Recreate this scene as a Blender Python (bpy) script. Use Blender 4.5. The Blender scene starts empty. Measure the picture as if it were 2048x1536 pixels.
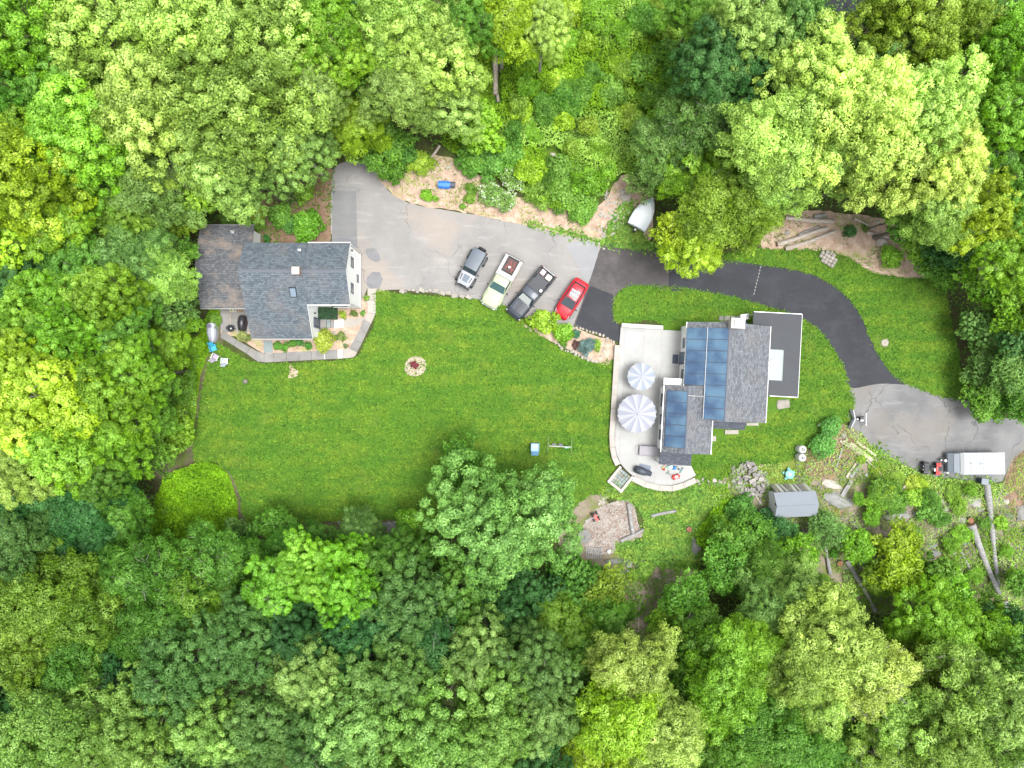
import bpy, bmesh, math, random
import numpy as np
from mathutils import Vector, Matrix, Euler
from mathutils.geometry import tessellate_polygon

random.seed(11)
rng = np.random.default_rng(11)
S = bpy.context.scene
COL = S.collection
PI = math.pi
R = math.radians
CAMH = 71.0                                   # drone height above the lawn, metres
GK = 0.05                                     # metres per photo pixel on the lawn

# ------------------------------------------------------------------ camera, sky, sun, exposure
cam_data = bpy.data.cameras.new('camera')
cam_data.sensor_width = 36.0
cam_data.lens = 18.0 * CAMH / (1024 * GK)
cam_data.clip_start = 0.5
cam_data.clip_end = 1500.0
cam = bpy.data.objects.new('camera', cam_data)
cam.location = (0, 0, CAMH)
COL.objects.link(cam)
S.camera = cam

SUN_EL, SUN_AZ = R(76), R(110)                # azimuth clockwise from +Y
world = bpy.data.worlds.new('World')
S.world = world
world.use_nodes = True
wn = world.node_tree
wn.nodes.clear()
sky = wn.nodes.new('ShaderNodeTexSky')
sky.sky_type = 'NISHITA'
sky.sun_disc = False
sky.sun_elevation = SUN_EL
sky.sun_rotation = SUN_AZ
sky.dust_density = 3.0
sky.air_density = 1.0
hs = wn.nodes.new('ShaderNodeHueSaturation')
hs.inputs['Saturation'].default_value = 0.12
bg = wn.nodes.new('ShaderNodeBackground')
bg.inputs['Strength'].default_value = 0.14
wo = wn.nodes.new('ShaderNodeOutputWorld')
wn.links.new(sky.outputs[0], hs.inputs['Color'])
wn.links.new(hs.outputs[0], bg.inputs[0])
wn.links.new(bg.outputs[0], wo.inputs[0])

sd = bpy.data.lights.new('sun', 'SUN')
sd.energy = 1.5
sd.angle = R(24)
sd.color = (1.0, 0.98, 0.94)
sun = bpy.data.objects.new('sun', sd)
sun.rotation_euler = Euler((PI / 2 - SUN_EL, 0, PI - SUN_AZ), 'XYZ')
COL.objects.link(sun)

vs = S.view_settings
vs.view_transform = 'Standard'
vs.look = 'None'
vs.exposure = 1.44
vs.gamma = 1.0
vs.use_curve_mapping = False
S.render.engine = 'CYCLES'
S.cycles.max_bounces = 6
S.cycles.diffuse_bounces = 4
S.cycles.glossy_bounces = 2
S.cycles.transmission_bounces = 3
S.cycles.transparent_max_bounces = 4
S.cycles.use_denoising = True

# ------------------------------------------------------------------ helpers
def at(px, py, z=0.0):
    """the point of the place that the photograph shows at pixel px, py, at height z"""
    f = GK * (CAMH - z) / CAMH
    return Vector(((px - 1024) * f, (768 - py) * f, z))

def flat(px, py):
    return ((px - 1024) * GK, (768 - py) * GK)

def setp(o, label=None, cat=None, group=None, kind=None):
    if label: o['label'] = label
    if cat: o['category'] = cat
    if group: o['group'] = group
    if kind: o['kind'] = kind
    return o

def thing(name, label, cat, loc=(0, 0, 0), rot=0.0, group=None):
    o = bpy.data.objects.new(name, None)
    o.empty_display_size = 0.3
    o.location = loc
    o.rotation_euler = (0, 0, rot) if not hasattr(rot, '__len__') else rot
    COL.objects.link(o)
    return setp(o, label, cat, group)

class MB:
    """collects verts and faces for one mesh"""
    def __init__(s):
        s.v = []; s.f = []; s.m = []
    def add(s, vs_, fs, mi=0, M=None):
        o = len(s.v)
        for p in vs_:
            s.v.append(tuple(M @ Vector(p)) if M is not None else tuple(p))
        for f in fs:
            s.f.append([i + o for i in f]); s.m.append(mi)
        return s
    def box(s, c, d, rz=0.0, mi=0, M=None, top=None):
        x, y, z = d[0] / 2, d[1] / 2, d[2] / 2
        t = top if top else (1, 1)
        P = [(-x, -y, -z), (x, -y, -z), (x, y, -z), (-x, y, -z),
             (-x * t[0], -y * t[1], z), (x * t[0], -y * t[1], z), (x * t[0], y * t[1], z), (-x * t[0], y * t[1], z)]
        T = Matrix.Translation(Vector(c)) @ (rz if isinstance(rz, Matrix) else Matrix.Rotation(rz, 4, 'Z'))
        if M is not None: T = M @ T
        return s.add(P, [(0, 3, 2, 1), (4, 5, 6, 7), (0, 1, 5, 4), (1, 2, 6, 5), (2, 3, 7, 6), (3, 0, 4, 7)], mi, T)
    def tube(s, pts, rad, n=8, mi=0, cap=True):
        pts = [Vector(p) for p in pts]
        rs = rad if hasattr(rad, '__len__') else [rad] * len(pts)
        o = len(s.v)
        for i, p in enumerate(pts):
            d = (pts[min(i + 1, len(pts) - 1)] - pts[max(i - 1, 0)]).normalized()
            a = Vector((0, 0, 1)) if abs(d.z) < 0.9 else Vector((1, 0, 0))
            u = d.cross(a).normalized(); w = d.cross(u)
            for k in range(n):
                t = 2 * PI * k / n
                s.v.append(tuple(p + (u * math.cos(t) + w * math.sin(t)) * rs[i]))
        for i in range(len(pts) - 1):
            for k in range(n):
                s.f.append([o + i * n + k, o + i * n + (k + 1) % n, o + (i + 1) * n + (k + 1) % n, o + (i + 1) * n + k]); s.m.append(mi)
        if cap:
            s.f.append([o + k for k in range(n)]); s.m.append(mi)
            s.f.append([o + (len(pts) - 1) * n + k for k in reversed(range(n))]); s.m.append(mi)
        return s
    def cyl(s, c, r, h, n=16, mi=0, r2=None):
        c = Vector(c)
        return s.tube([c, c + Vector((0, 0, h))], [r, r if r2 is None else r2], n, mi)
    def lathe(s, c, prof, n=20, mi=0):
        o = len(s.v)
        for (r, z) in prof:
            for k in range(n):
                t = 2 * PI * k / n
                s.v.append((c[0] + r * math.cos(t), c[1] + r * math.sin(t), c[2] + z))
        for i in range(len(prof) - 1):
            for k in range(n):
                s.f.append([o + i * n + k, o + i * n + (k + 1) % n, o + (i + 1) * n + (k + 1) % n, o + (i + 1) * n + k]); s.m.append(mi)
        s.f.append([o + k for k in reversed(range(n))]); s.m.append(mi)
        s.f.append([o + (len(prof) - 1) * n + k for k in range(n)]); s.m.append(mi)
        return s
    def prism(s, poly, z0, z1, mi=0):
        """closed prism over a simple polygon of xy points (or xyz, whose z is added to z1)"""
        n = len(poly); o = len(s.v)
        P = [Vector((p[0], p[1], 0)) for p in poly]
        for p in poly: s.v.append((p[0], p[1], z0))
        for p in poly: s.v.append((p[0], p[1], z1 + (p[2] if len(p) > 2 else 0)))
        area = sum(P[i].x * P[(i + 1) % n].y - P[(i + 1) % n].x * P[i].y for i in range(n))
        for t in tessellate_polygon([P]):
            a = sum(P[t[i]].x * P[t[(i + 1) % 3]].y - P[t[(i + 1) % 3]].x * P[t[i]].y for i in range(3))
            t = t if a > 0 else t[::-1]
            s.f.append([o + n + i for i in t]); s.m.append(mi)
            s.f.append([o + i for i in reversed(t)]); s.m.append(mi)
        for i in range(n):
            j = (i + 1) % n
            q = [o + i, o + j, o + n + j, o + n + i]
            s.f.append(q if area > 0 else q[::-1]); s.m.append(mi)
        return s
    def slab(s, quad, t, mi=0):
        """four 3-d corners of the upper face, thickness t straight down"""
        P = [Vector(p) for p in quad]
        n = len(P)
        o = len(s.v)
        for p in P: s.v.append(tuple(p))
        for p in P: s.v.append((p.x, p.y, p.z - t))
        nz = (P[1] - P[0]).cross(P[2] - P[0]).z
        top = list(range(n)); bot = [i + n for i in reversed(range(n))]
        if nz < 0: top = top[::-1]; bot = bot[::-1]
        s.f.append([o + i for i in top]); s.m.append(mi)
        s.f.append([o + i for i in bot]); s.m.append(mi)
        for i in range(n):
            j = (i + 1) % n
            q = [o + i + n, o + j + n, o + j, o + i]
            s.f.append(q if nz > 0 else q[::-1]); s.m.append(mi)
        return s
    def build(s, name, mats, parent=None, loc=None, smooth=False, bevel=0.0, seg=1, rot=None):
        me = bpy.data.meshes.new(name)
        me.from_pydata(s.v, [], s.f)
        if not hasattr(mats, '__len__'): mats = [mats]
        for m in mats: me.materials.append(m)
        if len(mats) > 1:
            me.polygons.foreach_set('material_index', s.m)
        if smooth:
            me.polygons.foreach_set('use_smooth', [True] * len(me.polygons))
        me.update()
        o = bpy.data.objects.new(name, me)
        COL.objects.link(o)
        if parent is not None: o.parent = parent
        if loc is not None: o.location = loc
        if rot is not None: o.rotation_euler = rot
        if bevel:
            b = o.modifiers.new('bevel', 'BEVEL'); b.width = bevel; b.segments = seg; b.limit_method = 'ANGLE'; b.angle_limit = R(35)
        return o

def piece(name, mb, mat, label, cat, group=None, smooth=False, bevel=0.0, loc=None, rot=None):
    o = mb.build(name, mat, None, loc, smooth, bevel, rot=rot)
    return setp(o, label, cat, group)

def dup(o, parent=None, loc=None, rot=None, scale=None, label=None, group=None):
    c = o.copy(); COL.objects.link(c)
    if parent is not None: c.parent = parent
    if loc is not None: c.location = loc
    if rot is not None: c.rotation_euler = rot
    if scale is not None: c.scale = scale
    if label: c['label'] = label
    if group: c['group'] = group
    for ch in list(o.children): dup(ch, c)
    return c

def catmull(pts, step=0.6, closed=True, sharp=()):
    P = [Vector((p[0], p[1])) for p in pts]
    n = len(P); out = []
    rngi = range(n) if closed else range(n - 1)
    for i in rngi:
        a, b, c, d = P[(i - 1) % n], P[i], P[(i + 1) % n], P[(i + 2) % n]
        if not closed:
            if i == 0: a = b
            if i == n - 2: d = c
        L = (c - b).length
        k = max(1, int(L / step))
        lin = (i in sharp)
        for j in range(k):
            t = j / k
            if lin:
                q = b.lerp(c, t)
            else:
                q = 0.5 * ((2 * b) + (c - a) * t + (2 * a - 5 * b + 4 * c - d) * t * t + (3 * b - a - 3 * c + d) * t ** 3)
            out.append((q.x, q.y))
    if not closed: out.append((P[-1].x, P[-1].y))
    return out

# ---- numpy noise
def vnoise(x, y, seed=0, scale=1.0):
    x = np.asarray(x) * scale + seed * 17.13; y = np.asarray(y) * scale - seed * 9.71
    xi = np.floor(x).astype(np.int64); yi = np.floor(y).astype(np.int64)
    fx = x - xi; fy = y - yi
    fx = fx * fx * (3 - 2 * fx); fy = fy * fy * (3 - 2 * fy)
    def h(a, b):
        n = (a * 374761393 + b * 668265263 + seed * 974634777) & 0xffffffff
        n = ((n ^ (n >> 13)) * 1274126177) & 0xffffffff
        return ((n ^ (n >> 16)) & 0xffff) / 65535.0
    return (h(xi, yi) * (1 - fx) + h(xi + 1, yi) * fx) * (1 - fy) + (h(xi, yi + 1) * (1 - fx) + h(xi + 1, yi + 1) * fx) * fy

def inpoly(x, y, poly):
    P = np.asarray(poly); x = np.asarray(x); y = np.asarray(y)
    c = np.zeros(x.shape, bool)
    j = len(P) - 1
    for i in range(len(P)):
        xi, yi = P[i]; xj, yj = P[j]
        if yi != yj:
            c ^= ((yi > y) != (yj > y)) & (x < (xj - xi) * (y - yi) / (yj - yi) + xi)
        j = i
    return c

def scatter_in(poly, n, holes=()):
    P = np.asarray(poly)
    lo = P.min(0); hi = P.max(0)
    area = 0.5 * abs(np.sum(P[:, 0] * np.roll(P[:, 1], -1) - np.roll(P[:, 0], -1) * P[:, 1]))
    k = int(n * (hi - lo).prod() / max(area, 1e-6)) + 1
    x = rng.uniform(lo[0], hi[0], k); y = rng.uniform(lo[1], hi[1], k)
    m = inpoly(x, y, poly)
    for h in holes: m &= ~inpoly(x, y, h)
    return x[m], y[m], area

# ------------------------------------------------------------------ materials
def newmat(name):
    m = bpy.data.materials.new(name); m.use_nodes = True
    nt = m.node_tree; nt.nodes.clear()
    out = nt.nodes.new('ShaderNodeOutputMaterial')
    b = nt.nodes.new('ShaderNodeBsdfPrincipled')
    nt.links.new(b.outputs[0], out.inputs[0])
    return m, nt, b, out

def N(nt, t, **kw):
    n = nt.nodes.new(t)
    for k, v in kw.items():
        if k in n.inputs.keys() if isinstance(k, str) else False: n.inputs[k].default_value = v
        else: setattr(n, k, v)
    return n

def noise(nt, scale, detail=4, rough=0.6, vec=None, dim='3D'):
    n = nt.nodes.new('ShaderNodeTexNoise')
    n.inputs['Scale'].default_value = scale
    n.inputs['Detail'].default_value = detail
    n.inputs['Roughness'].default_value = rough
    if vec is not None: nt.links.new(vec, n.inputs['Vector'])
    return n.outputs['Fac']

def ramp(nt, fac, stops):
    r = nt.nodes.new('ShaderNodeValToRGB')
    while len(r.color_ramp.elements) > len(stops): r.color_ramp.elements.remove(r.color_ramp.elements[-1])
    while len(r.color_ramp.elements) < len(stops): r.color_ramp.elements.new(0.5)
    for e, (p, c) in zip(r.color_ramp.elements, stops):
        e.position = p; e.color = (*c, 1) if len(c) == 3 else c
    nt.links.new(fac, r.inputs[0])
    return r.outputs[0]

def mix(nt, fac, a, b, mode='MIX'):
    m = nt.nodes.new('ShaderNodeMix'); m.data_type = 'RGBA'; m.blend_type = mode
    def put(sock, v):
        if isinstance(v, bpy.types.NodeSocket): nt.links.new(v, sock)
        elif isinstance(v, (int, float)): sock.default_value = v
        else: sock.default_value = (*v, 1) if len(v) == 3 else v
    put(m.inputs[0], fac); put(m.inputs[6], a); put(m.inputs[7], b)
    return m.outputs[2]

def vmath(nt, a, b, op='MULTIPLY'):
    m = nt.nodes.new('ShaderNodeMath'); m.operation = op
    for s_, v in ((m.inputs[0], a), (m.inputs[1], b)):
        if isinstance(v, bpy.types.NodeSocket): nt.links.new(v, s_)
        else: s_.default_value = v
    return m.outputs[0]

def bump(nt, b, h, strength=0.4, dist=0.02):
    n = nt.nodes.new('ShaderNodeBump')
    n.inputs['Strength'].default_value = strength
    n.inputs['Distance'].default_value = dist
    nt.links.new(h, n.inputs['Height'])
    nt.links.new(n.outputs[0], b.inputs['Normal'])

def geo(nt):
    return nt.nodes.new('ShaderNodeNewGeometry').outputs['Position']

def objc(nt):
    return nt.nodes.new('ShaderNodeTexCoord').outputs['Object']

def objrand(nt):
    return nt.nodes.new('ShaderNodeObjectInfo').outputs['Random']

_mc = {}
ALB = 0.86
def al(c, k=None): return tuple(v * (k or ALB) for v in c)
def paint(name, col, rough=0.5, metal=0.0, var=0.12, scale=6.0, coat=0.0, spec=0.5, bmp=0.0, bscale=40.0):
    """one material with a little uneven wear"""
    if name in _mc: return _mc[name]
    col = tuple(v * ALB for v in col)
    m, nt, b, out = newmat(name)
    p = objc(nt)
    f = noise(nt, scale, 5, 0.65, p)
    c = mix(nt, f, tuple(max(0, v * (1 - var)) for v in col), tuple(min(1, v * (1 + var)) for v in col))
    nt.links.new(c, b.inputs['Base Color'])
    b.inputs['Roughness'].default_value = rough
    b.inputs['Metallic'].default_value = metal
    b.inputs['Specular IOR Level'].default_value = spec
    b.inputs['Coat Weight'].default_value = coat * 0.5
    b.inputs['Coat Roughness'].default_value = 0.06
    if bmp:
        bump(nt, b, noise(nt, bscale, 3, 0.6, p), bmp, 0.01)
    _mc[name] = m
    return m

def ground_mat(name, stops, scale=1.2, fine=14.0, rough=0.95, bmp=0.5, bdist=0.05, blotch=None, fine_amt=0.5):
    m, nt, b, out = newmat(name)
    p = geo(nt)
    big = noise(nt, scale, 6, 0.62, p)
    fin = noise(nt, fine, 5, 0.7, p)
    f = mix(nt, fine_amt, big, fin)
    sep = nt.nodes.new('ShaderNodeRGBToBW'); nt.links.new(f, sep.inputs[0])
    stops = [(p_, al(c_, 0.88)) for p_, c_ in stops]
    c = ramp(nt, sep.outputs[0], stops)
    if blotch:
        for (col, sc, lo, hi, amt) in blotch:
            bl = noise(nt, sc, 4, 0.6, p)
            k = ramp(nt, bl, [(lo, (0, 0, 0)), (hi, (amt, amt, amt))])
            c = mix(nt, k, c, col)
    nt.links.new(c, b.inputs['Base Color'])
    b.inputs['Roughness'].default_value = rough
    b.inputs['Specular IOR Level'].default_value = 0.2
    bump(nt, b, fin, bmp, bdist)
    return m

M_forest = ground_mat('forest_floor', [(0.3, (0.03, 0.028, 0.014)), (0.45, (0.055, 0.05, 0.022)), (0.55, (0.06, 0.09, 0.02)), (0.7, (0.11, 0.15, 0.035))], 0.6, 7.0)
M_dirt = ground_mat('bare_soil', [(0.3, (0.11, 0.085, 0.06)), (0.45, (0.2, 0.165, 0.12)), (0.57, (0.29, 0.25, 0.19)), (0.7, (0.38, 0.34, 0.27))], 0.8, 7.0,
                    blotch=[((0.12, 0.16, 0.03), 0.45, 0.48, 0.62, 0.75), ((0.3, 0.13, 0.06), 0.3, 0.6, 0.7, 0.5)])
M_mulch = ground_mat('wood_mulch', [(0.32, (0.2, 0.125, 0.085)), (0.46, (0.38, 0.27, 0.2)), (0.56, (0.5, 0.385, 0.3)), (0.7, (0.6, 0.49, 0.4))], 1.5, 11.0,
                     blotch=[((0.25, 0.3, 0.06), 0.5, 0.55, 0.68, 0.5)])
M_chips = ground_mat('wood_chips', [(0.34, (0.12, 0.08, 0.06)), (0.46, (0.24, 0.2, 0.175)), (0.56, (0.36, 0.33, 0.3)), (0.66, (0.5, 0.48, 0.46))], 0.9, 9.0, bmp=0.8)
M_redsoil = ground_mat('leaf_litter_bank', [(0.32, (0.10, 0.06, 0.035)), (0.48, (0.2, 0.13, 0.085)), (0.58, (0.28, 0.2, 0.135)), (0.7, (0.38, 0.28, 0.2))], 0.9, 8.0,
                       blotch=[((0.1, 0.15, 0.03), 0.8, 0.6, 0.7, 0.6)])
M_darksoil = ground_mat('dark_soil', [(0.3, (0.05, 0.04, 0.025)), (0.5, (0.11, 0.095, 0.06)), (0.7, (0.2, 0.17, 0.11))], 0.9, 8.0, blotch=[((0.08, 0.12, 0.02), 0.6, 0.5, 0.62, 0.7)])
M_rough = ground_mat('rough_grass_base', [(0.3, (0.07, 0.1, 0.015)), (0.5, (0.15, 0.2, 0.035)), (0.7, (0.3, 0.27, 0.09))], 0.5, 9.0)

def asphalt_mat(name, a, b_, warm=None, crack=0.5, sc=0.22, seal=False):
    a, b_ = al(a), al(b_); warm = al(warm) if warm else None
    m, nt, b, out = newmat(name)
    p = geo(nt)
    big = noise(nt, sc, 6, 0.6, p)
    fin = noise(nt, 22.0, 3, 0.7, p)
    c = mix(nt, ramp(nt, big, [(0.32, (0, 0, 0)), (0.68, (1, 1, 1))]), a, b_)
    if warm:
        w = noise(nt, 0.16, 3, 0.5, p)
        c = mix(nt, ramp(nt, w, [(0.5, (0, 0, 0)), (0.62, (0.7, 0.7, 0.7))]), c, warm)
    c = mix(nt, 0.35, c, ramp(nt, fin, [(0.35, (0.4, 0.4, 0.4)), (0.65, (1.0, 1.0, 1.0))]), 'MULTIPLY')
    # spots and streaks
    mp = nt.nodes.new('ShaderNodeMapping'); mp.inputs['Scale'].default_value = (0.25, 1.2, 1)
    mp.inputs['Rotation'].default_value = (0, 0, 0.35)
    nt.links.new(p, mp.inputs[0])
    st = noise(nt, 1.3, 5, 0.65, mp.outputs[0])
    c = mix(nt, ramp(nt, st, [(0.55, (0, 0, 0)), (0.72, (0.35, 0.35, 0.35))]), c, tuple(v * 1.35 for v in b_))
    if seal:
        wv = noise(nt, 0.55, 6, 0.72, p)
        c = mix(nt, ramp(nt, wv, [(0.48, (0, 0, 0)), (0.7, (0.5, 0.5, 0.5))]), c, tuple(v * 1.5 for v in b_))
        c = mix(nt, ramp(nt, noise(nt, 5.0, 5, 0.8, p), [(0.62, (0, 0, 0)), (0.72, (0.35, 0.35, 0.35))]), c, tuple(v * 2.0 for v in b_))
    # cracks
    if crack:
        d = nt.nodes.new('ShaderNodeVectorMath'); d.operation = 'ADD'
        nz = nt.nodes.new('ShaderNodeTexNoise'); nz.inputs['Scale'].default_value = 0.7
        nt.links.new(p, nz.inputs['Vector'])
        sc_ = nt.nodes.new('ShaderNodeVectorMath'); sc_.operation = 'SCALE'; sc_.inputs['Scale'].default_value = 2.2
        nt.links.new(nz.outputs['Color'], sc_.inputs[0])
        nt.links.new(p, d.inputs[0]); nt.links.new(sc_.outputs[0], d.inputs[1])
        vo = nt.nodes.new('ShaderNodeTexVoronoi'); vo.feature = 'DISTANCE_TO_EDGE'; vo.inputs['Scale'].default_value = 0.17
        nt.links.new(d.outputs[0], vo.inputs['Vector'])
        k = ramp(nt, vo.outputs['Distance'], [(0.0, (crack, crack, crack)), (0.012, (0, 0, 0))])
        gate = ramp(nt, noise(nt, 0.3, 2, 0.5, p), [(0.45, (0, 0, 0)), (0.55, (1, 1, 1))])
        k = mix(nt, 1.0, k, gate, 'MULTIPLY')
        c = mix(nt, k, c, tuple(v * 0.35 for v in a))
    nt.links.new(c, b.inputs['Base Color'])
    b.inputs['Roughness'].default_value = 0.85 if not seal else 0.7
    b.inputs['Specular IOR Level'].default_value = 0.3
    bump(nt, b, fin, 0.3, 0.01)
    return m
M_asph_old = asphalt_mat('weathered_asphalt', (0.245, 0.238, 0.232), (0.325, 0.312, 0.30), warm=(0.36, 0.31, 0.27))
M_asph_low = asphalt_mat('dusty_asphalt', (0.14, 0.142, 0.148), (0.24, 0.238, 0.236), warm=(0.22, 0.2, 0.18), crack=0.7, sc=0.3)
M_asph_new = asphalt_mat('sealed_asphalt', (0.020, 0.022, 0.029), (0.033, 0.036, 0.044), crack=0, seal=True)
M_asph_mid = asphalt_mat('faded_sealed_asphalt', (0.055, 0.05, 0.052), (0.09, 0.08, 0.08), crack=0, seal=True)
M_asph_patch = asphalt_mat('asphalt_patch', (0.19, 0.19, 0.195), (0.24, 0.24, 0.24), crack=0.4, sc=0.5)
M_stain = asphalt_mat('dark_asphalt_patch', (0.185, 0.19, 0.20), (0.24, 0.24, 0.25), crack=0.3, sc=0.5)

def concrete_mat(name, a, b_, sc=0.5, dirt=0.2):
    a, b_ = al(a), al(b_)
    m, nt, b, out = newmat(name)
    p = geo(nt)
    c = mix(nt, ramp(nt, noise(nt, sc, 6, 0.6, p), [(0.35, (0, 0, 0)), (0.65, (1, 1, 1))]), a, b_)
    c = mix(nt, ramp(nt, objrand(nt), [(0.0, (0, 0, 0)), (1.0, (0.5, 0.5, 0.5))]), c, tuple(v * 0.82 for v in a))
    d = noise(nt, 2.5, 6, 0.7, p)
    c = mix(nt, ramp(nt, d, [(0.5, (0, 0, 0)), (0.75, (dirt, dirt, dirt))]), c, (0.25, 0.23, 0.18))
    nt.links.new(c, b.inputs['Base Color'])
    b.inputs['Roughness'].default_value = 0.85
    b.inputs['Specular IOR Level'].default_value = 0.3
    bump(nt, b, noise(nt, 30, 3, 0.6, p), 0.2, 0.006)
    return m
M_patio = concrete_mat('patio_concrete', (0.37, 0.37, 0.365), (0.43, 0.43, 0.42), 0.3, 0.3)
M_cap = concrete_mat('limestone_cap', (0.40, 0.365, 0.33), (0.47, 0.44, 0.40), 1.0, 0.2)
M_walk = concrete_mat('walk_concrete', (0.20, 0.195, 0.19), (0.31, 0.30, 0.285), 0.6, 0.5)
M_walk_l = concrete_mat('light_walk_concrete', (0.35, 0.32, 0.28), (0.42, 0.39, 0.35), 0.6, 0.25)
M_walk_w = concrete_mat('new_walk_concrete', (0.5, 0.48, 0.45), (0.54, 0.52, 0.5), 0.6, 0.1)
M_blue = concrete_mat('bluestone', (0.22, 0.27, 0.27), (0.3, 0.34, 0.34), 1.0, 0.2)
M_line = paint('crack_filler', (0.3, 0.3, 0.29), 0.8)

def rock_mat(name, a, b_, moss=0.0, lich=0.3):
    a, b_ = al(a), al(b_)
    m, nt, b, out = newmat(name)
    p = objc(nt); r = objrand(nt)
    c = mix(nt, r, a, b_)
    n1 = noise(nt, 3.0, 6, 0.7, p)
    c = mix(nt, ramp(nt, n1, [(0.35, (0, 0, 0)), (0.65, (0.7, 0.7, 0.7))]), c, tuple(v * 0.55 for v in a))
    c = mix(nt, ramp(nt, noise(nt, 6, 5, 0.7, p), [(0.55, (0, 0, 0)), (0.68, (lich, lich, lich))]), c, tuple(min(0.8, v * 1.4) for v in b_))
    if moss:
        c = mix(nt, ramp(nt, noise(nt, 1.4, 4, 0.6, p), [(0.5, (0, 0, 0)), (0.6, (moss, moss, moss))]), c, (0.09, 0.12, 0.03))
    nt.links.new(c, b.inputs['Base Color'])
    b.inputs['Roughness'].default_value = 0.9
    bump(nt, b, n1, 0.6, 0.04)
    return m
M_rock = rock_mat('grey_fieldstone', (0.25, 0.24, 0.23), (0.42, 0.4, 0.37), 0.4)
M_rock_pale = rock_mat('pale_fieldstone', (0.34, 0.31, 0.27), (0.52, 0.48, 0.42), 0.15)
M_rubble = rock_mat('broken_concrete', (0.24, 0.23, 0.22), (0.42, 0.39, 0.36), 0.0)
M_ledge = rock_mat('bedrock', (0.2, 0.2, 0.2), (0.32, 0.32, 0.31), 0.6)

def bark_mat(name, a, b_):
    a, b_ = al(a, .9), al(b_, .9)
    m, nt, b, out = newmat(name)
    p = objc(nt)
    mp = nt.nodes.new('ShaderNodeMapping'); mp.inputs['Scale'].default_value = (1.2, 9, 9)
    nt.links.new(p, mp.inputs[0])
    f = noise(nt, 1.5, 6, 0.7, mp.outputs[0])
    c = ramp(nt, f, [(0.35, tuple(v * 0.6 for v in a)), (0.5, a), (0.68, b_)])
    nt.links.new(c, b.inputs['Base Color'])
    b.inputs['Roughness'].default_value = 0.9
    bump(nt, b, f, 0.6, 0.03)
    return m
M_log = bark_mat('weathered_log', (0.25, 0.245, 0.24), (0.42, 0.415, 0.405))
M_logtan = bark_mat('debarked_log', (0.36, 0.31, 0.26), (0.55, 0.5, 0.44))
M_logend = bark_mat('cut_wood', (0.32, 0.22, 0.14), (0.48, 0.37, 0.26))
M_bark = bark_mat('tree_bark', (0.09, 0.075, 0.06), (0.2, 0.18, 0.15))
M_barkpale = bark_mat('pale_tree_bark', (0.3, 0.28, 0.25), (0.5, 0.48, 0.44))

def leaf_mat(name, base=None, trans=0.28, flower=None):
    """base None: the colour of the object itself (obj.color)"""
    m = bpy.data.materials.new(name); m.use_nodes = True
    nt = m.node_tree; nt.nodes.clear()
    out = nt.nodes.new('ShaderNodeOutputMaterial')
    at_ = nt.nodes.new('ShaderNodeAttribute'); at_.attribute_name = 'v'
    ac = nt.nodes.new('ShaderNodeAttribute'); ac.attribute_name = 'c'
    if base is None:
        src = nt.nodes.new('ShaderNodeObjectInfo').outputs['Color']
    else:
        rgb = nt.nodes.new('ShaderNodeRGB'); rgb.outputs[0].default_value = (*base, 1); src = rgb.outputs[0]
    hsv = nt.nodes.new('ShaderNodeHueSaturation')
    nt.links.new(src, hsv.inputs['Color'])
    val = vmath(nt, vmath(nt, at_.outputs['Fac'], 1.1), 0.45, 'ADD')
    nt.links.new(val, hsv.inputs['Value'])
    hue = vmath(nt, vmath(nt, at_.outputs['Fac'], -0.02), 0.515, 'ADD')
    nt.links.new(hue, hsv.inputs['Hue'])
    # young growth plus painted highlights: paler, yellower clump tops
    tip_tone = nt.nodes.new('ShaderNodeHueSaturation')
    tip_tone.inputs['Hue'].default_value = 0.494; tip_tone.inputs['Saturation'].default_value = 0.84; tip_tone.inputs['Value'].default_value = 1.8
    nt.links.new(hsv.outputs[0], tip_tone.inputs['Color'])
    col = mix(nt, ac.outputs['Fac'], hsv.outputs[0], tip_tone.outputs[0])
    if flower:
        fl = ramp(nt, at_.outputs['Fac'], [(0.80, (0, 0, 0)), (0.82, (1, 1, 1))])
        col = mix(nt, fl, col, flower)
    d = nt.nodes.new('ShaderNodeBsdfPrincipled')
    d.inputs['Roughness'].default_value = 0.6; d.inputs['Specular IOR Level'].default_value = 0.2
    t = nt.nodes.new('ShaderNodeBsdfTranslucent')
    nt.links.new(col, d.inputs['Base Color']); nt.links.new(col, t.inputs['Color'])
    ms = nt.nodes.new('ShaderNodeMixShader'); ms.inputs[0].default_value = trans
    nt.links.new(d.outputs[0], ms.inputs[1]); nt.links.new(t.outputs[0], ms.inputs[2])
    nt.links.new(ms.outputs[0], out.inputs[0])
    return m
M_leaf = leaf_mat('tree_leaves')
M_leaffl = leaf_mat('flowering_leaves', flower=(0.75, 0.75, 0.72))

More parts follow.
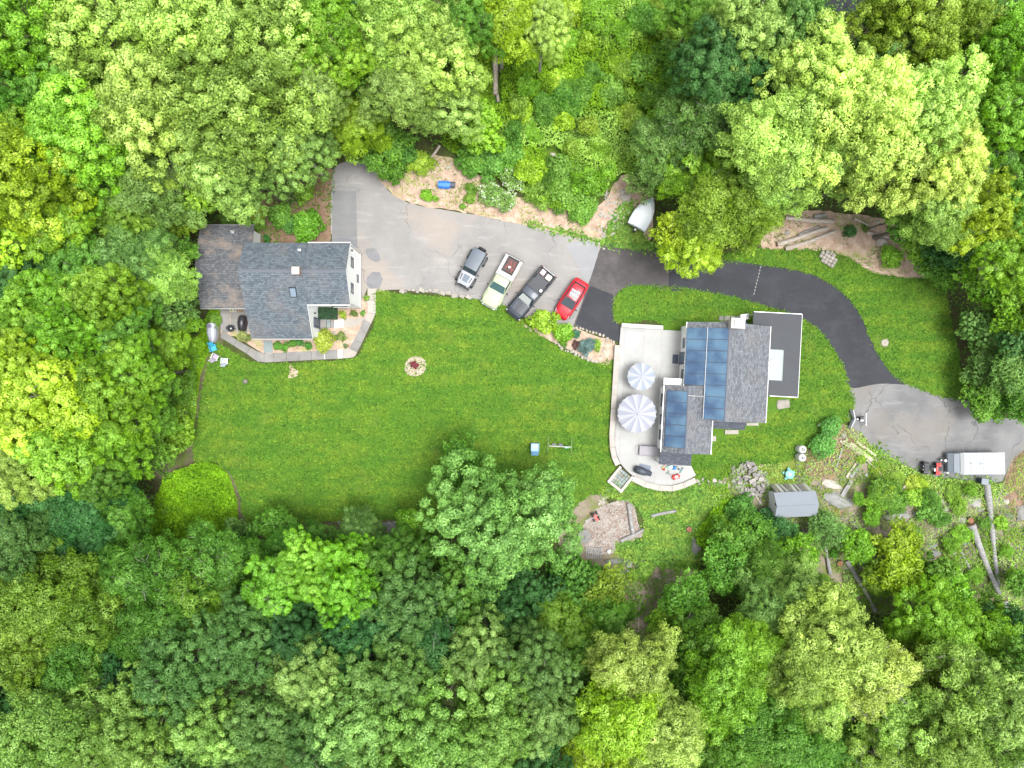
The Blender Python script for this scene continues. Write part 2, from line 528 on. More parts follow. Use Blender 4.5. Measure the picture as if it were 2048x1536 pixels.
def lawn_mat(name, base, blade=False):
    m, nt, b, out = newmat(name)
    p = geo(nt)
    big = noise(nt, 0.12, 5, 0.62, p)
    med = noise(nt, 0.9, 5, 0.65, p)
    mp = nt.nodes.new('ShaderNodeMapping'); mp.inputs['Scale'].default_value = (0.18, 1.0, 1)
    mp.inputs['Rotation'].default_value = (0, 0, -0.12)
    nt.links.new(p, mp.inputs[0])
    st = noise(nt, 0.9, 4, 0.6, mp.outputs[0])
    y = (base[0] * 1.55, base[1] * 1.15, base[2] * 1.3)
    dk = (base[0] * 0.68, base[1] * 0.82, base[2] * 0.95)
    c = mix(nt, ramp(nt, big, [(0.36, (0, 0, 0)), (0.64, (1, 1, 1))]), base, y)
    c = mix(nt, ramp(nt, med, [(0.38, (0.75, 0.75, 0.75)), (0.6, (0, 0, 0))]), c, dk)
    c = mix(nt, ramp(nt, st, [(0.40, (0.8, 0.8, 0.8)), (0.56, (0, 0, 0))]), c, dk)
    if blade:
        at_ = nt.nodes.new('ShaderNodeAttribute'); at_.attribute_name = 'v'
        hsv = nt.nodes.new('ShaderNodeHueSaturation'); nt.links.new(c, hsv.inputs['Color'])
        nt.links.new(vmath(nt, vmath(nt, at_.outputs['Fac'], 1.6), 0.38, 'ADD'), hsv.inputs['Value'])
        nt.links.new(vmath(nt, vmath(nt, at_.outputs['Fac'], -0.02), 0.51, 'ADD'), hsv.inputs['Hue'])
        c = hsv.outputs[0]
    else:
        fin = noise(nt, 18, 3, 0.7, p)
        c = mix(nt, 0.6, c, ramp(nt, fin, [(0.3, (0.5, 0.5, 0.5)), (0.7, (1.3, 1.3, 1.2))]), 'MULTIPLY')
        bump(nt, b, fin, 0.6, 0.04)
    dry = ramp(nt, noise(nt, 0.35, 6, 0.7, p), [(0.56, (0, 0, 0)), (0.72, (0.28, 0.28, 0.28))])
    c = mix(nt, dry, c, (base[0] * 2.3, base[1] * 1.15, base[2] * 3.5))
    nt.links.new(c, b.inputs['Base Color'])
    b.inputs['Roughness'].default_value = 0.8
    b.inputs['Specular IOR Level'].default_value = 0.15
    return m
LAWN = (0.080, 0.168, 0.014)
M_lawn = lawn_mat('mown_lawn', LAWN)
M_blade = lawn_mat('grass_blades', LAWN, True)
ROUGH = (0.115, 0.22, 0.03)
M_blade2 = lawn_mat('long_grass_blades', ROUGH, True)
LIME = (0.20, 0.34, 0.008)
M_limeb = lawn_mat('lime_ground_cover', LIME, True)
M_lime = lawn_mat('lime_ground_cover_base', (0.13, 0.26, 0.008))
M_brushfloor = lawn_mat('brush_floor', (0.06, 0.13, 0.012))
M_weed = lawn_mat('yellow_weeds', (0.24, 0.30, 0.03), True)
# ------------------------------------------------------------------ ground sheets
_lay = [0]
def sheet(name, pts, mat, z, jitter=0.05, step=0.5, sharp=(), curve=True, label=None, kind='structure'):
    P = [flat(*p) for p in pts]
    Q = catmull(P, step, True, sharp) if curve else P
    r = random.Random(sum(map(ord, name)) + int(z * 1e5) + int(P[0][0] * 7))
    Q = [(x + r.uniform(-jitter, jitter), y + r.uniform(-jitter, jitter)) for x, y in Q]
    Q3 = [Vector((x, y, 0)) for x, y in Q]
    f = []
    for t in tessellate_polygon([Q3]):
        a = sum(Q3[t[i]].x * Q3[t[(i + 1) % 3]].y - Q3[t[(i + 1) % 3]].x * Q3[t[i]].y for i in range(3))
        f.append(tuple(t) if a > 0 else tuple(t[::-1]))
    me = bpy.data.meshes.new(name)
    me.from_pydata([(x, y, z) for x, y in Q], [], f)
    me.materials.append(mat)
    o = bpy.data.objects.new(name, me); COL.objects.link(o)
    o['kind'] = kind
    if label: o['label'] = label
    return o, Q

g = MB(); g.add([(-400, -400, 0), (400, -400, 0), (400, 400, 0), (-400, 400, 0)], [(0, 1, 2, 3)])
g.build('ground', M_forest)['kind'] = 'structure'

P_soil = [(1395, 968), (1450, 930), (1560, 925), (1610, 905), (1640, 870), (1690, 850), (1720, 865), (1745, 893), (1800, 928), (1850, 951), (1900, 958), (1990, 968),
          (2010, 960), (2035, 905), (2120, 880), (2120, 1220), (1900, 1200), (1760, 1230), (1640, 1180), (1560, 1080), (1470, 1060), (1430, 1000)]
sheet('bare_ground', P_soil, M_dirt, 0.004, 0.1)
sheet('bare_ground', [(1090, 960), (1200, 985), (1290, 1110), (1380, 1120), (1400, 1180), (1330, 1300), (1240, 1260), (1230, 1150), (1140, 1120), (1110, 1060)], M_dirt, 0.0055, 0.1)
sheet('bare_ground', [(275, 930), (330, 925), (395, 885), (430, 890), (420, 925), (470, 940), (490, 1000), (500, 1045), (620, 1043), (700, 1040), (850, 1030), (860, 1075), (700, 1090), (470, 1080), (460, 990), (400, 930), (330, 960)], M_darksoil, 0.004, 0.08)
sheet('leaf_litter', [(2010, 962), (2040, 905), (2120, 880), (2120, 1060), (2050, 1050), (2010, 1010)], M_redsoil, 0.008, 0.1)
sheet('mulch_bank', [(745, 330), (800, 350), (880, 310), (960, 350), (1040, 395), (1100, 390), (1180, 425), (1250, 350), (1300, 400), (1290, 500), (1195, 488), (1110, 466), (1000, 441), (900, 420), (826, 408), (784, 388), (757, 357)], M_mulch, 0.008, 0.12)
sheet('mulch_bed', [(1540, 430), (1680, 425), (1800, 450), (1850, 520), (1850, 560), (1800, 555), (1745, 545), (1700, 520), (1650, 505), (1530, 500)], M_mulch, 0.008, 0.12)
sheet('mulch_bank', [(498, 380), (560, 350), (672, 340), (668, 400), (664, 470), (640, 490), (520, 490)], M_redsoil, 0.008, 0.1)
sheet('mulch_bank', [(385, 690), (415, 640), (438, 610), (446, 690), (424, 720), (405, 770), (394, 840), (392, 890), (380, 890), (384, 800)], M_darksoil, 0.008, 0.06)
sheet('path_dirt', [(1640, 855), (1690, 848), (1700, 870), (1735, 905), (1650, 960), (1612, 950), (1612, 900)], M_redsoil, 0.0105, 0.1)

# lawns
P_lawn = [(752, 584), (800, 588), (880, 594), (945, 600), (1000, 608), (1040, 635), (1075, 668), (1110, 690), (1150, 712), (1195, 727), (1232, 727), (1222, 830), (1222, 915), (1243, 948),
          (1215, 985), (1180, 990), (1120, 1030), (1000, 1062), (860, 1040), (740, 1040), (620, 1043), (540, 1050), (492, 1040), (478, 980), (455, 942), (425, 922), (392, 925), (388, 885),
          (398, 830), (408, 765), (420, 715), (436, 685), (450, 695), (505, 724), (560, 727), (640, 723), (712, 716), (735, 676), (752, 640)]
o, Q_lawn = sheet('lawn', P_lawn, M_lawn, 0.016, 0.05)
P_lawn2 = [(1226, 612), (1234, 588), (1255, 574), (1300, 571), (1380, 579), (1450, 591), (1505, 605), (1562, 622), (1608, 640), (1640, 665), (1668, 700), (1688, 740), (1700, 776), (1708, 805), (1700, 840),
           (1660, 855), (1632, 880), (1608, 905), (1560, 925), (1500, 930), (1450, 955), (1400, 968), (1376, 925), (1330, 905), (1330, 660), (1240, 648), (1230, 640)]
o, Q_lawn2 = sheet('lawn', P_lawn2, M_lawn, 0.016, 0.05)
P_lawn3 = [(1440, 512), (1500, 500), (1580, 500), (1650, 503), (1700, 518), (1740, 543), (1800, 556), (1880, 566), (1900, 640), (1918, 720), (1928, 798), (1880, 792), (1850, 782), (1812, 768), (1785, 748), (1765, 722), (1742, 680),
           (1722, 632), (1692, 592), (1652, 562), (1612, 545), (1560, 535), (1500, 527), (1440, 521)]
o, Q_lawn3 = sheet('lawn', P_lawn3, M_lawn, 0.016, 0.05)
P_lawn4 = [(1205, 990), (1245, 960), (1300, 977), (1340, 983), (1395, 968), (1450, 972), (1458, 990), (1420, 1040), (1400, 1085), (1395, 1130), (1340, 1135), (1290, 1125), (1240, 1112), (1235, 1088), (1290, 1070), (1270, 1005)]
o, Q_lawn4 = sheet('rough_lawn', P_lawn4, M_rough, 0.016, 0.06)
P_cover = [(330, 960), (370, 935), (418, 922), (450, 940), (468, 975), (476, 1020), (470, 1060), (440, 1085), (390, 1095), (330, 1110), (300, 1090), (310, 1010)]
o, Q_cover = sheet('ground_cover_bed', P_cover, M_lime, 0.012, 0.06)
P_cover2 = [(1440, 1000), (1462, 990), (1480, 1000), (1475, 1040), (1455, 1080), (1420, 1100), (1392, 1090), (1395, 1055)]
o, Q_cover2 = sheet('ground_cover_bed', P_cover2, M_lime, 0.020, 0.06)
P_cover3 = [(424, 615), (440, 615), (440, 650), (420, 700), (400, 760), (390, 850), (384, 890), (330, 920), (300, 900), (360, 780), (400, 660)]
o, Q_cover3 = sheet('ground_cover_bed', P_cover3, M_lime, 0.012, 0.06)
P_vergeW = [(1195, 488), (1225, 470), (1300, 490), (1330, 503), (1260, 500)]
# verges
sheet('brush_floor', [(985, -60), (1400, -60), (1400, 200), (1330, 330), (1270, 350), (1200, 395), (1180, 425), (1110, 395), (1040, 378), (960, 330), (905, 290), (930, 200), (960, 100)], M_brushfloor, 0.0075, 0.1)
o, Q_verge = sheet('grass_verge', [(1060, 448), (1150, 466), (1200, 482), (1215, 455), (1235, 420), (1260, 400), (1285, 470), (1330, 503), (1260, 499), (1203, 489), (1130, 466)], M_rough, 0.012, 0.06)
o, Q_verge2 = sheet('weedy_verge', [(1745, 893), (1800, 926), (1850, 949), (1900, 957), (1990, 967), (1985, 990), (1900, 985), (1820, 970), (1780, 1000), (1740, 960)], M_rough, 0.012, 0.08)
sheet('bed_soil', [(1045, 650), (1080, 655), (1120, 650), (1150, 655), (1190, 672), (1230, 685), (1222, 725), (1190, 726), (1140, 700), (1100, 682), (1060, 662)], M_mulch, 0.020, 0.04)
sheet('bare_ground', [(1500, 945), (1560, 925), (1610, 915), (1625, 960), (1600, 985), (1520, 990), (1490, 970)], M_rough, 0.0062, 0.1)

P_chip = [(1184, 1030), (1200, 1012), (1258, 1000), (1272, 1030), (1278, 1055), (1290, 1068), (1262, 1080), (1238, 1092), (1225, 1105), (1190, 1108), (1166, 1085), (1168, 1050)]
o, Q_chip = sheet('wood_chip_area', P_chip, M_chips, 0.022, 0.1)

# asphalt
sheet('road', [(1560, -80), (1760, -80), (1735, 18), (1690, 22), (1645, 12)], M_asph_new, 0.02, 0.05)
P_park = [(668, 338), (700, 322), (745, 325), (757, 357), (784, 388), (826, 408), (900, 422), (960, 432), (1000, 441), (1060, 452), (1110, 466), (1150, 475), (1203, 489), (1178, 565), (1148, 650), (1110, 650), (1075, 645), (1040, 630),
          (1005, 610), (960, 600), (900, 590), (800, 580), (752, 583), (735, 577), (724, 600), (716, 560), (690, 500), (664, 474), (662, 400)]
sheet('parking_area', P_park, M_asph_old, 0.024, 0.04, sharp=(12, 13))
P_mid = [(1203, 489), (1260, 499), (1340, 506), (1337, 577), (1300, 571), (1255, 574), (1234, 588), (1226, 612), (1230, 640), (1241, 648), (1240, 686), (1200, 668), (1165, 657), (1148, 650), (1178, 565)]
sheet('driveway', P_mid, M_asph_mid, 0.030, 0.02, sharp=(2, 9, 10, 12, 13, 14))
P_new = [(1338, 506), (1420, 515), (1500, 526), (1560, 534), (1612, 545), (1652, 562), (1692, 592), (1722, 632), (1742, 680), (1765, 722), (1785, 748), (1812, 768), (1760, 767), (1700, 775), (1688, 740), (1668, 700), (1640, 665),
         (1608, 640), (1562, 622), (1505, 605), (1450, 591), (1380, 580), (1337, 577)]
sheet('driveway', P_new, M_asph_new, 0.034, 0.02, sharp=(22,))
sheet('driveway', [(1180, 572), (1226, 590), (1229, 640), (1241, 650), (1240, 686), (1200, 668), (1150, 649)], M_asph_new, 0.034, 0.02, curve=False)
P_low = [(1700, 776), (1760, 768), (1812, 769), (1850, 782), (1880, 792), (1930, 800), (1950, 812), (1990, 832), (2060, 838), (2130, 830), (2130, 870), (2040, 905), (2012, 945), (2005, 962), (1990, 967), (1900, 957), (1850, 950), (1800, 926),
         (1745, 893), (1722, 866), (1700, 850), (1694, 832), (1708, 805)]
sheet('lower_driveway', P_low, M_asph_low, 0.026, 0.04)
sheet('asphalt_patch', [(665, 381), (712, 381), (715, 490), (690, 492), (664, 474)], M_asph_patch, 0.030, 0.03, curve=False)
for pts in ([(664, 474), (690, 472), (712, 478), (716, 495), (700, 500), (670, 500)], [(732, 498), (745, 495), (756, 505), (762, 520), (752, 525), (738, 518)], [(734, 555), (745, 543), (760, 545), (766, 558), (760, 575), (742, 578), (733, 570)],
            [(1130, 492), (1150, 484), (1195, 489), (1178, 562), (1160, 545), (1150, 520)]):
    sheet('asphalt_patch', pts, M_stain if pts[0][0] < 1000 else asphalt_mat('repair_patch', (0.26, 0.265, 0.275), (0.31, 0.31, 0.32), crack=0.6), 0.034, 0.03)
for k in range(9):
    t0, t1 = k / 9, (k + 0.62) / 9
    sheet('crack_filler', [(1521 - 15 * t0, 532 + 60 * t0), (1522.4 - 15 * t0, 532 + 60 * t0), (1522.4 - 15 * t1, 532 + 60 * t1), (1521 - 15 * t1, 532 + 60 * t1)], M_line, 0.038, 0.004, curve=False)

# ------------------------------------------------------------------ foliage generators
def leaf_mesh(name, C, Nn, size, v, c, mat, aspect=0.6, seed=1, fold=0.25):
    """one folded leaf (4 verts, 2 tris) per row of C"""
    r = np.random.default_rng(seed)
    n = len(C)
    Nn = Nn / np.linalg.norm(Nn, axis=1, keepdims=True)
    a = r.normal(size=(n, 3))
    u = np.cross(Nn, a); u /= np.linalg.norm(u, axis=1, keepdims=True)
    w = np.cross(Nn, u)
    s = (size * r.uniform(0.7, 1.3, n))[:, None] if not np.isscalar(size) else (size * r.uniform(0.7, 1.3, n))[:, None]
    V = np.empty((n, 4, 3), np.float32)
    V[:, 0] = C - u * s
    V[:, 1] = C + w * s * aspect - Nn * s * fold
    V[:, 2] = C + u * s
    V[:, 3] = C - w * s * aspect - Nn * s * fold
    base = (np.arange(n) * 4)[:, None]
    F = np.concatenate([base + np.array([0, 1, 2])[None], base + np.array([0, 2, 3])[None]], 1).reshape(-1)
    me = bpy.data.meshes.new(name)
    me.vertices.add(n * 4); me.vertices.foreach_set('co', V.reshape(-1))
    me.loops.add(n * 6); me.loops.foreach_set('vertex_index', F.astype(np.int32))
    me.polygons.add(n * 2)
    me.polygons.foreach_set('loop_start', np.arange(0, n * 6, 3, dtype=np.int32))
    me.polygons.foreach_set('loop_total', np.full(n * 2, 3, np.int32))
    me.update(calc_edges=True)
    for nm, arr in (('v', v), ('c', c)):
        A = me.attributes.new(nm, 'FLOAT', 'FACE')
        A.data.foreach_set('value', np.repeat(np.asarray(arr, np.float32), 2))
    me.materials.append(mat)
    return me

def dome_pts(n, r, up=0.0, low=-0.25):
    """n directions spread over a dome, z from low to 1"""
    i = np.arange(n) + 0.5
    z = 1 - (1 - low) * i / n
    ph = i * 2.399963 + r.uniform(0, 6)
    z = np.clip(z + r.normal(0, 0.05, n), low, 1)
    q = np.sqrt(np.maximum(0, 1 - z * z))
    ph = ph + r.normal(0, 0.15, n)
    return np.stack([q * np.cos(ph), q * np.sin(ph), z], 1)

def crown(name, seed, style, R0=5.0, H0=4.2, leaves=17000, mat=None, ls=None):
    """crown centred on the origin, radius about R0, rising about H0 above and 0.6 H0 below; returns mesh and mass centres"""
    r = np.random.default_rng(seed)
    if style == 'broad':
        nm, rm, nc, rc, fl = 19, 0.32, 12, 0.116, 0.8
    elif style == 'billow':
        nm, rm, nc, rc, fl = 15, 0.36, 15, 0.108, 0.85
    elif style == 'spray':
        nm, rm, nc, rc, fl = 24, 0.28, 8, 0.118, 0.55
    else:                                      # airy
        nm, rm, nc, rc, fl = 22, 0.25, 6, 0.125, 0.5
    ph0 = r.uniform(0, 6, 4)
    D = dome_pts(nm, r, low=-0.15)
    ang = np.arctan2(D[:, 1], D[:, 0])
    lob = 1 + 0.14 * np.sin(2 * ang + ph0[0]) + 0.13 * np.sin(3 * ang + ph0[1]) + 0.08 * np.sin(5 * ang + ph0[2])
    rad = (1 - rm * 0.75) * lob * r.uniform(0.66, 1.12, nm)
    MC = D * np.stack([R0 * rad, R0 * rad, H0 * (1 - rm * 0.5) * r.uniform(0.62, 1.15, nm)], 1)
    MR = R0 * rm * r.uniform(0.75, 1.25, nm)
    per = max(20, leaves // (nm * nc))
    Cs, Ns, Vs, Cc = [], [], [], []
    for k in range(nm):
        n2 = int(nc * r.uniform(0.8, 1.25) * (MR[k] / (R0 * rm)) ** 1.2) + 3
        d2 = dome_pts(n2, r, low=-0.35)
        out = MC[k] / (np.linalg.norm(MC[k]) + 1e-6)
        cc = MC[k] + d2 * MR[k] * np.array([1, 1, fl]) * r.uniform(0.75, 1.1, (n2, 1))
        mtone = r.normal(0, 0.15)
        for j in range(n2):
            cr = R0 * rc * r.uniform(0.7, 1.25)
            m = int(per * (cr / (R0 * rc)) ** 1.6)
            d3 = r.normal(size=(m, 3)); d3 /= np.linalg.norm(d3, axis=1, keepdims=True)
            d3[:, 2] = np.where(d3[:, 2] < -0.2, -d3[:, 2] * 0.7, d3[:, 2])
            rr = r.uniform(0.45, 1.0, m) ** 0.6
            if style in ('spray', 'airy'):
                stretch = 1 + 0.5 * np.abs(d3 @ out)[:, None]
            else:
                stretch = 1.0
            ca, sa = math.cos(j * 2.4 + k), math.sin(j * 2.4 + k); e1 = r.uniform(0.75, 1.45); e2 = r.uniform(0.7, 1.1)
            q3_ = np.stack([(d3[:, 0] * ca - d3[:, 1] * sa) * e1, (d3[:, 0] * sa + d3[:, 1] * ca) * e2, d3[:, 2]], 1)
            q3_ = np.stack([q3_[:, 0] * ca + q3_[:, 1] * sa, -q3_[:, 0] * sa + q3_[:, 1] * ca, q3_[:, 2]], 1)
            rr = rr * np.where(r.random(m) < 0.12, r.uniform(1.0, 1.45, m), 1.0)
            pos = cc[j] + q3_ * stretch * (cr * rr)[:, None] * np.array([1, 1, fl + 0.05])
            nn = d3 * 0.95 + np.array([0, 0, 0.35]) + r.normal(0, 0.38, (m, 3))
            Cs.append(pos); Ns.append(nn)
            Vs.append(np.clip(r.normal(0.5 + mtone, 0.2, m) + r.normal(0, 0.07), 0, 1))
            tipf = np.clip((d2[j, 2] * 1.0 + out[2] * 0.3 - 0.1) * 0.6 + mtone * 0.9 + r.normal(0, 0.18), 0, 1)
            Cc.append(np.clip(tipf * (0.35 + 0.75 * np.clip(d3[:, 2], 0, 1)) * r.uniform(0.5, 1.0, m), 0, 1))  # upward-facing leaves get the paler tint, a highlight put into their colour
    C = np.concatenate(Cs); Nn = np.concatenate(Ns)
    ls = ls or {'broad': 0.108, 'billow': 0.102, 'spray': 0.108, 'airy': 0.115}[style] * R0 / 5.0
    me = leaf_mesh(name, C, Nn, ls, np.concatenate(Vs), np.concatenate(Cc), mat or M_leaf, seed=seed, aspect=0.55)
    return me, MC

def trunk_mesh(name, seed, MC, hb, R0, mat, limbs=10, tr=0.26):
    """trunk from the ground hb below the crown centre, with limbs to the crown's masses"""
    r = random.Random(seed)
    mb = MB()
    fork = Vector((r.uniform(-.3, .3), r.uniform(-.3, .3), -hb * 0.35))
    mb.tube([(0, 0, -hb), (0.04, 0.03, -hb + 0.5), tuple(fork * 0.5 + Vector((0, 0, -hb)) * 0.5), tuple(fork)], [tr * 1.35, tr, tr * 0.85, tr * 0.7], 8)
    idx = list(range(len(MC))); r.shuffle(idx)
    for k in idx[:limbs]:
        e = Vector(MC[k])
        m1 = fork.lerp(e, 0.45) + Vector((r.uniform(-.5, .5), r.uniform(-.5, .5), r.uniform(-.2, .5)))
        mb.tube([tuple(fork), tuple(m1), tuple(e)], [tr * 0.5, tr * 0.28, tr * 0.1], 5)
        for q in range(3 if limbs < 18 else 5):
            t = e + Vector((r.uniform(-1, 1), r.uniform(-1, 1), r.uniform(-.1, .7 if limbs < 18 else 1.1))) * R0 * (0.24 if limbs < 18 else 0.3)
            s0 = m1.lerp(e, 0.6 + 0.3 * r.random())
            mb.tube([tuple(s0), tuple(s0.lerp(t, .5) + Vector((0, 0, .06 * R0))), tuple(t)], [tr * 0.16, tr * 0.1, tr * 0.04], 4, cap=False)
    me = bpy.data.meshes.new(name)
    me.from_pydata(mb.v, [], mb.f); me.materials.append(mat)
    me.polygons.foreach_set('use_smooth', [True] * len(me.polygons)); me.update()
    return me

PROTO = {}
for st, seeds in (('broad', (1, 2, 3, 4)), ('billow', (11, 12, 13)), ('spray', (21, 22, 23)), ('airy', (31, 32, 33))):
    PROTO[st] = []
    for sd_ in seeds:
        nl = {'broad': 36000, 'billow': 37000, 'spray': 35000, 'airy': 21000}[st]
        me, MC = crown('crown', sd_, st, leaves=nl)
        tm = trunk_mesh('trunk', sd_, MC, 9.0, 5.0, M_barkpale if st == 'airy' or sd_ in (2, 12, 22) else M_bark, limbs=20 if st == 'airy' else 12, tr=0.3)
        PROTO[st].append((me, tm))

BUSH = []
for sd_, st in ((51, 'broad'), (52, 'spray'), (53, 'billow'), (54, 'spray'), (55, 'broad')):
    me, MC = crown('crown', sd_, st, R0=1.3, H0=1.15, leaves=3600, ls=0.085)
    BUSH.append((me, trunk_mesh('trunk', sd_, MC, 1.3, 1.3, M_bark, limbs=6, tr=0.05)))
SAP = []
for sd_ in (71, 72, 73):
    me, MC = crown('crown', sd_, 'airy', R0=1.3, H0=1.0, leaves=3300, ls=0.07)
    SAP.append((me, trunk_mesh('trunk', sd_, MC, 1.3, 1.3, M_bark, limbs=10, tr=0.04)))
me, MC = crown('crown', 61, 'broad', R0=1.3, H0=1.15, leaves=3600, ls=0.08, mat=M_leaffl)
BUSHFL = (me, trunk_mesh('trunk', 61, MC, 1.3, 1.3, M_bark, limbs=6, tr=0.05))
me, MC = crown('crown', 62, 'broad', R0=1.3, H0=1.15, leaves=5200, ls=0.06)
BUSHFINE = (me, trunk_mesh('trunk', 62, MC, 1.3, 1.3, M_bark, limbs=6, tr=0.05))

# colours of the leaves (albedo), tuned by kind of tree
TC = {
    'Y': (0.27, 0.42, 0.012, 'bright yellow-green'),
    'L': (0.165, 0.34, 0.012, 'lime green'),
    'P': (0.23, 0.37, 0.05, 'pale green'),
    'Q': (0.33, 0.47, 0.075, 'pale yellow-tipped'),
    'G': (0.1, 0.235, 0.018, 'mid green'),
    'D': (0.052, 0.155, 0.032, 'dark green'),
    'B': (0.13, 0.25, 0.045, 'grey-green'),
    'M': (0.195, 0.32, 0.055, 'soft grey-green'),
    'O': (0.18, 0.295, 0.018, 'olive green'),
}
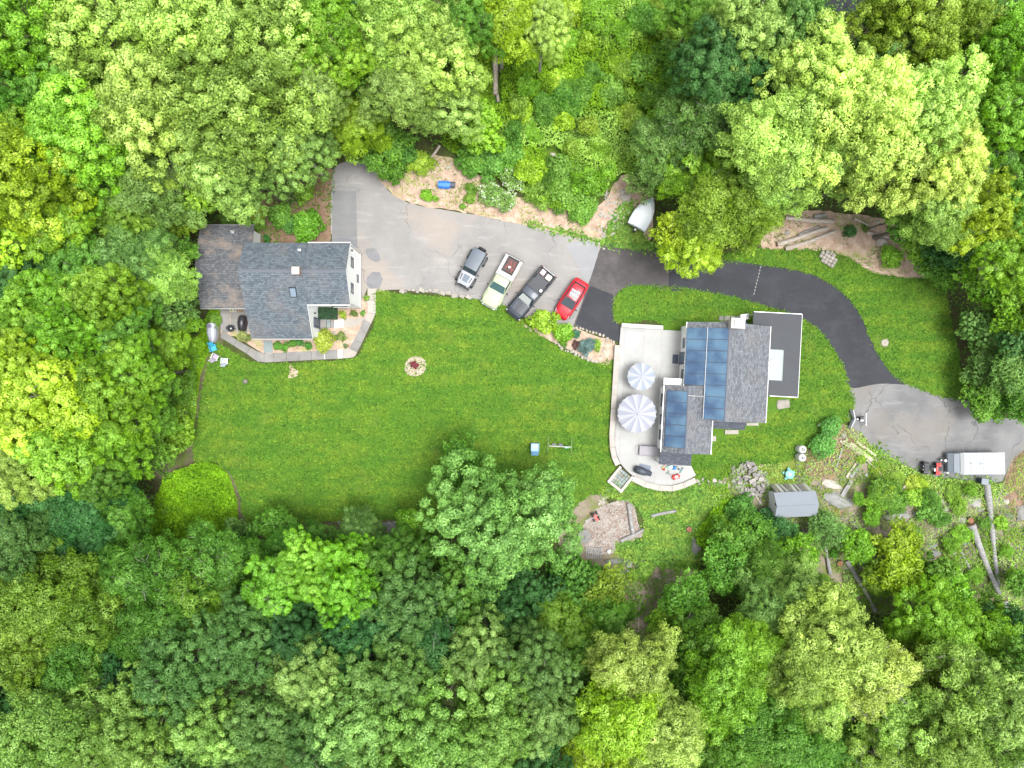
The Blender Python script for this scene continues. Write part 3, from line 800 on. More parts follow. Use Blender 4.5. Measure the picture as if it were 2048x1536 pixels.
# ------------------------------------------------------------------ trees
# px, py: crown centre in the photograph; r: crown radius in photo pixels; zt: height of the tree top in metres
TREES = [
 # upper left wood
 (235,75,120,16,'P','broad'),(400,70,135,17,'P','broad'),(560,95,120,16,'P','broad'),(330,235,135,17,'P','billow'),(500,235,135,17,'P','broad'),
 (600,300,80,12,'M','billow'),(440,335,100,13,'M','broad'),(310,385,80,12,'B','spray'),(515,365,70,10,'M','billow'),(640,205,70,13,'M','broad'),
 (50,75,110,17,'L','broad'),(20,190,80,14,'G','broad'),(150,175,75,13,'G','broad'),(25,290,75,14,'L','broad'),(190,290,105,15,'L','broad'),(60,385,115,17,'Y','broad'),
 (10,480,60,14,'Y','broad'),(115,440,75,14,'L','broad'),(200,400,70,11,'L','broad'),(270,440,75,10,'O','broad'),(352,420,52,8,'O','broad'),(400,385,48,10,'L','broad'),
 (120,20,50,12,'G','broad'),(650,70,85,15,'L','broad'),(690,145,65,13,'L','broad'),(668,20,55,12,'G','broad'),(712,250,62,8,'Y','spray'),(672,290,40,6,'O','airy'),
 # top middle
 (800,45,90,15,'P','spray'),(870,120,95,14,'P','broad'),(800,190,75,12,'M','spray'),(890,215,80,10,'M','billow'),(930,60,70,14,'G','broad'),(1000,45,75,13,'Y','spray'),
 (1085,70,60,11,'P','billow'),(745,130,55,11,'G','spray'),(770,300,50,5,'G','spray'),(740,20,50,12,'D','broad'),(960,260,50,5,'L','spray'),
 # brush slope
 (1150,190,40,2.2,'G','spray'),(1200,30,40,3,'L','spray'),(1290,40,36,2.6,'G','spray'),(1345,110,36,3,'G','spray'),
 (1095,225,28,1.8,'G','airy'),(1285,260,28,1.8,'G','spray'),(1040,225,24,1.6,'Y','spray'),(1310,190,28,2,'G','spray'),
 # top right
 (1490,55,95,16,'M','broad'),(1430,140,85,14,'D','broad'),(1570,60,85,15,'B','broad'),(1500,150,85,13,'D','billow'),(1390,30,60,11,'G','spray'),
 (1400,240,75,11,'B','airy'),(1325,300,65,8,'B','airy'),(1370,345,60,8,'L','airy'),(1290,362,38,5,'B','airy'),(1352,462,44,9,'Y','spray'),(1385,490,58,9,'Y','spray'),
 (1440,430,85,11,'O','spray'),(1505,400,66,10,'O','spray'),(1490,470,40,6,'O','spray'),(1430,360,60,9,'L','airy'),
 (1620,180,105,16,'Q','broad'),(1540,280,95,16,'Q','spray'),(1700,250,130,18,'Q','broad'),(1820,230,105,17,'Q','broad'),(1612,325,84,14,'Q','spray'),(1745,330,98,15,'Q','broad'),
 (1870,340,90,15,'Q','broad'),(1550,370,70,12,'P','airy'),(1860,430,75,13,'P','spray'),(1750,140,70,13,'B','broad'),(1800,430,48,8,'G','broad'),
 (1760,30,44,11,'G','broad'),(1800,55,105,16,'O','broad'),(1900,40,85,15,'O','broad'),(1960,20,60,14,'B','broad'),(2010,130,90,16,'L','broad'),(1930,150,60,12,'G','broad'),
 (1980,240,85,15,'L','broad'),(2030,330,80,13,'G','broad'),(1950,320,60,12,'B','spray'),(1950,430,80,13,'Y','broad'),(2020,420,70,13,'G','broad'),(1900,495,48,5.5,'D','billow'),
 (1888,548,30,3.2,'G','spray'),(2015,520,75,13,'L','broad'),(1960,560,54,6.5,'L','spray'),(2035,610,52,8,'L','broad'),(1958,655,44,4.2,'B','spray'),(1992,612,44,5,'B','spray'),(1975,735,50,4.2,'B','spray'),(2020,740,50,7,'B','spray'),
 (2040,690,50,7,'D','broad'),(1972,800,44,3.6,'G','spray'),(2035,805,45,5,'G','spray'),(1842,495,42,3.5,'L','spray'),(1866,532,36,3.5,'G','spray'),
 # left middle wood
 (70,545,70,11,'D','broad'),(175,540,75,12,'G','broad'),(280,525,70,11,'B','spray'),(335,550,60,10,'P','spray'),(338,620,48,8,'B','spray'),(225,590,80,13,'L','broad'),
 (130,600,70,13,'L','broad'),(372,505,26,7,'G','spray'),(378,645,26,4,'L','spray'),(335,690,55,6,'L','spray'),(265,680,70,11,'G','broad'),(200,640,55,10,'D','broad'),
 (60,660,80,14,'L','broad'),(150,680,75,14,'L','broad'),(40,740,85,16,'Y','broad'),(130,790,95,16,'Y','broad'),(60,830,90,16,'Y','broad'),(230,790,85,14,'L','broad'),
 (290,740,70,12,'L','broad'),(150,880,100,15,'L','broad'),(90,930,80,14,'P','broad'),(240,870,80,12,'L','broad'),(310,830,70,9,'G','broad'),(20,900,60,12,'G','broad'),
 (290,900,55,8,'G','spray'),(358,775,36,3.5,'G','spray'),(345,860,42,3.5,'L','spray'),(215,950,60,11,'G','broad'),(372,590,24,5,'B','spray'),
 (20,600,40,12,'D','broad'),
 # lower left
 (90,1010,75,11,'D','spray'),(180,1010,75,10,'D','spray'),(250,1010,68,8,'G','spray'),(20,1000,60,11,'D','broad'),(40,1090,75,13,'B','spray'),(130,1090,65,9,'D','spray'),
 (215,1075,60,8,'D','spray'),(285,1090,34,5,'G','spray'),(100,1180,95,13,'O','spray'),(190,1210,95,12,'O','spray'),(60,1280,85,13,'O','spray'),(170,1300,85,11,'G','spray'),
 (320,1150,80,12,'G','airy'),(395,1180,75,11,'O','airy'),(260,1120,60,9,'G','spray'),(440,1120,70,10,'G','airy'),(478,1085,42,5,'B','airy'),(520,1110,50,6,'G','spray'),
 (330,1240,80,12,'G','spray'),(440,1230,70,10,'G','airy'),(560,1050,42,5,'G','airy'),(590,1095,60,7,'G','spray'),(560,1175,70,13,'L','broad'),(620,1130,65,13,'L','broad'),
 (690,1170,70,13,'L','broad'),(660,1110,50,8,'G','spray'),(500,1270,90,14,'B','billow'),(600,1250,80,13,'D','billow'),(620,1340,80,14,'M','billow'),(380,1330,90,14,'B','billow'),
 (300,1430,100,15,'P','billow'),(430,1440,90,14,'P','billow'),(120,1440,100,14,'P','spray'),(30,1400,70,12,'D','broad'),(550,1430,90,14,'B','broad'),(200,1500,60,12,'P','spray'),
 (60,1520,60,12,'P','spray'),(380,1520,60,13,'B','broad'),(500,1520,70,12,'B','billow'),(260,1350,55,11,'D','spray'),(20,1480,50,11,'G','broad'),
 # bottom middle
 (995,1040,134,13,'M','billow'),(1085,1010,66,10,'M','billow'),(925,935,52,7,'G','spray'),(720,1075,55,6,'B','spray'),(790,1110,75,10,'G','broad'),(720,1120,60,9,'L','broad'),(830,1050,35,6,'L','airy'),
 (810,1200,90,12,'B','billow'),(720,1240,85,12,'D','billow'),(920,1200,80,10,'G','broad'),(1010,1210,75,9,'D','broad'),(870,1270,80,12,'D','airy'),(960,1300,85,13,'M','billow'),
 (1060,1320,85,13,'B','billow'),(800,1340,95,14,'M','billow'),(720,1420,100,15,'M','billow'),(860,1440,115,15,'P','billow'),(990,1420,105,15,'P','billow'),(1080,1420,80,14,'M','billow'),
 (650,1460,80,14,'B','billow'),(780,1520,70,14,'P','billow'),(930,1520,70,14,'M','billow'),(1070,1510,70,13,'D','broad'),(700,1330,60,11,'D','broad'),(1130,1370,55,9,'B','airy'),
 (1145,1155,52,5,'G','spray'),(1205,1180,48,5,'O','spray'),(1120,1240,65,7,'O','spray'),(1200,1240,60,6,'G','spray'),(1080,1180,50,6,'D','broad'),(1180,1310,60,8,'G','spray'),
 # bottom right
 (1260,1330,85,13,'Q','spray'),(1230,1420,90,14,'Y','spray'),(1320,1440,85,14,'Q','spray'),(1200,1510,70,13,'Y','spray'),(1320,1520,60,13,'Q','spray'),(1170,1450,50,11,'G','broad'),
 (1370,1190,50,6,'G','spray'),(1325,1242,34,3.5,'L','spray'),(1400,1290,80,9,'G','spray'),(1440,1360,90,12,'L','spray'),(1500,1310,70,10,'L','spray'),(1380,1370,55,9,'G','spray'),
 (1450,1075,36,3.5,'G','spray'),(1500,1080,50,4.5,'G','spray'),(1450,1130,52,5,'G','spray'),(1560,1062,34,3,'D','spray'),(1530,1140,58,6,'G','spray'),(1590,1110,44,4.5,'L','spray'),
 (1648,1058,38,3,'B','airy'),(1585,1190,72,8,'M','spray'),(1530,1220,65,8,'B','spray'),(1650,1200,42,5,'B','spray'),(1660,1280,95,13,'Q','spray'),(1740,1340,80,13,'Q','airy'),
 (1600,1330,75,12,'P','spray'),(1640,1390,70,11,'P','airy'),(1520,1430,85,11,'G','spray'),(1440,1490,80,10,'G','spray'),(1600,1490,80,10,'G','spray'),(1690,1460,50,7,'G','airy'),
 (1715,1090,34,3.2,'L','spray'),(1795,1085,44,4.5,'Y','airy'),(1795,1145,46,5,'Y','spray'),(1752,1150,28,3.5,'O','airy'),(1862,1150,46,5,'G','spray'),(1895,1190,48,6,'L','spray'),
 (1850,1240,70,8,'L','spray'),(1930,1270,80,9,'L','spray'),(1830,1300,65,7,'O','spray'),(1960,1330,70,9,'G','spray'),(1965,1215,36,5,'G','spray'),(2035,1165,26,3.5,'G','airy'),
 (2020,1260,55,8,'D','spray'),(1900,1390,95,13,'P','airy'),(1990,1400,85,14,'M','spray'),(1800,1440,85,12,'P','airy'),(1880,1490,85,14,'P','spray'),(1990,1490,80,14,'P','airy'),
 (1770,1500,70,11,'P','airy'),(1860,1330,50,9,'O','spray'),(1700,1520,60,9,'G','spray'),(2030,1330,50,12,'G','spray'),
 (1768,985,30,1.8,'G','spray'),(1752,1000,24,1.6,'L','spray'),(1790,1005,26,1.6,'G','spray'),(1822,995,20,1.2,'L','spray'),
]
TREES += [(1176, 253, 20, 2.6, 'O', 'broad'), (1247, 63, 27, 1.8, 'L', 'spray'), (1256, 233, 25, 1.9, 'O', 'airy'), (1054, 173, 24, 2.6, 'L', 'spray'), (1060, 345, 30, 2.5, 'Y', 'spray'), (1022, 313, 28, 1.8, 'G', 'broad'), (1028, 264, 22, 2.1, 'G', 'broad'), (1125, 160, 27, 1.3, 'Y', 'spray'), (1312, 17, 18, 2.1, 'O', 'spray'), (1188, 44, 25, 1.9, 'L', 'airy'), (1050, 126, 29, 1.5, 'L', 'spray'), (1221, 186, 30, 1.4, 'G', 'broad'), (1142, 21, 26, 2.5, 'Y', 'broad'), (1134, 199, 30, 2.3, 'G', 'spray'), (1300, 195, 19, 1.7, 'L', 'broad'), (1144, 296, 18, 1.6, 'O', 'spray'), (1038, 213, 23, 2.0, 'O', 'broad'), (1066, 267, 20, 1.6, 'L', 'airy'), (1127, 246, 20, 2.2, 'Y', 'broad'), (1176, 365, 29, 2.6, 'L', 'airy'), (1135, 80, 27, 1.4, 'L', 'spray'), (1285, 136, 29, 2.0, 'G', 'broad'), (1089, 13, 22, 1.4, 'G', 'broad'), (1308, 247, 26, 2.1, 'L', 'airy'), (1085, 205, 19, 1.6, 'G', 'broad'), (1097, 360, 18, 2.2, 'G', 'spray'), (1331, 70, 17, 1.5, 'O', 'broad'), (1105, 104, 26, 2.1, 'L', 'spray'), (1218, 343, 17, 2.6, 'L', 'spray'), (1198, 302, 21, 1.5, 'L', 'spray'), (1052, 43, 26, 2.5, 'O', 'broad'), (1346, 145, 29, 2.0, 'G', 'spray'), (1247, 136, 28, 1.7, 'O', 'spray'), (1316, 318, 19, 1.6, 'Y', 'broad'), (1185, 144, 19, 1.4, 'G', 'spray'), (1005, 73, 26, 2.0, 'L', 'spray'), (1351, 20, 30, 1.8, 'G', 'broad'), (1176, 86, 20, 2.5, 'Y', 'broad'), (1829, 1174, 13, 1.4, 'L', 'spray'), (1950, 1150, 17, 0.9, 'L', 'spray'), (1891, 1163, 14, 1.1, 'Y', 'spray'), (1941, 980, 13, 1.2, 'L', 'airy'), (1715, 997, 13, 1.6, 'L', 'airy'), (1765, 1175, 21, 1.3, 'L', 'spray'), (1861, 997, 20, 1.4, 'G', 'spray'), (1814, 1119, 17, 1.2, 'Y', 'spray'), (1715, 1087, 20, 1.5, 'L', 'airy'), (1824, 1076, 21, 0.9, 'G', 'spray'), (1883, 1038, 17, 1.1, 'G', 'spray'), (1644, 1161, 16, 1.7, 'L', 'airy'), (1923, 1068, 20, 1.1, 'L', 'airy'), (1902, 1133, 16, 1.4, 'L', 'airy'), (1761, 1098, 13, 1.4, 'Y', 'spray'), (1843, 967, 13, 0.8, 'Y', 'spray'), (2022, 1149, 13, 1.3, 'L', 'airy'), (2001, 1045, 15, 1.1, 'L', 'spray'), (1770, 984, 19, 1.8, 'Y', 'airy'), (1794, 1157, 19, 1.6, 'Y', 'airy'), (2012, 1102, 14, 1.2, 'L', 'spray'), (1845, 1146, 21, 1.5, 'L', 'spray'), (1900, 1089, 17, 1.2, 'L', 'spray'), (1749, 1142, 16, 1.3, 'Y', 'spray'), (1968, 1046, 13, 1.1, 'G', 'airy'), (1744, 1032, 18, 1.7, 'L', 'spray')]
LANDMARKS = [('the gabled house', 590, 580), ('the four parked cars', 1040, 570), ('the solar-roofed house', 1450, 770), ('the white camper trailer', 1952, 925), ('the grey shed', 1590, 1003),
             ('the wood chip patch', 1225, 1045), ('the wooden swing set', 1118, 890), ('the driveway logs', 1610, 475), ('the blue tarped barrel', 893, 370), ('the covered white boat', 1283, 432),
             ('the lime ground cover', 400, 1010), ('the three lawn chairs', 440, 705), ('the far driveway bend', 1800, 650), ('the top lime corner', 0, 0), ('the top dark corner', 2048, 0),
             ('the bottom olive corner', 0, 1536), ('the corner below the camper', 2048, 1536), ('the bottom edge midpoint', 1024, 1536), ('the top edge midpoint', 1024, 0)]
ORD = ['', 'second ', 'third ', 'fourth ', 'fifth ', 'sixth ', 'seventh ', 'eighth ', 'ninth ', 'tenth ', 'eleventh ', 'twelfth ', 'thirteenth ', 'fourteenth ', 'fifteenth ', 'sixteenth ', 'seventeenth ', 'eighteenth ', 'nineteenth ', 'twentieth ']
STY = {'broad': 'clumped', 'billow': 'billowing', 'spray': 'feathery', 'airy': 'sparse open'}
_lm = {}
for i, (px, py, r, zt, c, st) in enumerate(TREES):
    d = [(math.hypot(px - l[1], py - l[2]), k) for k, l in enumerate(LANDMARKS)]
    _lm[i] = min(d)
def tree_label(i):
    return _tl(i).replace('growing towards', 'near')
def _tl(i):
    px, py, r, zt, c, st = TREES[i]
    kind = 'bush' if zt < 4.6 else 'small tree' if zt < 8.5 else 'tree'
    key = (c, st, kind, _lm[i][1])
    same = sorted(_lm[j][0] for j in range(len(TREES)) if (TREES[j][4], TREES[j][5], 'bush' if TREES[j][3] < 4.6 else 'small tree' if TREES[j][3] < 8.5 else 'tree', _lm[j][1]) == key)
    n = same.index(_lm[i][0])
    lm = LANDMARKS[key[3]][0]
    if len(same) == 1:
        return f"{STY[st]} {TC[c][3]} {kind} growing towards {lm}"
    return f"{STY[st]} {TC[c][3]} {kind}, {ORD[n].strip() or 'first'} out from {lm}"
_tr = random.Random(5)
_cnt = {}
for i, (px, py, r, zt, c, st) in enumerate(TREES):
    Rm = r * GK
    crown_h = min(zt * 0.42, Rm * 0.95)
    zc = zt - crown_h
    f = (CAMH - zc) / CAMH
    Rw = Rm * f * 1.0
    p = at(px, py, zc)
    k = _cnt.get(st, 0); _cnt[st] = k + 1
    cm, tm = PROTO[st][k % len(PROTO[st])]
    kind = 'bush' if zt < 4.6 else 'tree'
    small = Rw < 2.6
    if small: cm, tm = (SAP[k % 3] if st in ('airy', 'spray') and k % 4 != 3 else BUSH[k % len(BUSH)])
    t = thing('broadleaf_tree' if kind == 'tree' else 'leafy_bush', tree_label(i), kind, (p.x, p.y, 0), _tr.uniform(0, 2 * PI), 'woodland trees around the clearing' if kind == 'tree' else 'wild bushes around the clearing')
    s = Rw / (1.3 if small else 5.0)
    co = bpy.data.objects.new('crown', cm); COL.objects.link(co); co.parent = t
    co.location = (0, 0, zc); sz = crown_h / (1.15 if small else 4.2)
    co.scale = (s * _tr.uniform(0.92, 1.08), s * _tr.uniform(0.92, 1.08), sz)
    b = TC[c]
    q = _tr.uniform(0.84, 1.14) * (0.8 if py > 1060 and px < 1170 and c != 'L' else 1.06 if py < 480 else 1.0); hx = _tr.uniform(0.9, 1.12) * (0.86 if py > 1000 and px < 1170 else 1.0)  # brightness falloff painted into the tint: lower wood darker, upper woods lighter
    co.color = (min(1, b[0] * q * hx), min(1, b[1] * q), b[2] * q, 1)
    to = bpy.data.objects.new('trunk', tm); COL.objects.link(to); to.parent = t
    to.location = (0, 0, zc)
    to.scale = (s, s, zc / (1.3 if small else 9.0))

# ------------------------------------------------------------------ ground foliage (nobody could count it)
def ground_leaves(name, polys, dens, size, zf, col=None, holes=(), mat=None, seed=3, up=0.9, label=None, cfun=None, aspect=0.5, tilt=0.45):
    xs, ys = [], []
    for P in polys:
        n_area = scatter_in(P, 10)[2]
        x, y, _ = scatter_in(P, int(dens * n_area), holes)
        xs.append(x); ys.append(y)
    x = np.concatenate(xs); y = np.concatenate(ys)
    r = np.random.default_rng(seed)
    h = zf(x, y)
    keep = h > 0
    x, y, h = x[keep], y[keep], h[keep]
    n = len(x)
    z = h * (1 - 0.35 * r.random(n) ** 2)
    nn = np.stack([r.normal(0, tilt, n), r.normal(0, tilt, n), np.full(n, up)], 1)
    v = np.clip(r.normal(0.42, 0.2, n) + (vnoise(x, y, seed + 9, 0.9) - 0.5) * 0.5, 0, 1)
    c = cfun(x, y, r) if cfun is not None else np.zeros(n)
    me = leaf_mesh(name, np.stack([x, y, z], 1), nn, size, v, c, mat or M_leaf, seed=seed, aspect=aspect)
    o = bpy.data.objects.new(name, me); COL.objects.link(o)
    o['kind'] = 'stuff'
    if label: o['label'] = label
    if col: o.color = (*col, 1)
    return o

def blades(name, polys, dens, ln, mat, seed, holes=(), edge=0.0, label=None):
    """grass: thin leaning triangles"""
    xs, ys = [], []
    for P in polys:
        a = scatter_in(P, 10)[2]
        x, y, _ = scatter_in(P, int(dens * a), holes)
        xs.append(x); ys.append(y)
        if edge:
            Q = np.asarray(P); L = np.linalg.norm(np.roll(Q, -1, 0) - Q, axis=1)
            m = int(L.sum() * 16)
            idx = rng.integers(0, len(Q), m); t = rng.random(m)[:, None]
            e = Q[idx] * (1 - t) + np.roll(Q, -1, 0)[idx] * t
            e = e + rng.normal(0, edge, e.shape)
            xs.append(e[:, 0]); ys.append(e[:, 1])
    x = np.concatenate(xs); y = np.concatenate(ys); n = len(x)
    r = np.random.default_rng(seed)
    az = r.uniform(0, 2 * PI, n); L = ln * r.uniform(0.6, 1.4, n); w = L * r.uniform(0.18, 0.34, n)
    hgt = L * r.uniform(0.25, 0.8, n)
    dx, dy = np.cos(az), np.sin(az)
    V = np.empty((n, 3, 3), np.float32)
    V[:, 0] = np.stack([x - dy * w, y + dx * w, np.full(n, 0.02)], 1)
    V[:, 1] = np.stack([x + dy * w, y - dx * w, np.full(n, 0.02)], 1)
    V[:, 2] = np.stack([x + dx * L, y + dy * L, 0.02 + hgt], 1)
    me = bpy.data.meshes.new(name)
    me.vertices.add(n * 3); me.vertices.foreach_set('co', V.reshape(-1))
    me.loops.add(n * 3); me.loops.foreach_set('vertex_index', np.arange(n * 3, dtype=np.int32))
    me.polygons.add(n); me.polygons.foreach_set('loop_start', np.arange(0, n * 3, 3, dtype=np.int32)); me.polygons.foreach_set('loop_total', np.full(n, 3, np.int32))
    me.update(calc_edges=True)
    A = me.attributes.new('v', 'FLOAT', 'FACE'); A.data.foreach_set('value', np.clip(r.normal(0.45, 0.2, n), 0, 1).astype(np.float32))
    me.materials.append(mat)
    o = bpy.data.objects.new(name, me); COL.objects.link(o); o['kind'] = 'stuff'
    if label: o['label'] = label
    return o

H_house2 = [(12.0, 6.2), (28.6, 5.5), (28.2, -1.2), (24.8, -4.2), (19.6, -6.4), (14.6, -6.6)]
blades('mown_grass', [Q_lawn, Q_lawn3], 85, 0.19, M_blade, 1, edge=0.07, label='fine green grass of the mown lawn')
blades('mown_grass', [Q_lawn2], 85, 0.19, M_blade, 2, edge=0.07, holes=[H_house2], label='fine green grass around the solar-roofed house')
blades('long_grass', [Q_lawn4], 110, 0.3, M_blade2, 3, edge=0.15, label='longer rough grass below the patio')
blades('weedy_grass', [Q_verge, Q_verge2], 50, 0.3, M_blade2, 4, edge=0.25, label='sparse yellowish grass along the verge')

def mound(h0, h1, sc, seed, cut=None):
    def f(x, y):
        n_ = vnoise(x, y, seed, sc) * 0.65 + vnoise(x, y, seed + 1, sc * 2.7) * 0.35
        h = h0 + (h1 - h0) * np.clip((n_ - 0.25) / 0.5, 0, 1)
        if cut is not None: h = np.where(n_ < cut, -1, h)
        return h
    return f
def yel(sc, seed, lo=0.5, amt=1.0):
    return lambda x, y, r: np.clip((vnoise(x, y, seed, sc) - lo) * 4, 0, amt) * r.uniform(0.5, 1, len(x))

ground_leaves('ground_cover', [Q_cover, Q_cover2], 120, 0.13, mound(0.1, 0.9, 1.1, 4), (0.19, 0.38, 0.010), mat=M_leaf, seed=5, label='glossy lime green ground cover plants')
ground_leaves('ground_cover', [Q_cover3], 45, 0.13, mound(0.15, 0.6, 0.6, 5), (0.17, 0.34, 0.012), seed=6, cfun=yel(0.5, 3, 0.45), label='leafy creeper along the wood edge by the lawn')
F = lambda pts: [flat(*p) for p in pts]
P_brush = F([(960, -40), (1400, -60), (1400, 200), (1330, 330), (1290, 350), (1240, 350), (1190, 400), (1180, 430), (1100, 420), (1040, 385), (960, 340), (880, 290), (930, 200), (960, 100)])
ground_leaves('undergrowth', [P_brush], 105, 0.12, mound(0.12, 1.6, 0.5, 7, 0.1), (0.19, 0.35, 0.012), seed=7, holes=[F([(1092, 300), (1112, 298), (1126, 318), (1118, 338), (1104, 354), (1088, 350), (1096, 328)]), F([(1155, 340), (1168, 342), (1166, 354), (1154, 352)]), F([(984, 110), (1000, 110), (1004, 208), (988, 208)])], cfun=yel(0.3, 12, 0.42, 1.0), label='tangled bright green brush on the slope above the parking area')
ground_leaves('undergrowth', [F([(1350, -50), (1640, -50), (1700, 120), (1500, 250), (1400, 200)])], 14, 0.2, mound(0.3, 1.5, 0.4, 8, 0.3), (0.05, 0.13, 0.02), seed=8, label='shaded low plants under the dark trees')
P_woodL = F([(-150, -150), (720, -150), (690, 320), (540, 380), (500, 440), (400, 450), (398, 640), (400, 700), (384, 880), (300, 925), (320, 1000), (300, 1110), (-150, 1110)])
P_woodB = F([(-150, 1110), (480, 1090), (700, 1095), (860, 1070), (1120, 1110), (1240, 1160), (1300, 1200), (1400, 1130), (1480, 1080), (1560, 1100), (1640, 1200), (1760, 1240), (1900, 1210), (2200, 1230), (2200, 1700), (-150, 1700)])
P_woodR = F([(1560, -150), (2200, -150), (2200, 830), (2040, 830), (1950, 800), (1925, 720), (1900, 620), (1850, 545), (1860, 470), (1700, 420), (1540, 420), (1420, 500), (1320, 480), (1300, 360), (1400, 220), (1640, 120)])
P_woodT = F([(690, 320), (720, -150), (980, -100), (960, 100), (930, 200), (880, 290), (800, 340), (760, 330)])
for k, P in enumerate((P_woodL, P_woodB, P_woodR, P_woodT)):
    ground_leaves('undergrowth', [P], 13, 0.17, mound(0.15, 1.3, 0.3, 20 + k, 0.3), (0.09, 0.19, 0.02), seed=30 + k, cfun=yel(0.2, 40 + k, 0.6, 0.6), label='low plants on the woodland floor')
P_soilf = F(P_soil)
ground_leaves('weeds', [F([(1235, 1120), (1400, 1120), (1400, 1190), (1330, 1300), (1240, 1270)]), F([(1680, 1120), (1790, 1120), (1790, 1260), (1700, 1260)])], 40, 0.12, mound(0.05, 0.7, 0.6, 57, 0.4), (0.13, 0.27, 0.02), seed=57, cfun=yel(0.4, 50, 0.45), label='weeds in the shaded gaps between the lower trees')
ground_leaves('weeds', [P_soilf, F([(1390, 1080), (1480, 1060), (1640, 1190), (1500, 1200), (1400, 1180)])], 60, 0.085, mound(0.05, 0.6, 0.6, 51, 0.36), (0.17, 0.31, 0.02), seed=51, cfun=yel(0.4, 50, 0.45), label='weeds growing over the bare rocky ground')
ground_leaves('weeds', [F([(1745, 893), (1800, 926), (1850, 949), (1900, 957), (1990, 970), (1985, 1010), (1880, 1000), (1820, 985), (1780, 990), (1740, 950)])], 45, 0.09, mound(0.05, 0.3, 0.7, 52, 0.35), (0.2, 0.27, 0.02), seed=52, cfun=yel(0.4, 50, 0.4), label='yellow green weeds along the lower driveway edge')
ground_leaves('weeds', [F([(1900, 1060), (2120, 1050), (2120, 1230), (1900, 1210), (1880, 1120)])], 42, 0.12, mound(0.05, 0.6, 0.5, 53, 0.3), (0.16, 0.30, 0.02), seed=53, cfun=yel(0.4, 55, 0.45), label='green weeds beside the long logs')
ground_leaves('weeds', [F([(745, 330), (800, 350), (880, 310), (960, 350), (1040, 395), (1100, 390), (1180, 425), (1195, 486), (1110, 464), (1000, 439), (900, 418), (826, 404)])], 26, 0.09, mound(0.05, 0.3, 0.6, 54, 0.47), (0.18, 0.27, 0.02), seed=54, cfun=yel(0.4, 55, 0.4), label='sparse weeds on the mulched bank')
ground_leaves('weeds', [F([(1540, 430), (1680, 425), (1800, 450), (1850, 520), (1800, 555), (1700, 520), (1530, 500)])], 28, 0.09, mound(0.05, 0.3, 0.6, 55, 0.47), (0.14, 0.24, 0.02), seed=55, cfun=yel(0.4, 55, 0.4), label='sparse weeds around the driveway logs')
ground_leaves('weeds', [F([(498, 380), (672, 340), (664, 474), (640, 490), (520, 490)])], 30, 0.11, mound(0.05, 0.5, 0.6, 56, 0.42), (0.13, 0.24, 0.02), seed=56, cfun=yel(0.4, 55, 0.5), label='weeds behind the gabled house')
# ------------------------------------------------------------------ house materials
def shingle_mat(name, a, b_, warm, ax='x', warm_amt=0.35):
    """asphalt shingles: courses across the slope, tabs of uneven tone; ax is the axis the courses run along"""
    m, nt, b, out = newmat(name)
    tc = objc(nt)
    sep = nt.nodes.new('ShaderNodeSeparateXYZ'); nt.links.new(tc, sep.inputs[0])
    cmb = nt.nodes.new('ShaderNodeCombineXYZ')
    nt.links.new(sep.outputs[0 if ax == 'x' else 1], cmb.inputs[0])
    nt.links.new(sep.outputs[1 if ax == 'x' else 0], cmb.inputs[1])
    br = nt.nodes.new('ShaderNodeTexBrick')
    br.offset = 0.5; br.inputs['Scale'].default_value = 1.0
    br.inputs['Brick Width'].default_value = 0.30; br.inputs['Row Height'].default_value = 0.16
    br.inputs['Mortar Size'].default_value = 0.014; br.inputs['Mortar Smooth'].default_value = 0.3
    br.inputs['Bias'].default_value = -0.15
    br.inputs['Color1'].default_value = (*a, 1); br.inputs['Color2'].default_value = (*b_, 1)
    br.inputs['Mortar'].default_value = (a[0] * 0.55, a[1] * 0.55, a[2] * 0.55, 1)
    nt.links.new(cmb.outputs[0], br.inputs['Vector'])
    w = noise(nt, 0.35, 4, 0.6, tc)
    c = mix(nt, ramp(nt, w, [(0.5, (0, 0, 0)), (0.68, (warm_amt,) * 3)]), br.outputs['Color'], warm)
    sp = noise(nt, 8.0, 3, 0.8, tc)
    c = mix(nt, ramp(nt, sp, [(0.54, (0, 0, 0)), (0.66, (0.4,) * 3)]), c, tuple(min(1, v * 1.8) for v in b_))
    nt.links.new(c, b.inputs['Base Color'])
    b.inputs['Roughness'].default_value = 0.85; b.inputs['Specular IOR Level'].default_value = 0.3
    bump(nt, b, br.outputs['Fac'], 0.5, -0.01)
    return m
SH_A, SH_B, SH_W = (0.070, 0.086, 0.105), (0.135, 0.16, 0.18), (0.17, 0.145, 0.13)
M_shx = shingle_mat('shingles_across', SH_A, SH_B, SH_W, 'x')
M_shy = shingle_mat('shingles_along', (0.088, 0.095, 0.108), (0.17, 0.18, 0.197), SH_W, 'y', 0.3)
M_shold = shingle_mat('worn_shingles', (0.075, 0.08, 0.09), (0.145, 0.148, 0.155), (0.25, 0.19, 0.15), 'x', 0.9)
M_shdark = shingle_mat('dark_shingles', (0.055, 0.062, 0.08), (0.09, 0.1, 0.12), (0.1, 0.09, 0.09), 'x', 0.1)
M_ridge = paint('ridge_shingles', (0.12, 0.13, 0.155), 0.85, bmp=0.3)

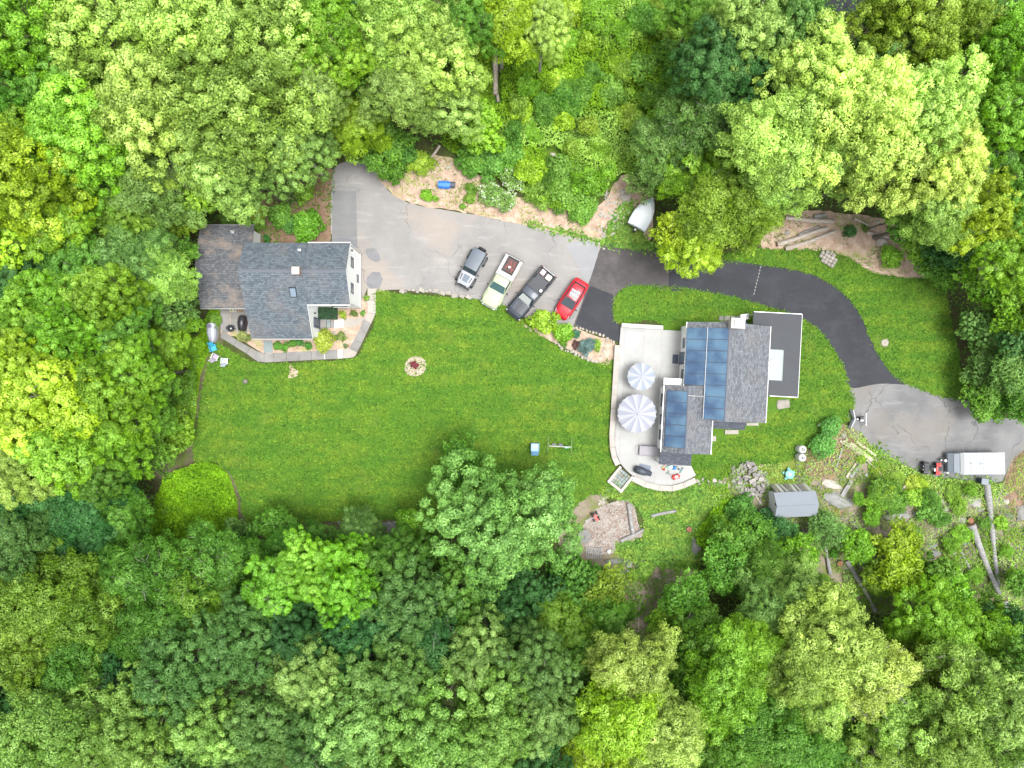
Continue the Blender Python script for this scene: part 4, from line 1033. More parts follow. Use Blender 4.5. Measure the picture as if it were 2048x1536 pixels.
def siding_mat(name, col, pitch=0.16, vertical=False):
    m, nt, b, out = newmat(name)
    tc = objc(nt)
    sep = nt.nodes.new('ShaderNodeSeparateXYZ'); nt.links.new(tc, sep.inputs[0])
    z = sep.outputs[2] if not vertical else vmath(nt, sep.outputs[0], sep.outputs[1], 'ADD')
    s = vmath(nt, vmath(nt, z, 1 / pitch), 0.0, 'ADD')
    fr = vmath(nt, s, 1.0, 'FRACT')
    nz = noise(nt, 2.0, 4, 0.6, tc)
    c = mix(nt, ramp(nt, nz, [(0.4, (0, 0, 0)), (0.7, (0.3,) * 3)]), col, tuple(v * 0.85 for v in col))
    nt.links.new(c, b.inputs['Base Color'])
    b.inputs['Roughness'].default_value = 0.55
    bump(nt, b, fr, 0.6, 0.012)
    return m
M_siding = siding_mat('white_clapboard', (0.8, 0.8, 0.8))
M_white = paint('white_trim', (0.62, 0.62, 0.61), 0.45, var=0.05)
M_offwhite = paint('off_white_stucco', (0.52, 0.46, 0.41), 0.8, var=0.1, bmp=0.3)
M_dark = paint('dark_frame', (0.06, 0.07, 0.10), 0.4)
M_black = paint('black_plastic', (0.02, 0.021, 0.024), 0.45)
M_glassd = paint('window_glass', (0.05, 0.07, 0.10), 0.06, var=0.05, spec=0.9)
M_glassl = paint('light_window_glass', (0.16, 0.22, 0.28), 0.05, var=0.1, spec=0.9)
M_brick = paint('red_brick', (0.30, 0.13, 0.09), 0.85, var=0.25, scale=9)
M_metal = paint('galvanised_metal', (0.5, 0.51, 0.52), 0.4, 0.6, var=0.15)
M_steel = paint('steel', (0.35, 0.36, 0.37), 0.35, 0.8)
M_found = paint('foundation', (0.35, 0.34, 0.32), 0.9, var=0.15)
M_memb = paint('roof_membrane', (0.048, 0.052, 0.06), 0.75, var=0.18, scale=0.8, bmp=0.15)

def window(parent, c, w, h, nrm, frame=M_dark, glass=M_glassd, name='window', d=0.05, mull=False):
    """window in a wall; c centre on the wall, nrm 'x+' 'x-' 'y+' 'y-'; frame with a pane child"""
    sgn = 1 if nrm[1] == '+' else -1
    ax = nrm[0]
    t = 0.07
    def bx(mb, u, v, du, dv, off, th):
        if ax == 'x': mb.box((c[0] + sgn * off, c[1] + u, c[2] + v), (th, du, dv))
        else: mb.box((c[0] + u, c[1] + sgn * off, c[2] + v), (du, th, dv))
    f = MB()
    bx(f, 0, h / 2 - t / 2, w, t, d / 2, d); bx(f, 0, -h / 2 + t / 2, w, t, d / 2, d)
    bx(f, -w / 2 + t / 2, 0, t, h - 2 * t, d / 2, d); bx(f, w / 2 - t / 2, 0, t, h - 2 * t, d / 2, d)
    if mull: bx(f, 0, 0, w - 2 * t, 0.04, d / 2, d * 0.8)
    fo = f.build(name, frame, parent)
    p = MB(); bx(p, 0, 0, w - 2 * t - 0.006, h - 2 * t - 0.006, 0.012, 0.016)
    p.build('pane', glass, fo)
    s_ = MB(); bx(s_, 0, -h / 2 - 0.03, w + 0.1, 0.05, 0.05, 0.1)
    s_.build('sill', M_white, fo)
    return fo

# ------------------------------------------------------------------ the gabled house (white end wall)
hs1 = thing('gabled_house', 'house with blue-grey shingle gables and a white end wall facing the parking area', 'house', (-20.0, 10.0, 0))
o1 = Vector((-20.0, 10.0, 0))
def q1(x, y, z): return (x - o1.x, y - o1.y, z)
def profwall(mb, x0, x1, prof, mi=0):
    """solid between x0 and x1 whose yz outline is prof"""
    n = len(prof)
    o = len(mb.v)
    for x in (x0, x1):
        for (y, z) in prof: mb.v.append(q1(x, y, z))
    mb.f.append([o + i for i in range(n)]); mb.m.append(mi)
    mb.f.append([o + n + i for i in reversed(range(n))]); mb.m.append(mi)
    for i in range(n):
        j = (i + 1) % n
        mb.f.append([o + i + n, o + j + n, o + j, o + i][::1]); mb.m.append(mi)
RY, RZ, SL = 10.23, 6.8, 0.58
def rz1(y, dz=0.0): return RZ - abs(y - RY) * SL + dz
w = MB()
profwall(w, -19.15, -15.1, [(12.9, 0.3), (12.9, rz1(12.9) - 0.2), (RY, RZ - 0.2), (7.6, rz1(7.6) - 0.2), (7.6, 0.3)])
profwall(w, -24.7, -19.15, [(12.9, 0.3), (12.9, rz1(12.9) - 0.2), (RY, RZ - 0.2), (4.6, rz1(4.6) - 0.2), (4.6, 0.3)])
w.build('wall', M_siding, hs1)
w = MB()
profwall(w, -29.5, -25.08, [(14.9, 0.3), (14.9, 3.15), (11.2, 4.25), (7.5, 3.15), (7.5, 0.3)])
w.build('wall', M_siding, hs1)
w = MB()
w.box(q1(-17.1, 10.25, 0.15), (4.1, 5.4, 0.32)); w.box(q1(-21.95, 8.75, 0.15), (5.6, 8.4, 0.32)); w.box(q1(-27.3, 11.2, 0.15), (4.5, 7.5, 0.32))
w.build('foundation', M_found, hs1)
def roofpart(name, quad, mat, par=hs1, q=q1, t=0.12):
    return MB().slab([q(*p) for p in quad], t).build(name, mat, par)
e = 0.15
roofpart('roof', [(-18.95, RY, RZ), (-15.0, RY, RZ), (-15.0, 13.07, rz1(13.07)), (-18.95, 13.07, rz1(13.07))], M_shx)
roofpart('roof', [(-18.95, 7.40, rz1(7.40)), (-15.0, 7.40, rz1(7.40)), (-15.0, RY, RZ), (-18.95, RY, RZ)], M_shx)
roofpart('roof', [(-24.78, RY, RZ + e), (-18.97, RY, RZ + e), (-18.97, 13.07, rz1(13.07, e)), (-24.78, 13.07, rz1(13.07, e))], M_shx)
roofpart('roof', [(-24.78, 4.34, rz1(4.34, e)), (-18.97, 4.34, rz1(4.34, e)), (-18.97, RY, RZ + e), (-24.78, RY, RZ + e)], M_shx)
roofpart('roof', [(-29.75, 11.2, 4.45), (-24.6, 11.2, 4.45), (-24.6, 15.13, 3.28), (-29.75, 15.13, 3.28)], M_shold)
roofpart('roof', [(-29.75, 7.26, 3.28), (-24.6, 7.26, 3.28), (-24.6, 11.2, 4.45), (-29.75, 11.2, 4.45)], M_shold)
# ridge caps
def tent(name, a, b_, wd, drop, mat, par):
    a = Vector(a); b_ = Vector(b_); d = (b_ - a).normalized(); s_ = Vector((-d.y, d.x, 0)) * wd
    mb = MB()
    mb.add([a, b_, b_ + s_ - Vector((0, 0, drop)), a + s_ - Vector((0, 0, drop)), b_ - s_ - Vector((0, 0, drop)), a - s_ - Vector((0, 0, drop))],
           [(0, 1, 2, 3), (1, 0, 5, 4)])
    return mb.build(name, mat, par)
tent('ridge_cap', q1(-18.95, RY, RZ + 0.03), q1(-15.0, RY, RZ + 0.03), 0.16, 0.08, M_ridge, hs1)
tent('ridge_cap', q1(-24.78, RY, RZ + e + 0.03), q1(-18.97, RY, RZ + e + 0.03), 0.16, 0.08, M_ridge, hs1)
# gutters and rake trim
def strip(name, pts, r_, mat, par, n=6):
    return MB().tube(pts, r_, n).build(name, mat, par)
strip('gutter', [q1(-18.95, 13.14, rz1(13.07) - 0.08), q1(-15.0, 13.14, rz1(13.07) - 0.08)], 0.06, M_white, hs1)
strip('gutter', [q1(-18.9, 7.33, rz1(7.4) - 0.08), q1(-15.0, 7.33, rz1(7.4) - 0.08)], 0.06, M_white, hs1)
strip('gutter', [q1(-24.78, 4.27, rz1(4.34) + 0.05), q1(-18.97, 4.27, rz1(4.34) + 0.05)], 0.05, M_metal, hs1)
strip('gutter', [q1(-29.75, 7.19, 3.18), q1(-25.0, 7.19, 3.18)], 0.05, M_metal, hs1)
strip('gutter', [q1(-29.75, 15.2, 3.18), q1(-24.6, 15.2, 3.18)], 0.05, M_metal, hs1)
strip('downspout', [q1(-15.05, 13.1, rz1(13.07) - 0.1), q1(-14.98, 12.98, 4.7), q1(-14.98, 12.98, 0.2)], 0.045, M_white, hs1)
strip('downspout', [q1(-15.05, 7.4, rz1(7.4) - 0.1), q1(-15.0, 7.52, 4.6), q1(-15.0, 7.52, 0.2)], 0.045, M_white, hs1)
for y0, y1 in ((RY, 13.07), (7.4, RY)):
    MB().slab([q1(-15.0, y0, rz1(y0) - 0.01), q1(-14.965, y0, rz1(y0) - 0.01), q1(-14.965, y1, rz1(y1) - 0.01), q1(-15.0, y1, rz1(y1) - 0.01)], 0.2).build('rake_board', M_white, hs1)
MB().slab([q1(-18.97, 4.34, rz1(4.34, e) - 0.01), q1(-18.93, 4.34, rz1(4.34, e) - 0.01), q1(-18.93, 7.4, rz1(7.4, e) - 0.01), q1(-18.97, 7.4, rz1(7.4, e) - 0.01)], 0.2).build('rake_board', M_white, hs1)
# corner board and base of the end wall
MB().box(q1(-15.06, 10.25, 0.42), (0.06, 5.36, 0.12)).build('water_table', M_white, hs1)
window(hs1, q1(-15.1, 11.47, 3.88), 0.98, 1.3, 'x+', glass=M_glassd)
window(hs1, q1(-15.1, 9.03, 3.88), 0.98, 1.3, 'x+', glass=M_glassd)
window(hs1, q1(-15.1, 10.3, 1.5), 0.75, 0.85, 'x+')
vb = MB().box(q1(-15.08, 10.2, 6.25), (0.05, 0.28, 0.35)); vb.build('gable_vent', M_dark, hs1)
window(hs1, q1(-17.0, 12.9, 3.5), 1.0, 1.2, 'y+'); window(hs1, q1(-21.5, 12.9, 3.5), 1.0, 1.2, 'y+')
window(hs1, q1(-16.8, 7.6, 1.9), 1.4, 1.2, 'y-')
window(hs1, q1(-23.0, 4.6, 1.6), 1.2, 1.1, 'y-'); window(hs1, q1(-20.4, 4.6, 1.6), 1.2, 1.1, 'y-')
d_ = MB().box(q1(-19.09, 5.97, 1.5), (0.09, 1.0, 2.05)).build('door', M_dark, hs1)
MB().box(q1(-19.03, 6.35, 1.5), (0.04, 0.05, 0.12)).build('handle', M_steel, d_)
MB().box(q1(-19.02, 5.97, 1.75), (0.02, 0.55, 1.2)).build('pane', M_glassd, d_)
MB().lathe(q1(-19.02, 6.85, 2.3), [(0.05, 0), (0.09, 0.06), (0.08, 0.2), (0.02, 0.26)], 10).build('wall_lamp', M_black, hs1)
MB().box(q1(-15.02, 12.55, 4.3), (0.12, 0.16, 0.18)).build('flood_light', M_black, hs1)
# chimney, skylight, vents
c0 = at(591, 541, 7.4)
ch = MB().box((c0.x - o1.x, c0.y - o1.y, 6.8), (0.62, 0.62, 1.3)).build('chimney', M_brick, hs1)
MB().box((c0.x - o1.x, c0.y - o1.y, 7.49), (0.72, 0.72, 0.1), top=(0.85, 0.85)).build('cap', M_offwhite, ch)
MB().cyl((c0.x - o1.x, c0.y - o1.y, 7.53), 0.13, 0.12, 10).build('flue', M_walk_w, ch)
ysk = 8.25
sk0 = at(590, 586, 5.4)
T = Matrix.Translation(Vector((sk0.x - o1.x, sk0.y - o1.y, rz1(sk0.y, e) + 0.05))) @ Matrix.Rotation(math.atan(SL), 4, 'X')
s_ = MB().box((0, 0, 0), (0.62, 0.95, 0.12), M=T).build('skylight', M_black, hs1)
MB().box((0, 0, 0.065), (0.5, 0.82, 0.02), M=T).build('pane', M_glassl, s_)
for (px, py, zz, hh) in ((600, 501.5, 5.6, 0.45), (465, 464, 3.5, 0.5)):
    p = at(px, py, zz)
    zr = rz1(p.y, e) if px > 500 else 3.28 + (15.13 - p.y) * 0.298
    v_ = MB().tube([(p.x - o1.x, p.y - o1.y, zr - 0.05), (p.x - o1.x, p.y - o1.y, zr + hh)], 0.05, 8).build('vent_pipe', M_white, hs1)
    MB().box((p.x - o1.x, p.y - o1.y, zr + 0.03), (0.3, 0.3, 0.02), M=None).build('flashing', M_metal, v_)
MB().box(q1(-18.8, 5.97, 0.2), (0.62, 1.05, 0.4)).build('door_step', M_walk, hs1)

# ------------------------------------------------------------------ the solar-roofed house
O2 = at(1440, 750, 0)
RH = R(-3)
hs2 = thing('solar_house', 'house with dark solar panels on a grey shingle roof beside the pale patio', 'house', (O2.x, O2.y, 0), RH)
M2 = Matrix.Translation(O2) @ Matrix.Rotation(RH, 4, 'Z')
def w2(x, y, z=0): return M2 @ Vector((x, y, z))
def yzw(mb, xprof, y0, y1, mi=0):
    """solid whose xz outline is xprof, between y0 and y1"""
    n = len(xprof); o = len(mb.v)
    for y in (y0, y1):
        for (x, z) in xprof: mb.v.append((x, y, z))
    mb.f.append([o + i for i in range(n)]); mb.m.append(mi)
    mb.f.append([o + n + i for i in reversed(range(n))]); mb.m.append(mi)
    for i in range(n):
        j = (i + 1) % n
        mb.f.append([o + i + n, o + j + n, o + j, o + i]); mb.m.append(mi)
rw = lambda x: 3.2 + 0.522 * (x + 4.25)                  # west slope of the main roof
re_ = lambda x: 5.0 - (x + 0.8) * 0.4444                 # east slope
ww_ = lambda x: 4.2 - abs(x + 4.1) * (0.6 if x < -4.1 else 0.444)
w = MB(); yzw(w, [(-4.15, 0.3), (-4.15, rw(-4.15) - 0.15), (-0.8, 4.85), (3.5, re_(3.5) - 0.15), (3.5, 0.3)], -4.3, 4.6)
w.build('wall', M_siding, hs2)
w = MB(); yzw(w, [(-6.0, 0.3), (-6.0, ww_(-6.0) - 0.15), (-4.1, 4.05), (-1.6, ww_(-1.6) - 0.15), (-1.6, 0.3)], -7.55, -1.5)
w.build('wall', M_siding, hs2)
w = MB().box((-0.33, 0.15, 0.15), (7.7, 8.95, 0.31)); w.box((-3.8, -5.9, 0.15), (4.45, 3.35, 0.31))
w.build('foundation', M_found, hs2)
q2 = lambda x, y, z: (x, y, z)
roofpart('roof', [(-4.27, -1.3, rw(-4.27)), (-0.8, -1.3, 5.0), (-0.8, 4.82, 5.0), (-4.27, 4.82, rw(-4.27))], M_shy, hs2, q2)
roofpart('roof', [(-3.145, -4.45, rw(-3.145)), (-0.8, -4.45, 5.0), (-0.8, -1.3, 5.0), (-3.145, -1.3, rw(-3.145))], M_shy, hs2, q2)
roofpart('roof', [(-0.8, -4.45, 5.0), (3.7, -4.45, re_(3.7)), (3.7, 4.82, re_(3.7)), (-0.8, 4.82, 5.0)], M_shy, hs2, q2)
roofpart('roof', [(-6.1, -7.72, ww_(-6.1)), (-4.1, -7.72, 4.2), (-4.1, -1.32, 4.2), (-6.1, -1.32, ww_(-6.1))], M_shy, hs2, q2)
roofpart('roof', [(-4.1, -4.45, 4.2), (-3.145, -4.45, ww_(-3.145)), (-3.145, -1.32, ww_(-3.145)), (-4.1, -1.32, 4.2)], M_shy, hs2, q2)
roofpart('roof', [(-4.1, -7.72, 4.2), (-1.4, -7.72, ww_(-1.4)), (-1.4, -4.46, ww_(-1.4)), (-4.1, -4.46, 4.2)], M_shy, hs2, q2)
tent('ridge_cap', (-0.8, -4.45, 5.03), (-0.8, 4.2, 5.03), 0.16, 0.09, M_ridge, hs2)
tent('ridge_cap', (-4.1, -7.72, 4.23), (-4.1, -1.32, 4.23), 0.16, 0.09, M_ridge, hs2)
strip('valley_flashing', [(-3.145, -4.4, rw(-3.145) + 0.005), (-3.145, -1.35, rw(-3.145) + 0.005)], 0.03, M_dark, hs2)
MB().box((-3.7, -1.31, 3.6), (1.1, 0.03, 0.6)).build('flashing', M_dark, hs2)
strip('gutter', [(3.77, -4.45, 2.93), (3.77, 4.82, 2.93)], 0.05, M_white, hs2)
strip('gutter', [(-1.33, -7.72, 2.93), (-1.33, -4.5, 2.93)], 0.05, M_metal, hs2)
strip('gutter', [(-4.34, -1.3, 3.1), (-4.34, 4.82, 3.1)], 0.045, M_metal, hs2)
strip('gutter', [(-6.16, -7.72, 2.93), (-6.16, -1.32, 2.93)], 0.045, M_metal, hs2)
strip('downspout', [(-1.33, -4.5, 2.9), (-1.5, -4.42, 2.5), (-1.5, -4.42, 0.1)], 0.04, M_white, hs2)

def panel_mat():
    m, nt, b, out = newmat('solar_cells')
    tc = objc(nt)
    sep = nt.nodes.new('ShaderNodeSeparateXYZ'); nt.links.new(tc, sep.inputs[0])
    def grid(sock, pitch, wd):
        fr = vmath(nt, vmath(nt, sock, 1 / pitch), 1.0, 'FRACT')
        return vmath(nt, fr, wd, 'LESS_THAN')
    g_ = vmath(nt, grid(sep.outputs[0], 0.165, 0.05), grid(sep.outputs[1], 0.172, 0.05), 'MAXIMUM')
    n_ = noise(nt, 0.7, 3, 0.5, geo(nt))
    c = mix(nt, ramp(nt, n_, [(0.35, (0, 0, 0)), (0.65, (1, 1, 1))]), (0.03, 0.065, 0.13), (0.075, 0.145, 0.22))  # broad reflections painted into the cell colour as paler blue areas
    c = mix(nt, vmath(nt, g_, 0.2), c, (0.10, 0.14, 0.2))
    nt.links.new(c, b.inputs['Base Color'])
    b.inputs['Roughness'].default_value = 0.22
    b.inputs['Specular IOR Level'].default_value = 0.6
    return m
M_pv = panel_mat()
def solar(x0, x1, yt, yb, n, zf):
    dy = (yt - yb) / n
    sl = (zf(x1) - zf(x0)) / (x1 - x0); L = math.hypot(x1 - x0, zf(x1) - zf(x0))
    for i in range(n):
        yc = yt - dy * (i + 0.5); xc = (x0 + x1) / 2
        p = bpy.data.objects.new('solar_panel', _pvm[0]); COL.objects.link(p); p.parent = hs2
        p.location = (xc, yc, zf(xc) + 0.11); p.rotation_euler = (0, -math.atan(sl), 0)
        p.scale = (L / 1.7, dy / 1.09, 1)
_b = MB().box((0, 0, 0), (1.65, 1.03, 0.04)); _b.box((0, 0, -0.004), (1.69, 1.07, 0.03), mi=1)
_t = _b.build('solar_panel_source', [M_pv, M_dark]); _pvm = [_t.data]; bpy.data.objects.remove(_t)
solar(-4.33, -2.63, 4.26, -1.19, 5, rw)
solar(-2.60, -0.88, 4.26, -4.34, 8, rw)
solar(-5.90, -4.19, -1.80, -7.20, 5, lambda x: 4.2 - (-4.1 - x) * 0.6)
strip('conduit', [(-2.615, 4.3, rw(-2.6) + 0.16), (-2.615, -4.3, rw(-2.6) + 0.16)], 0.022, M_white, hs2)
strip('conduit', [(-4.1, -2.2, 4.26), (-3.2, -2.22, ww_(-3.2) + 0.06), (-2.65, -2.2, rw(-2.65) + 0.1)], 0.022, M_white, hs2)
strip('antenna_mast', [(-3.75, 4.5, 3.5), (-3.75, 4.5, 4.4)], 0.02, M_steel, hs2)
# chimney
ch = MB().box((-0.33, 4.66, 3.1), (1.15, 0.82, 5.6)).build('chimney', M_offwhite, hs2)
MB().box((-0.33, 4.66, 5.95), (1.28, 0.95, 0.12)).build('cap', M_walk_w, ch)
MB().box((-0.25, 4.66, 6.06), (0.85, 0.6, 0.1)).build('flue', M_walk_w, ch)
# windows and door on the patio side
window(hs2, (-4.15, 2.87, 1.9), 0.95, 1.1, 'x-', glass=M_glassl)
window(hs2, (-4.15, -0.15, 1.9), 0.95, 1.1, 'x-')
d_ = MB().box((-4.2, 1.42, 1.36), (0.08, 1.2, 2.1)).build('door', M_dark, hs2)
MB().box((-4.25, 1.42, 1.45), (0.02, 0.8, 1.7)).build('pane', M_glassl, d_)
MB().box((-4.28, 0.95, 1.3), (0.04, 0.04, 0.14)).build('handle', M_steel, d_)
MB().box((-4.2, 0.55, 2.2), (0.08, 0.12, 0.2)).build('wall_lamp', M_black, hs2)
window(hs2, (-6.0, -2.78, 1.75), 1.25, 1.1, 'x-')
window(hs2, (-6.0, -4.66, 1.75), 0.95, 1.1, 'x-', glass=M_glassl)
window(hs2, (-6.0, -6.18, 1.75), 0.95, 1.1, 'x-')
window(hs2, (-4.9, -7.55, 1.8), 1.1, 1.0, 'y-'); window(hs2, (1.4, -4.3, 1.8), 1.1, 1.0, 'y-'); window(hs2, (3.5, 2.8, 1.7), 1.1, 1.0, 'x+')
# white slatted awning between the wings
aw = MB().slab([(-6.15, -1.28, 2.62), (-4.4, -1.28, 2.72), (-4.4, -0.62, 2.72), (-6.15, -0.62, 2.62)], 0.03).build('awning', M_white, hs2)
for i in range(8):
    MB().box((-6.05 + i * 0.225, -0.95, 2.67 + i * 0.0125), (0.03, 0.64, 0.04)).build('rib', M_white, aw)
strip('awning_post', [(-6.1, -0.66, 0.3), (-6.1, -0.66, 2.6)], 0.035, M_white, hs2)
# porch roofs
pr = roofpart('porch_roof', [(-6.15, -8.98, 2.45), (-3.1, -8.98, 2.45), (-3.1, -7.74, 2.85), (-6.15, -7.74, 2.85)], M_shdark, hs2, q2)
for x in (-6.0, -3.25): MB().box((x, -8.85, 1.35), (0.1, 0.1, 2.1)).build('post', M_white, pr)
roofpart('porch_roof', [(-1.25, -5.25, 2.4), (1.95, -5.25, 2.4), (1.95, -4.47, 2.75), (-1.25, -4.47, 2.75)], M_shdark, hs2, q2)
# flat carport roof
fr_ = MB().box((4.42, 2.17, 2.72), (4.66, 7.95, 0.16)).build('carport_roof', M_memb, hs2)
MB().box((6.77, 2.17, 2.73), (0.045, 7.99, 0.2)).build('edge_trim', M_white, fr_)
MB().box((5.4, -1.835, 2.72), (2.7, 0.04, 0.18)).build('edge_trim', M_metal, fr_)
MB().box((4.42, 6.17, 2.73), (4.6, 0.05, 0.2)).build('edge_trim', M_metal, fr_)
for (x, y) in ((6.6, 6.0), (6.6, 2.2), (6.6, -1.6), (2.3, 6.0), (4.2, -1.6)):
    MB().box((x, y, 1.3), (0.12, 0.12, 2.7)).build('post', M_white, fr_)
t = MB().box((4.46, 1.16, 2.835), (1.38, 2.95, 0.05)); t.box((4.46, 2.6, 2.87), (1.34, 0.05, 0.03)); t.box((5.1, 1.16, 2.87), (0.05, 2.9, 0.03))
piece('roof_tarp', t, paint('pale_sheet', (0.29, 0.345, 0.335), 0.6, var=0.12, bmp=0.4, bscale=4), 'pale grey-green sheet laid on the flat black carport roof', 'tarp', loc=O2, rot=(0, 0, RH))
t = MB().box((0, 0, 0), (0.78, 0.78, 0.06)); t.box((0, 0, 0.035), (0.6, 0.6, 0.02))
p = w2(4.22, 1.3, 2.92)
piece('board', t, M_white, 'square white board lying diagonally on the pale roof sheet', 'board', loc=p, rot=(0.05, 0, R(42)))
# things beside the north wall
p = w2(1.72, 5.62, 0)
cb = thing('utility_cabinet', 'white cabinet with a blue lower half beside the carport', 'cabinet', p, RH + R(12))
MB().box((0, 0.15, 0.75), (0.75, 0.5, 1.5)).build('cabinet_body', M_white, cb, bevel=0.02)
MB().box((0, -0.42, 0.5), (0.65, 0.55, 1.0)).build('blue_bin', paint('slate_blue', (0.12, 0.22, 0.36), 0.5), cb, bevel=0.03)
MB().box((0, 0.15, 1.52), (0.8, 0.55, 0.05)).build('lid', M_white, cb)
MB().box((0.22, 0.2, 1.56), (0.12, 0.09, 0.05)).build('handle', M_black, cb)
p = at(1485, 634, 0.4)
hr = thing('hose_reel', 'coiled teal garden hose against the chimney', 'garden hose', (p.x, p.y, 0))
M_teal = paint('teal_rubber', (0.02, 0.32, 0.27), 0.5)
for i in range(4):
    MB().tube([(0.24 * math.cos(a_), 0.24 * math.sin(a_), 0.08 + i * 0.07) for a_ in [k * PI / 8 for k in range(17)]], 0.035, 6, cap=False).build('coil', M_teal, hr, smooth=True)
for i, (a0, a1, b0, b1) in enumerate(((1438, 1447, 632, 641), (1448, 1460, 632, 643), (1461, 1474, 632, 641))):
    P = [at(a0, b0), at(a1 - 0.8, b0), at(a1 - 0.8, b1), at(a0, b1)]
    piece('stepping_slab', MB().prism([(v.x, v.y) for v in P], 0.0, 0.12), M_walk, ['grey stone slab farthest from the chimney', 'grey stone slab in the middle beside the chimney', 'grey stone slab touching the chimney'][i], 'stone slab', 'stone slabs by the chimney')
for i, (a0, a1, b0, b1) in enumerate(((1449, 1476, 860, 868), (1492, 1516, 846, 851), (1424, 1431, 872, 882))):
    P = [at(a0, b0), at(a1, b0), at(a1, b1), at(a0, b1)]
    piece('door_landing', MB().prism([(v.x, v.y) for v in P], 0.0, 0.16), M_walk_l, ['tan concrete landing below the small porch roof', 'tan concrete strip under the eave corner', 'small tan block by the wing wall'][i], 'landing')

# ------------------------------------------------------------------ patio
def clip_rect(poly, x0, y0, x1, y1):
    def cl(P, f, inter):
        out = []
        for i in range(len(P)):
            a, b_ = P[i - 1], P[i]
            fa, fb = f(a), f(b_)
            if fb:
                if not fa: out.append(inter(a, b_))
                out.append(b_)
            elif fa: out.append(inter(a, b_))
        return out
    def ix(x): return lambda a, b_: (x, a[1] + (b_[1] - a[1]) * (x - a[0]) / (b_[0] - a[0]))
    def iy(y): return lambda a, b_: (a[0] + (b_[0] - a[0]) * (y - a[1]) / (b_[1] - a[1]), y)
    P = list(poly)
    for f, inter in ((lambda p: p[0] >= x0, ix(x0)), (lambda p: p[0] <= x1, ix(x1)), (lambda p: p[1] >= y0, iy(y0)), (lambda p: p[1] <= y1, iy(y1))):
        if len(P) < 3: return []
        P = cl(P, f, inter)
    return P
PZ = 0.30
_inner = [(1372, 964), (1358, 969), (1343, 972), (1325, 972), (1305, 969), (1288, 964), (1270, 955), (1254, 942), (1241, 927), (1234, 910), (1230, 890), (1230, 868), (1234, 800), (1239, 686)]
_floor = [(1242, 650), (1326, 654), (1327, 660), (1366, 662), (1362, 775), (1330, 776), (1322, 925), (1382, 931), (1392, 950)] + _inner
_fl2 = [(v.x, v.y) for v in [M2.inverted() @ at(px, py, PZ) for px, py in _floor]]
pat = thing('patio', 'raised patio of pale concrete slabs beside the solar-roofed house', 'patio', (O2.x, O2.y, 0), RH)
MB().prism(_fl2, 0.02, PZ - 0.02).build('patio_base', M_cap, pat)
_k = 0
for i in range(-11, 1):
    for j in range(-12, 7):
        cwx, cwy = 1.83, 1.75
        P = clip_rect(_fl2, -4.2 + i * cwx * 1.0 + 0.012, j * cwy + 0.012 + 0.4, -4.2 + (i + 1) * cwx - 0.012, (j + 1) * cwy - 0.012 + 0.4)
        if len(P) < 3: continue
        Q = [P[0]]
        for v in P[1:]:
            if math.hypot(v[0] - Q[-1][0], v[1] - Q[-1][1]) > 0.01: Q.append(v)
        if len(Q) < 3: continue
        ar = abs(0.5 * sum(Q[a][0] * Q[(a + 1) % len(Q)][1] - Q[(a + 1) % len(Q)][0] * Q[a][1] for a in range(len(Q))))
        if ar < 0.02: continue
        MB().prism(Q, PZ - 0.02, PZ).build('paving_slab', M_patio, pat)
# wall caps
_cap = random.Random(3)
def cap_run(pts, w_, h0, h1, par, seg=1.0, mat=M_cap, name='cap_stone', body=True):
    P = catmull([(v.x, v.y) for v in [at(px, py, h1) for px, py in pts]], seg, False)
    n = len(P)
    L, Rr = [], []
    for i in range(n):
        a = Vector(P[max(0, i - 1)]); b_ = Vector(P[min(n - 1, i + 1)])
        d = (b_ - a).normalized(); s_ = Vector((-d.y, d.x)) * (w_ / 2)
        L.append(Vector(P[i]) + s_); Rr.append(Vector(P[i]) - s_)
    for i in range(n - 1):
        g_ = 0.012
        def lp(a, b_, t): return a.lerp(b_, t)
        q = [lp(L[i], L[i + 1], g_), lp(L[i], L[i + 1], 1 - g_), lp(Rr[i], Rr[i + 1], 1 - g_), lp(Rr[i], Rr[i + 1], g_)]
        MB().prism([(v.x, v.y) for v in q], h1 - 0.07, h1 + _cap.uniform(-0.004, 0.004)).build(name, mat, par)
        if body:
            c_ = [(L[i] + Rr[i]) / 2, (L[i + 1] + Rr[i + 1]) / 2]
            q = [L[i].lerp(c_[0], 0.15), L[i + 1].lerp(c_[1], 0.15), Rr[i + 1].lerp(c_[1], 0.15), Rr[i].lerp(c_[0], 0.15)]
            MB().prism([(v.x, v.y) for v in q], 0.0, h1 - 0.072).build('wall_block', M_rock_pale, par)
rwl = thing('patio_wall', 'low curved stone wall with pale cap stones round the outer side of the patio', 'wall', (0, 0, 0))
cap_run([(1235, 690), (1232, 740), (1229, 790), (1226, 840), (1224, 870), (1225, 895), (1229, 915), (1236, 930)], 0.52, 0, 0.5, rwl, 1.0)
cap_run([(1266, 957), (1290, 969), (1318, 976), (1345, 977), (1368, 971), (1392, 960)], 0.55, 0, 0.5, rwl, 1.0)
rwn = thing('patio_wall', 'straight white wall along the upper edge of the patio', 'wall', (0, 0, 0))
cap_run([(1243, 650), (1327, 655)], 0.38, 0, 0.75, rwn, 4.0, mat=M_walk_w)
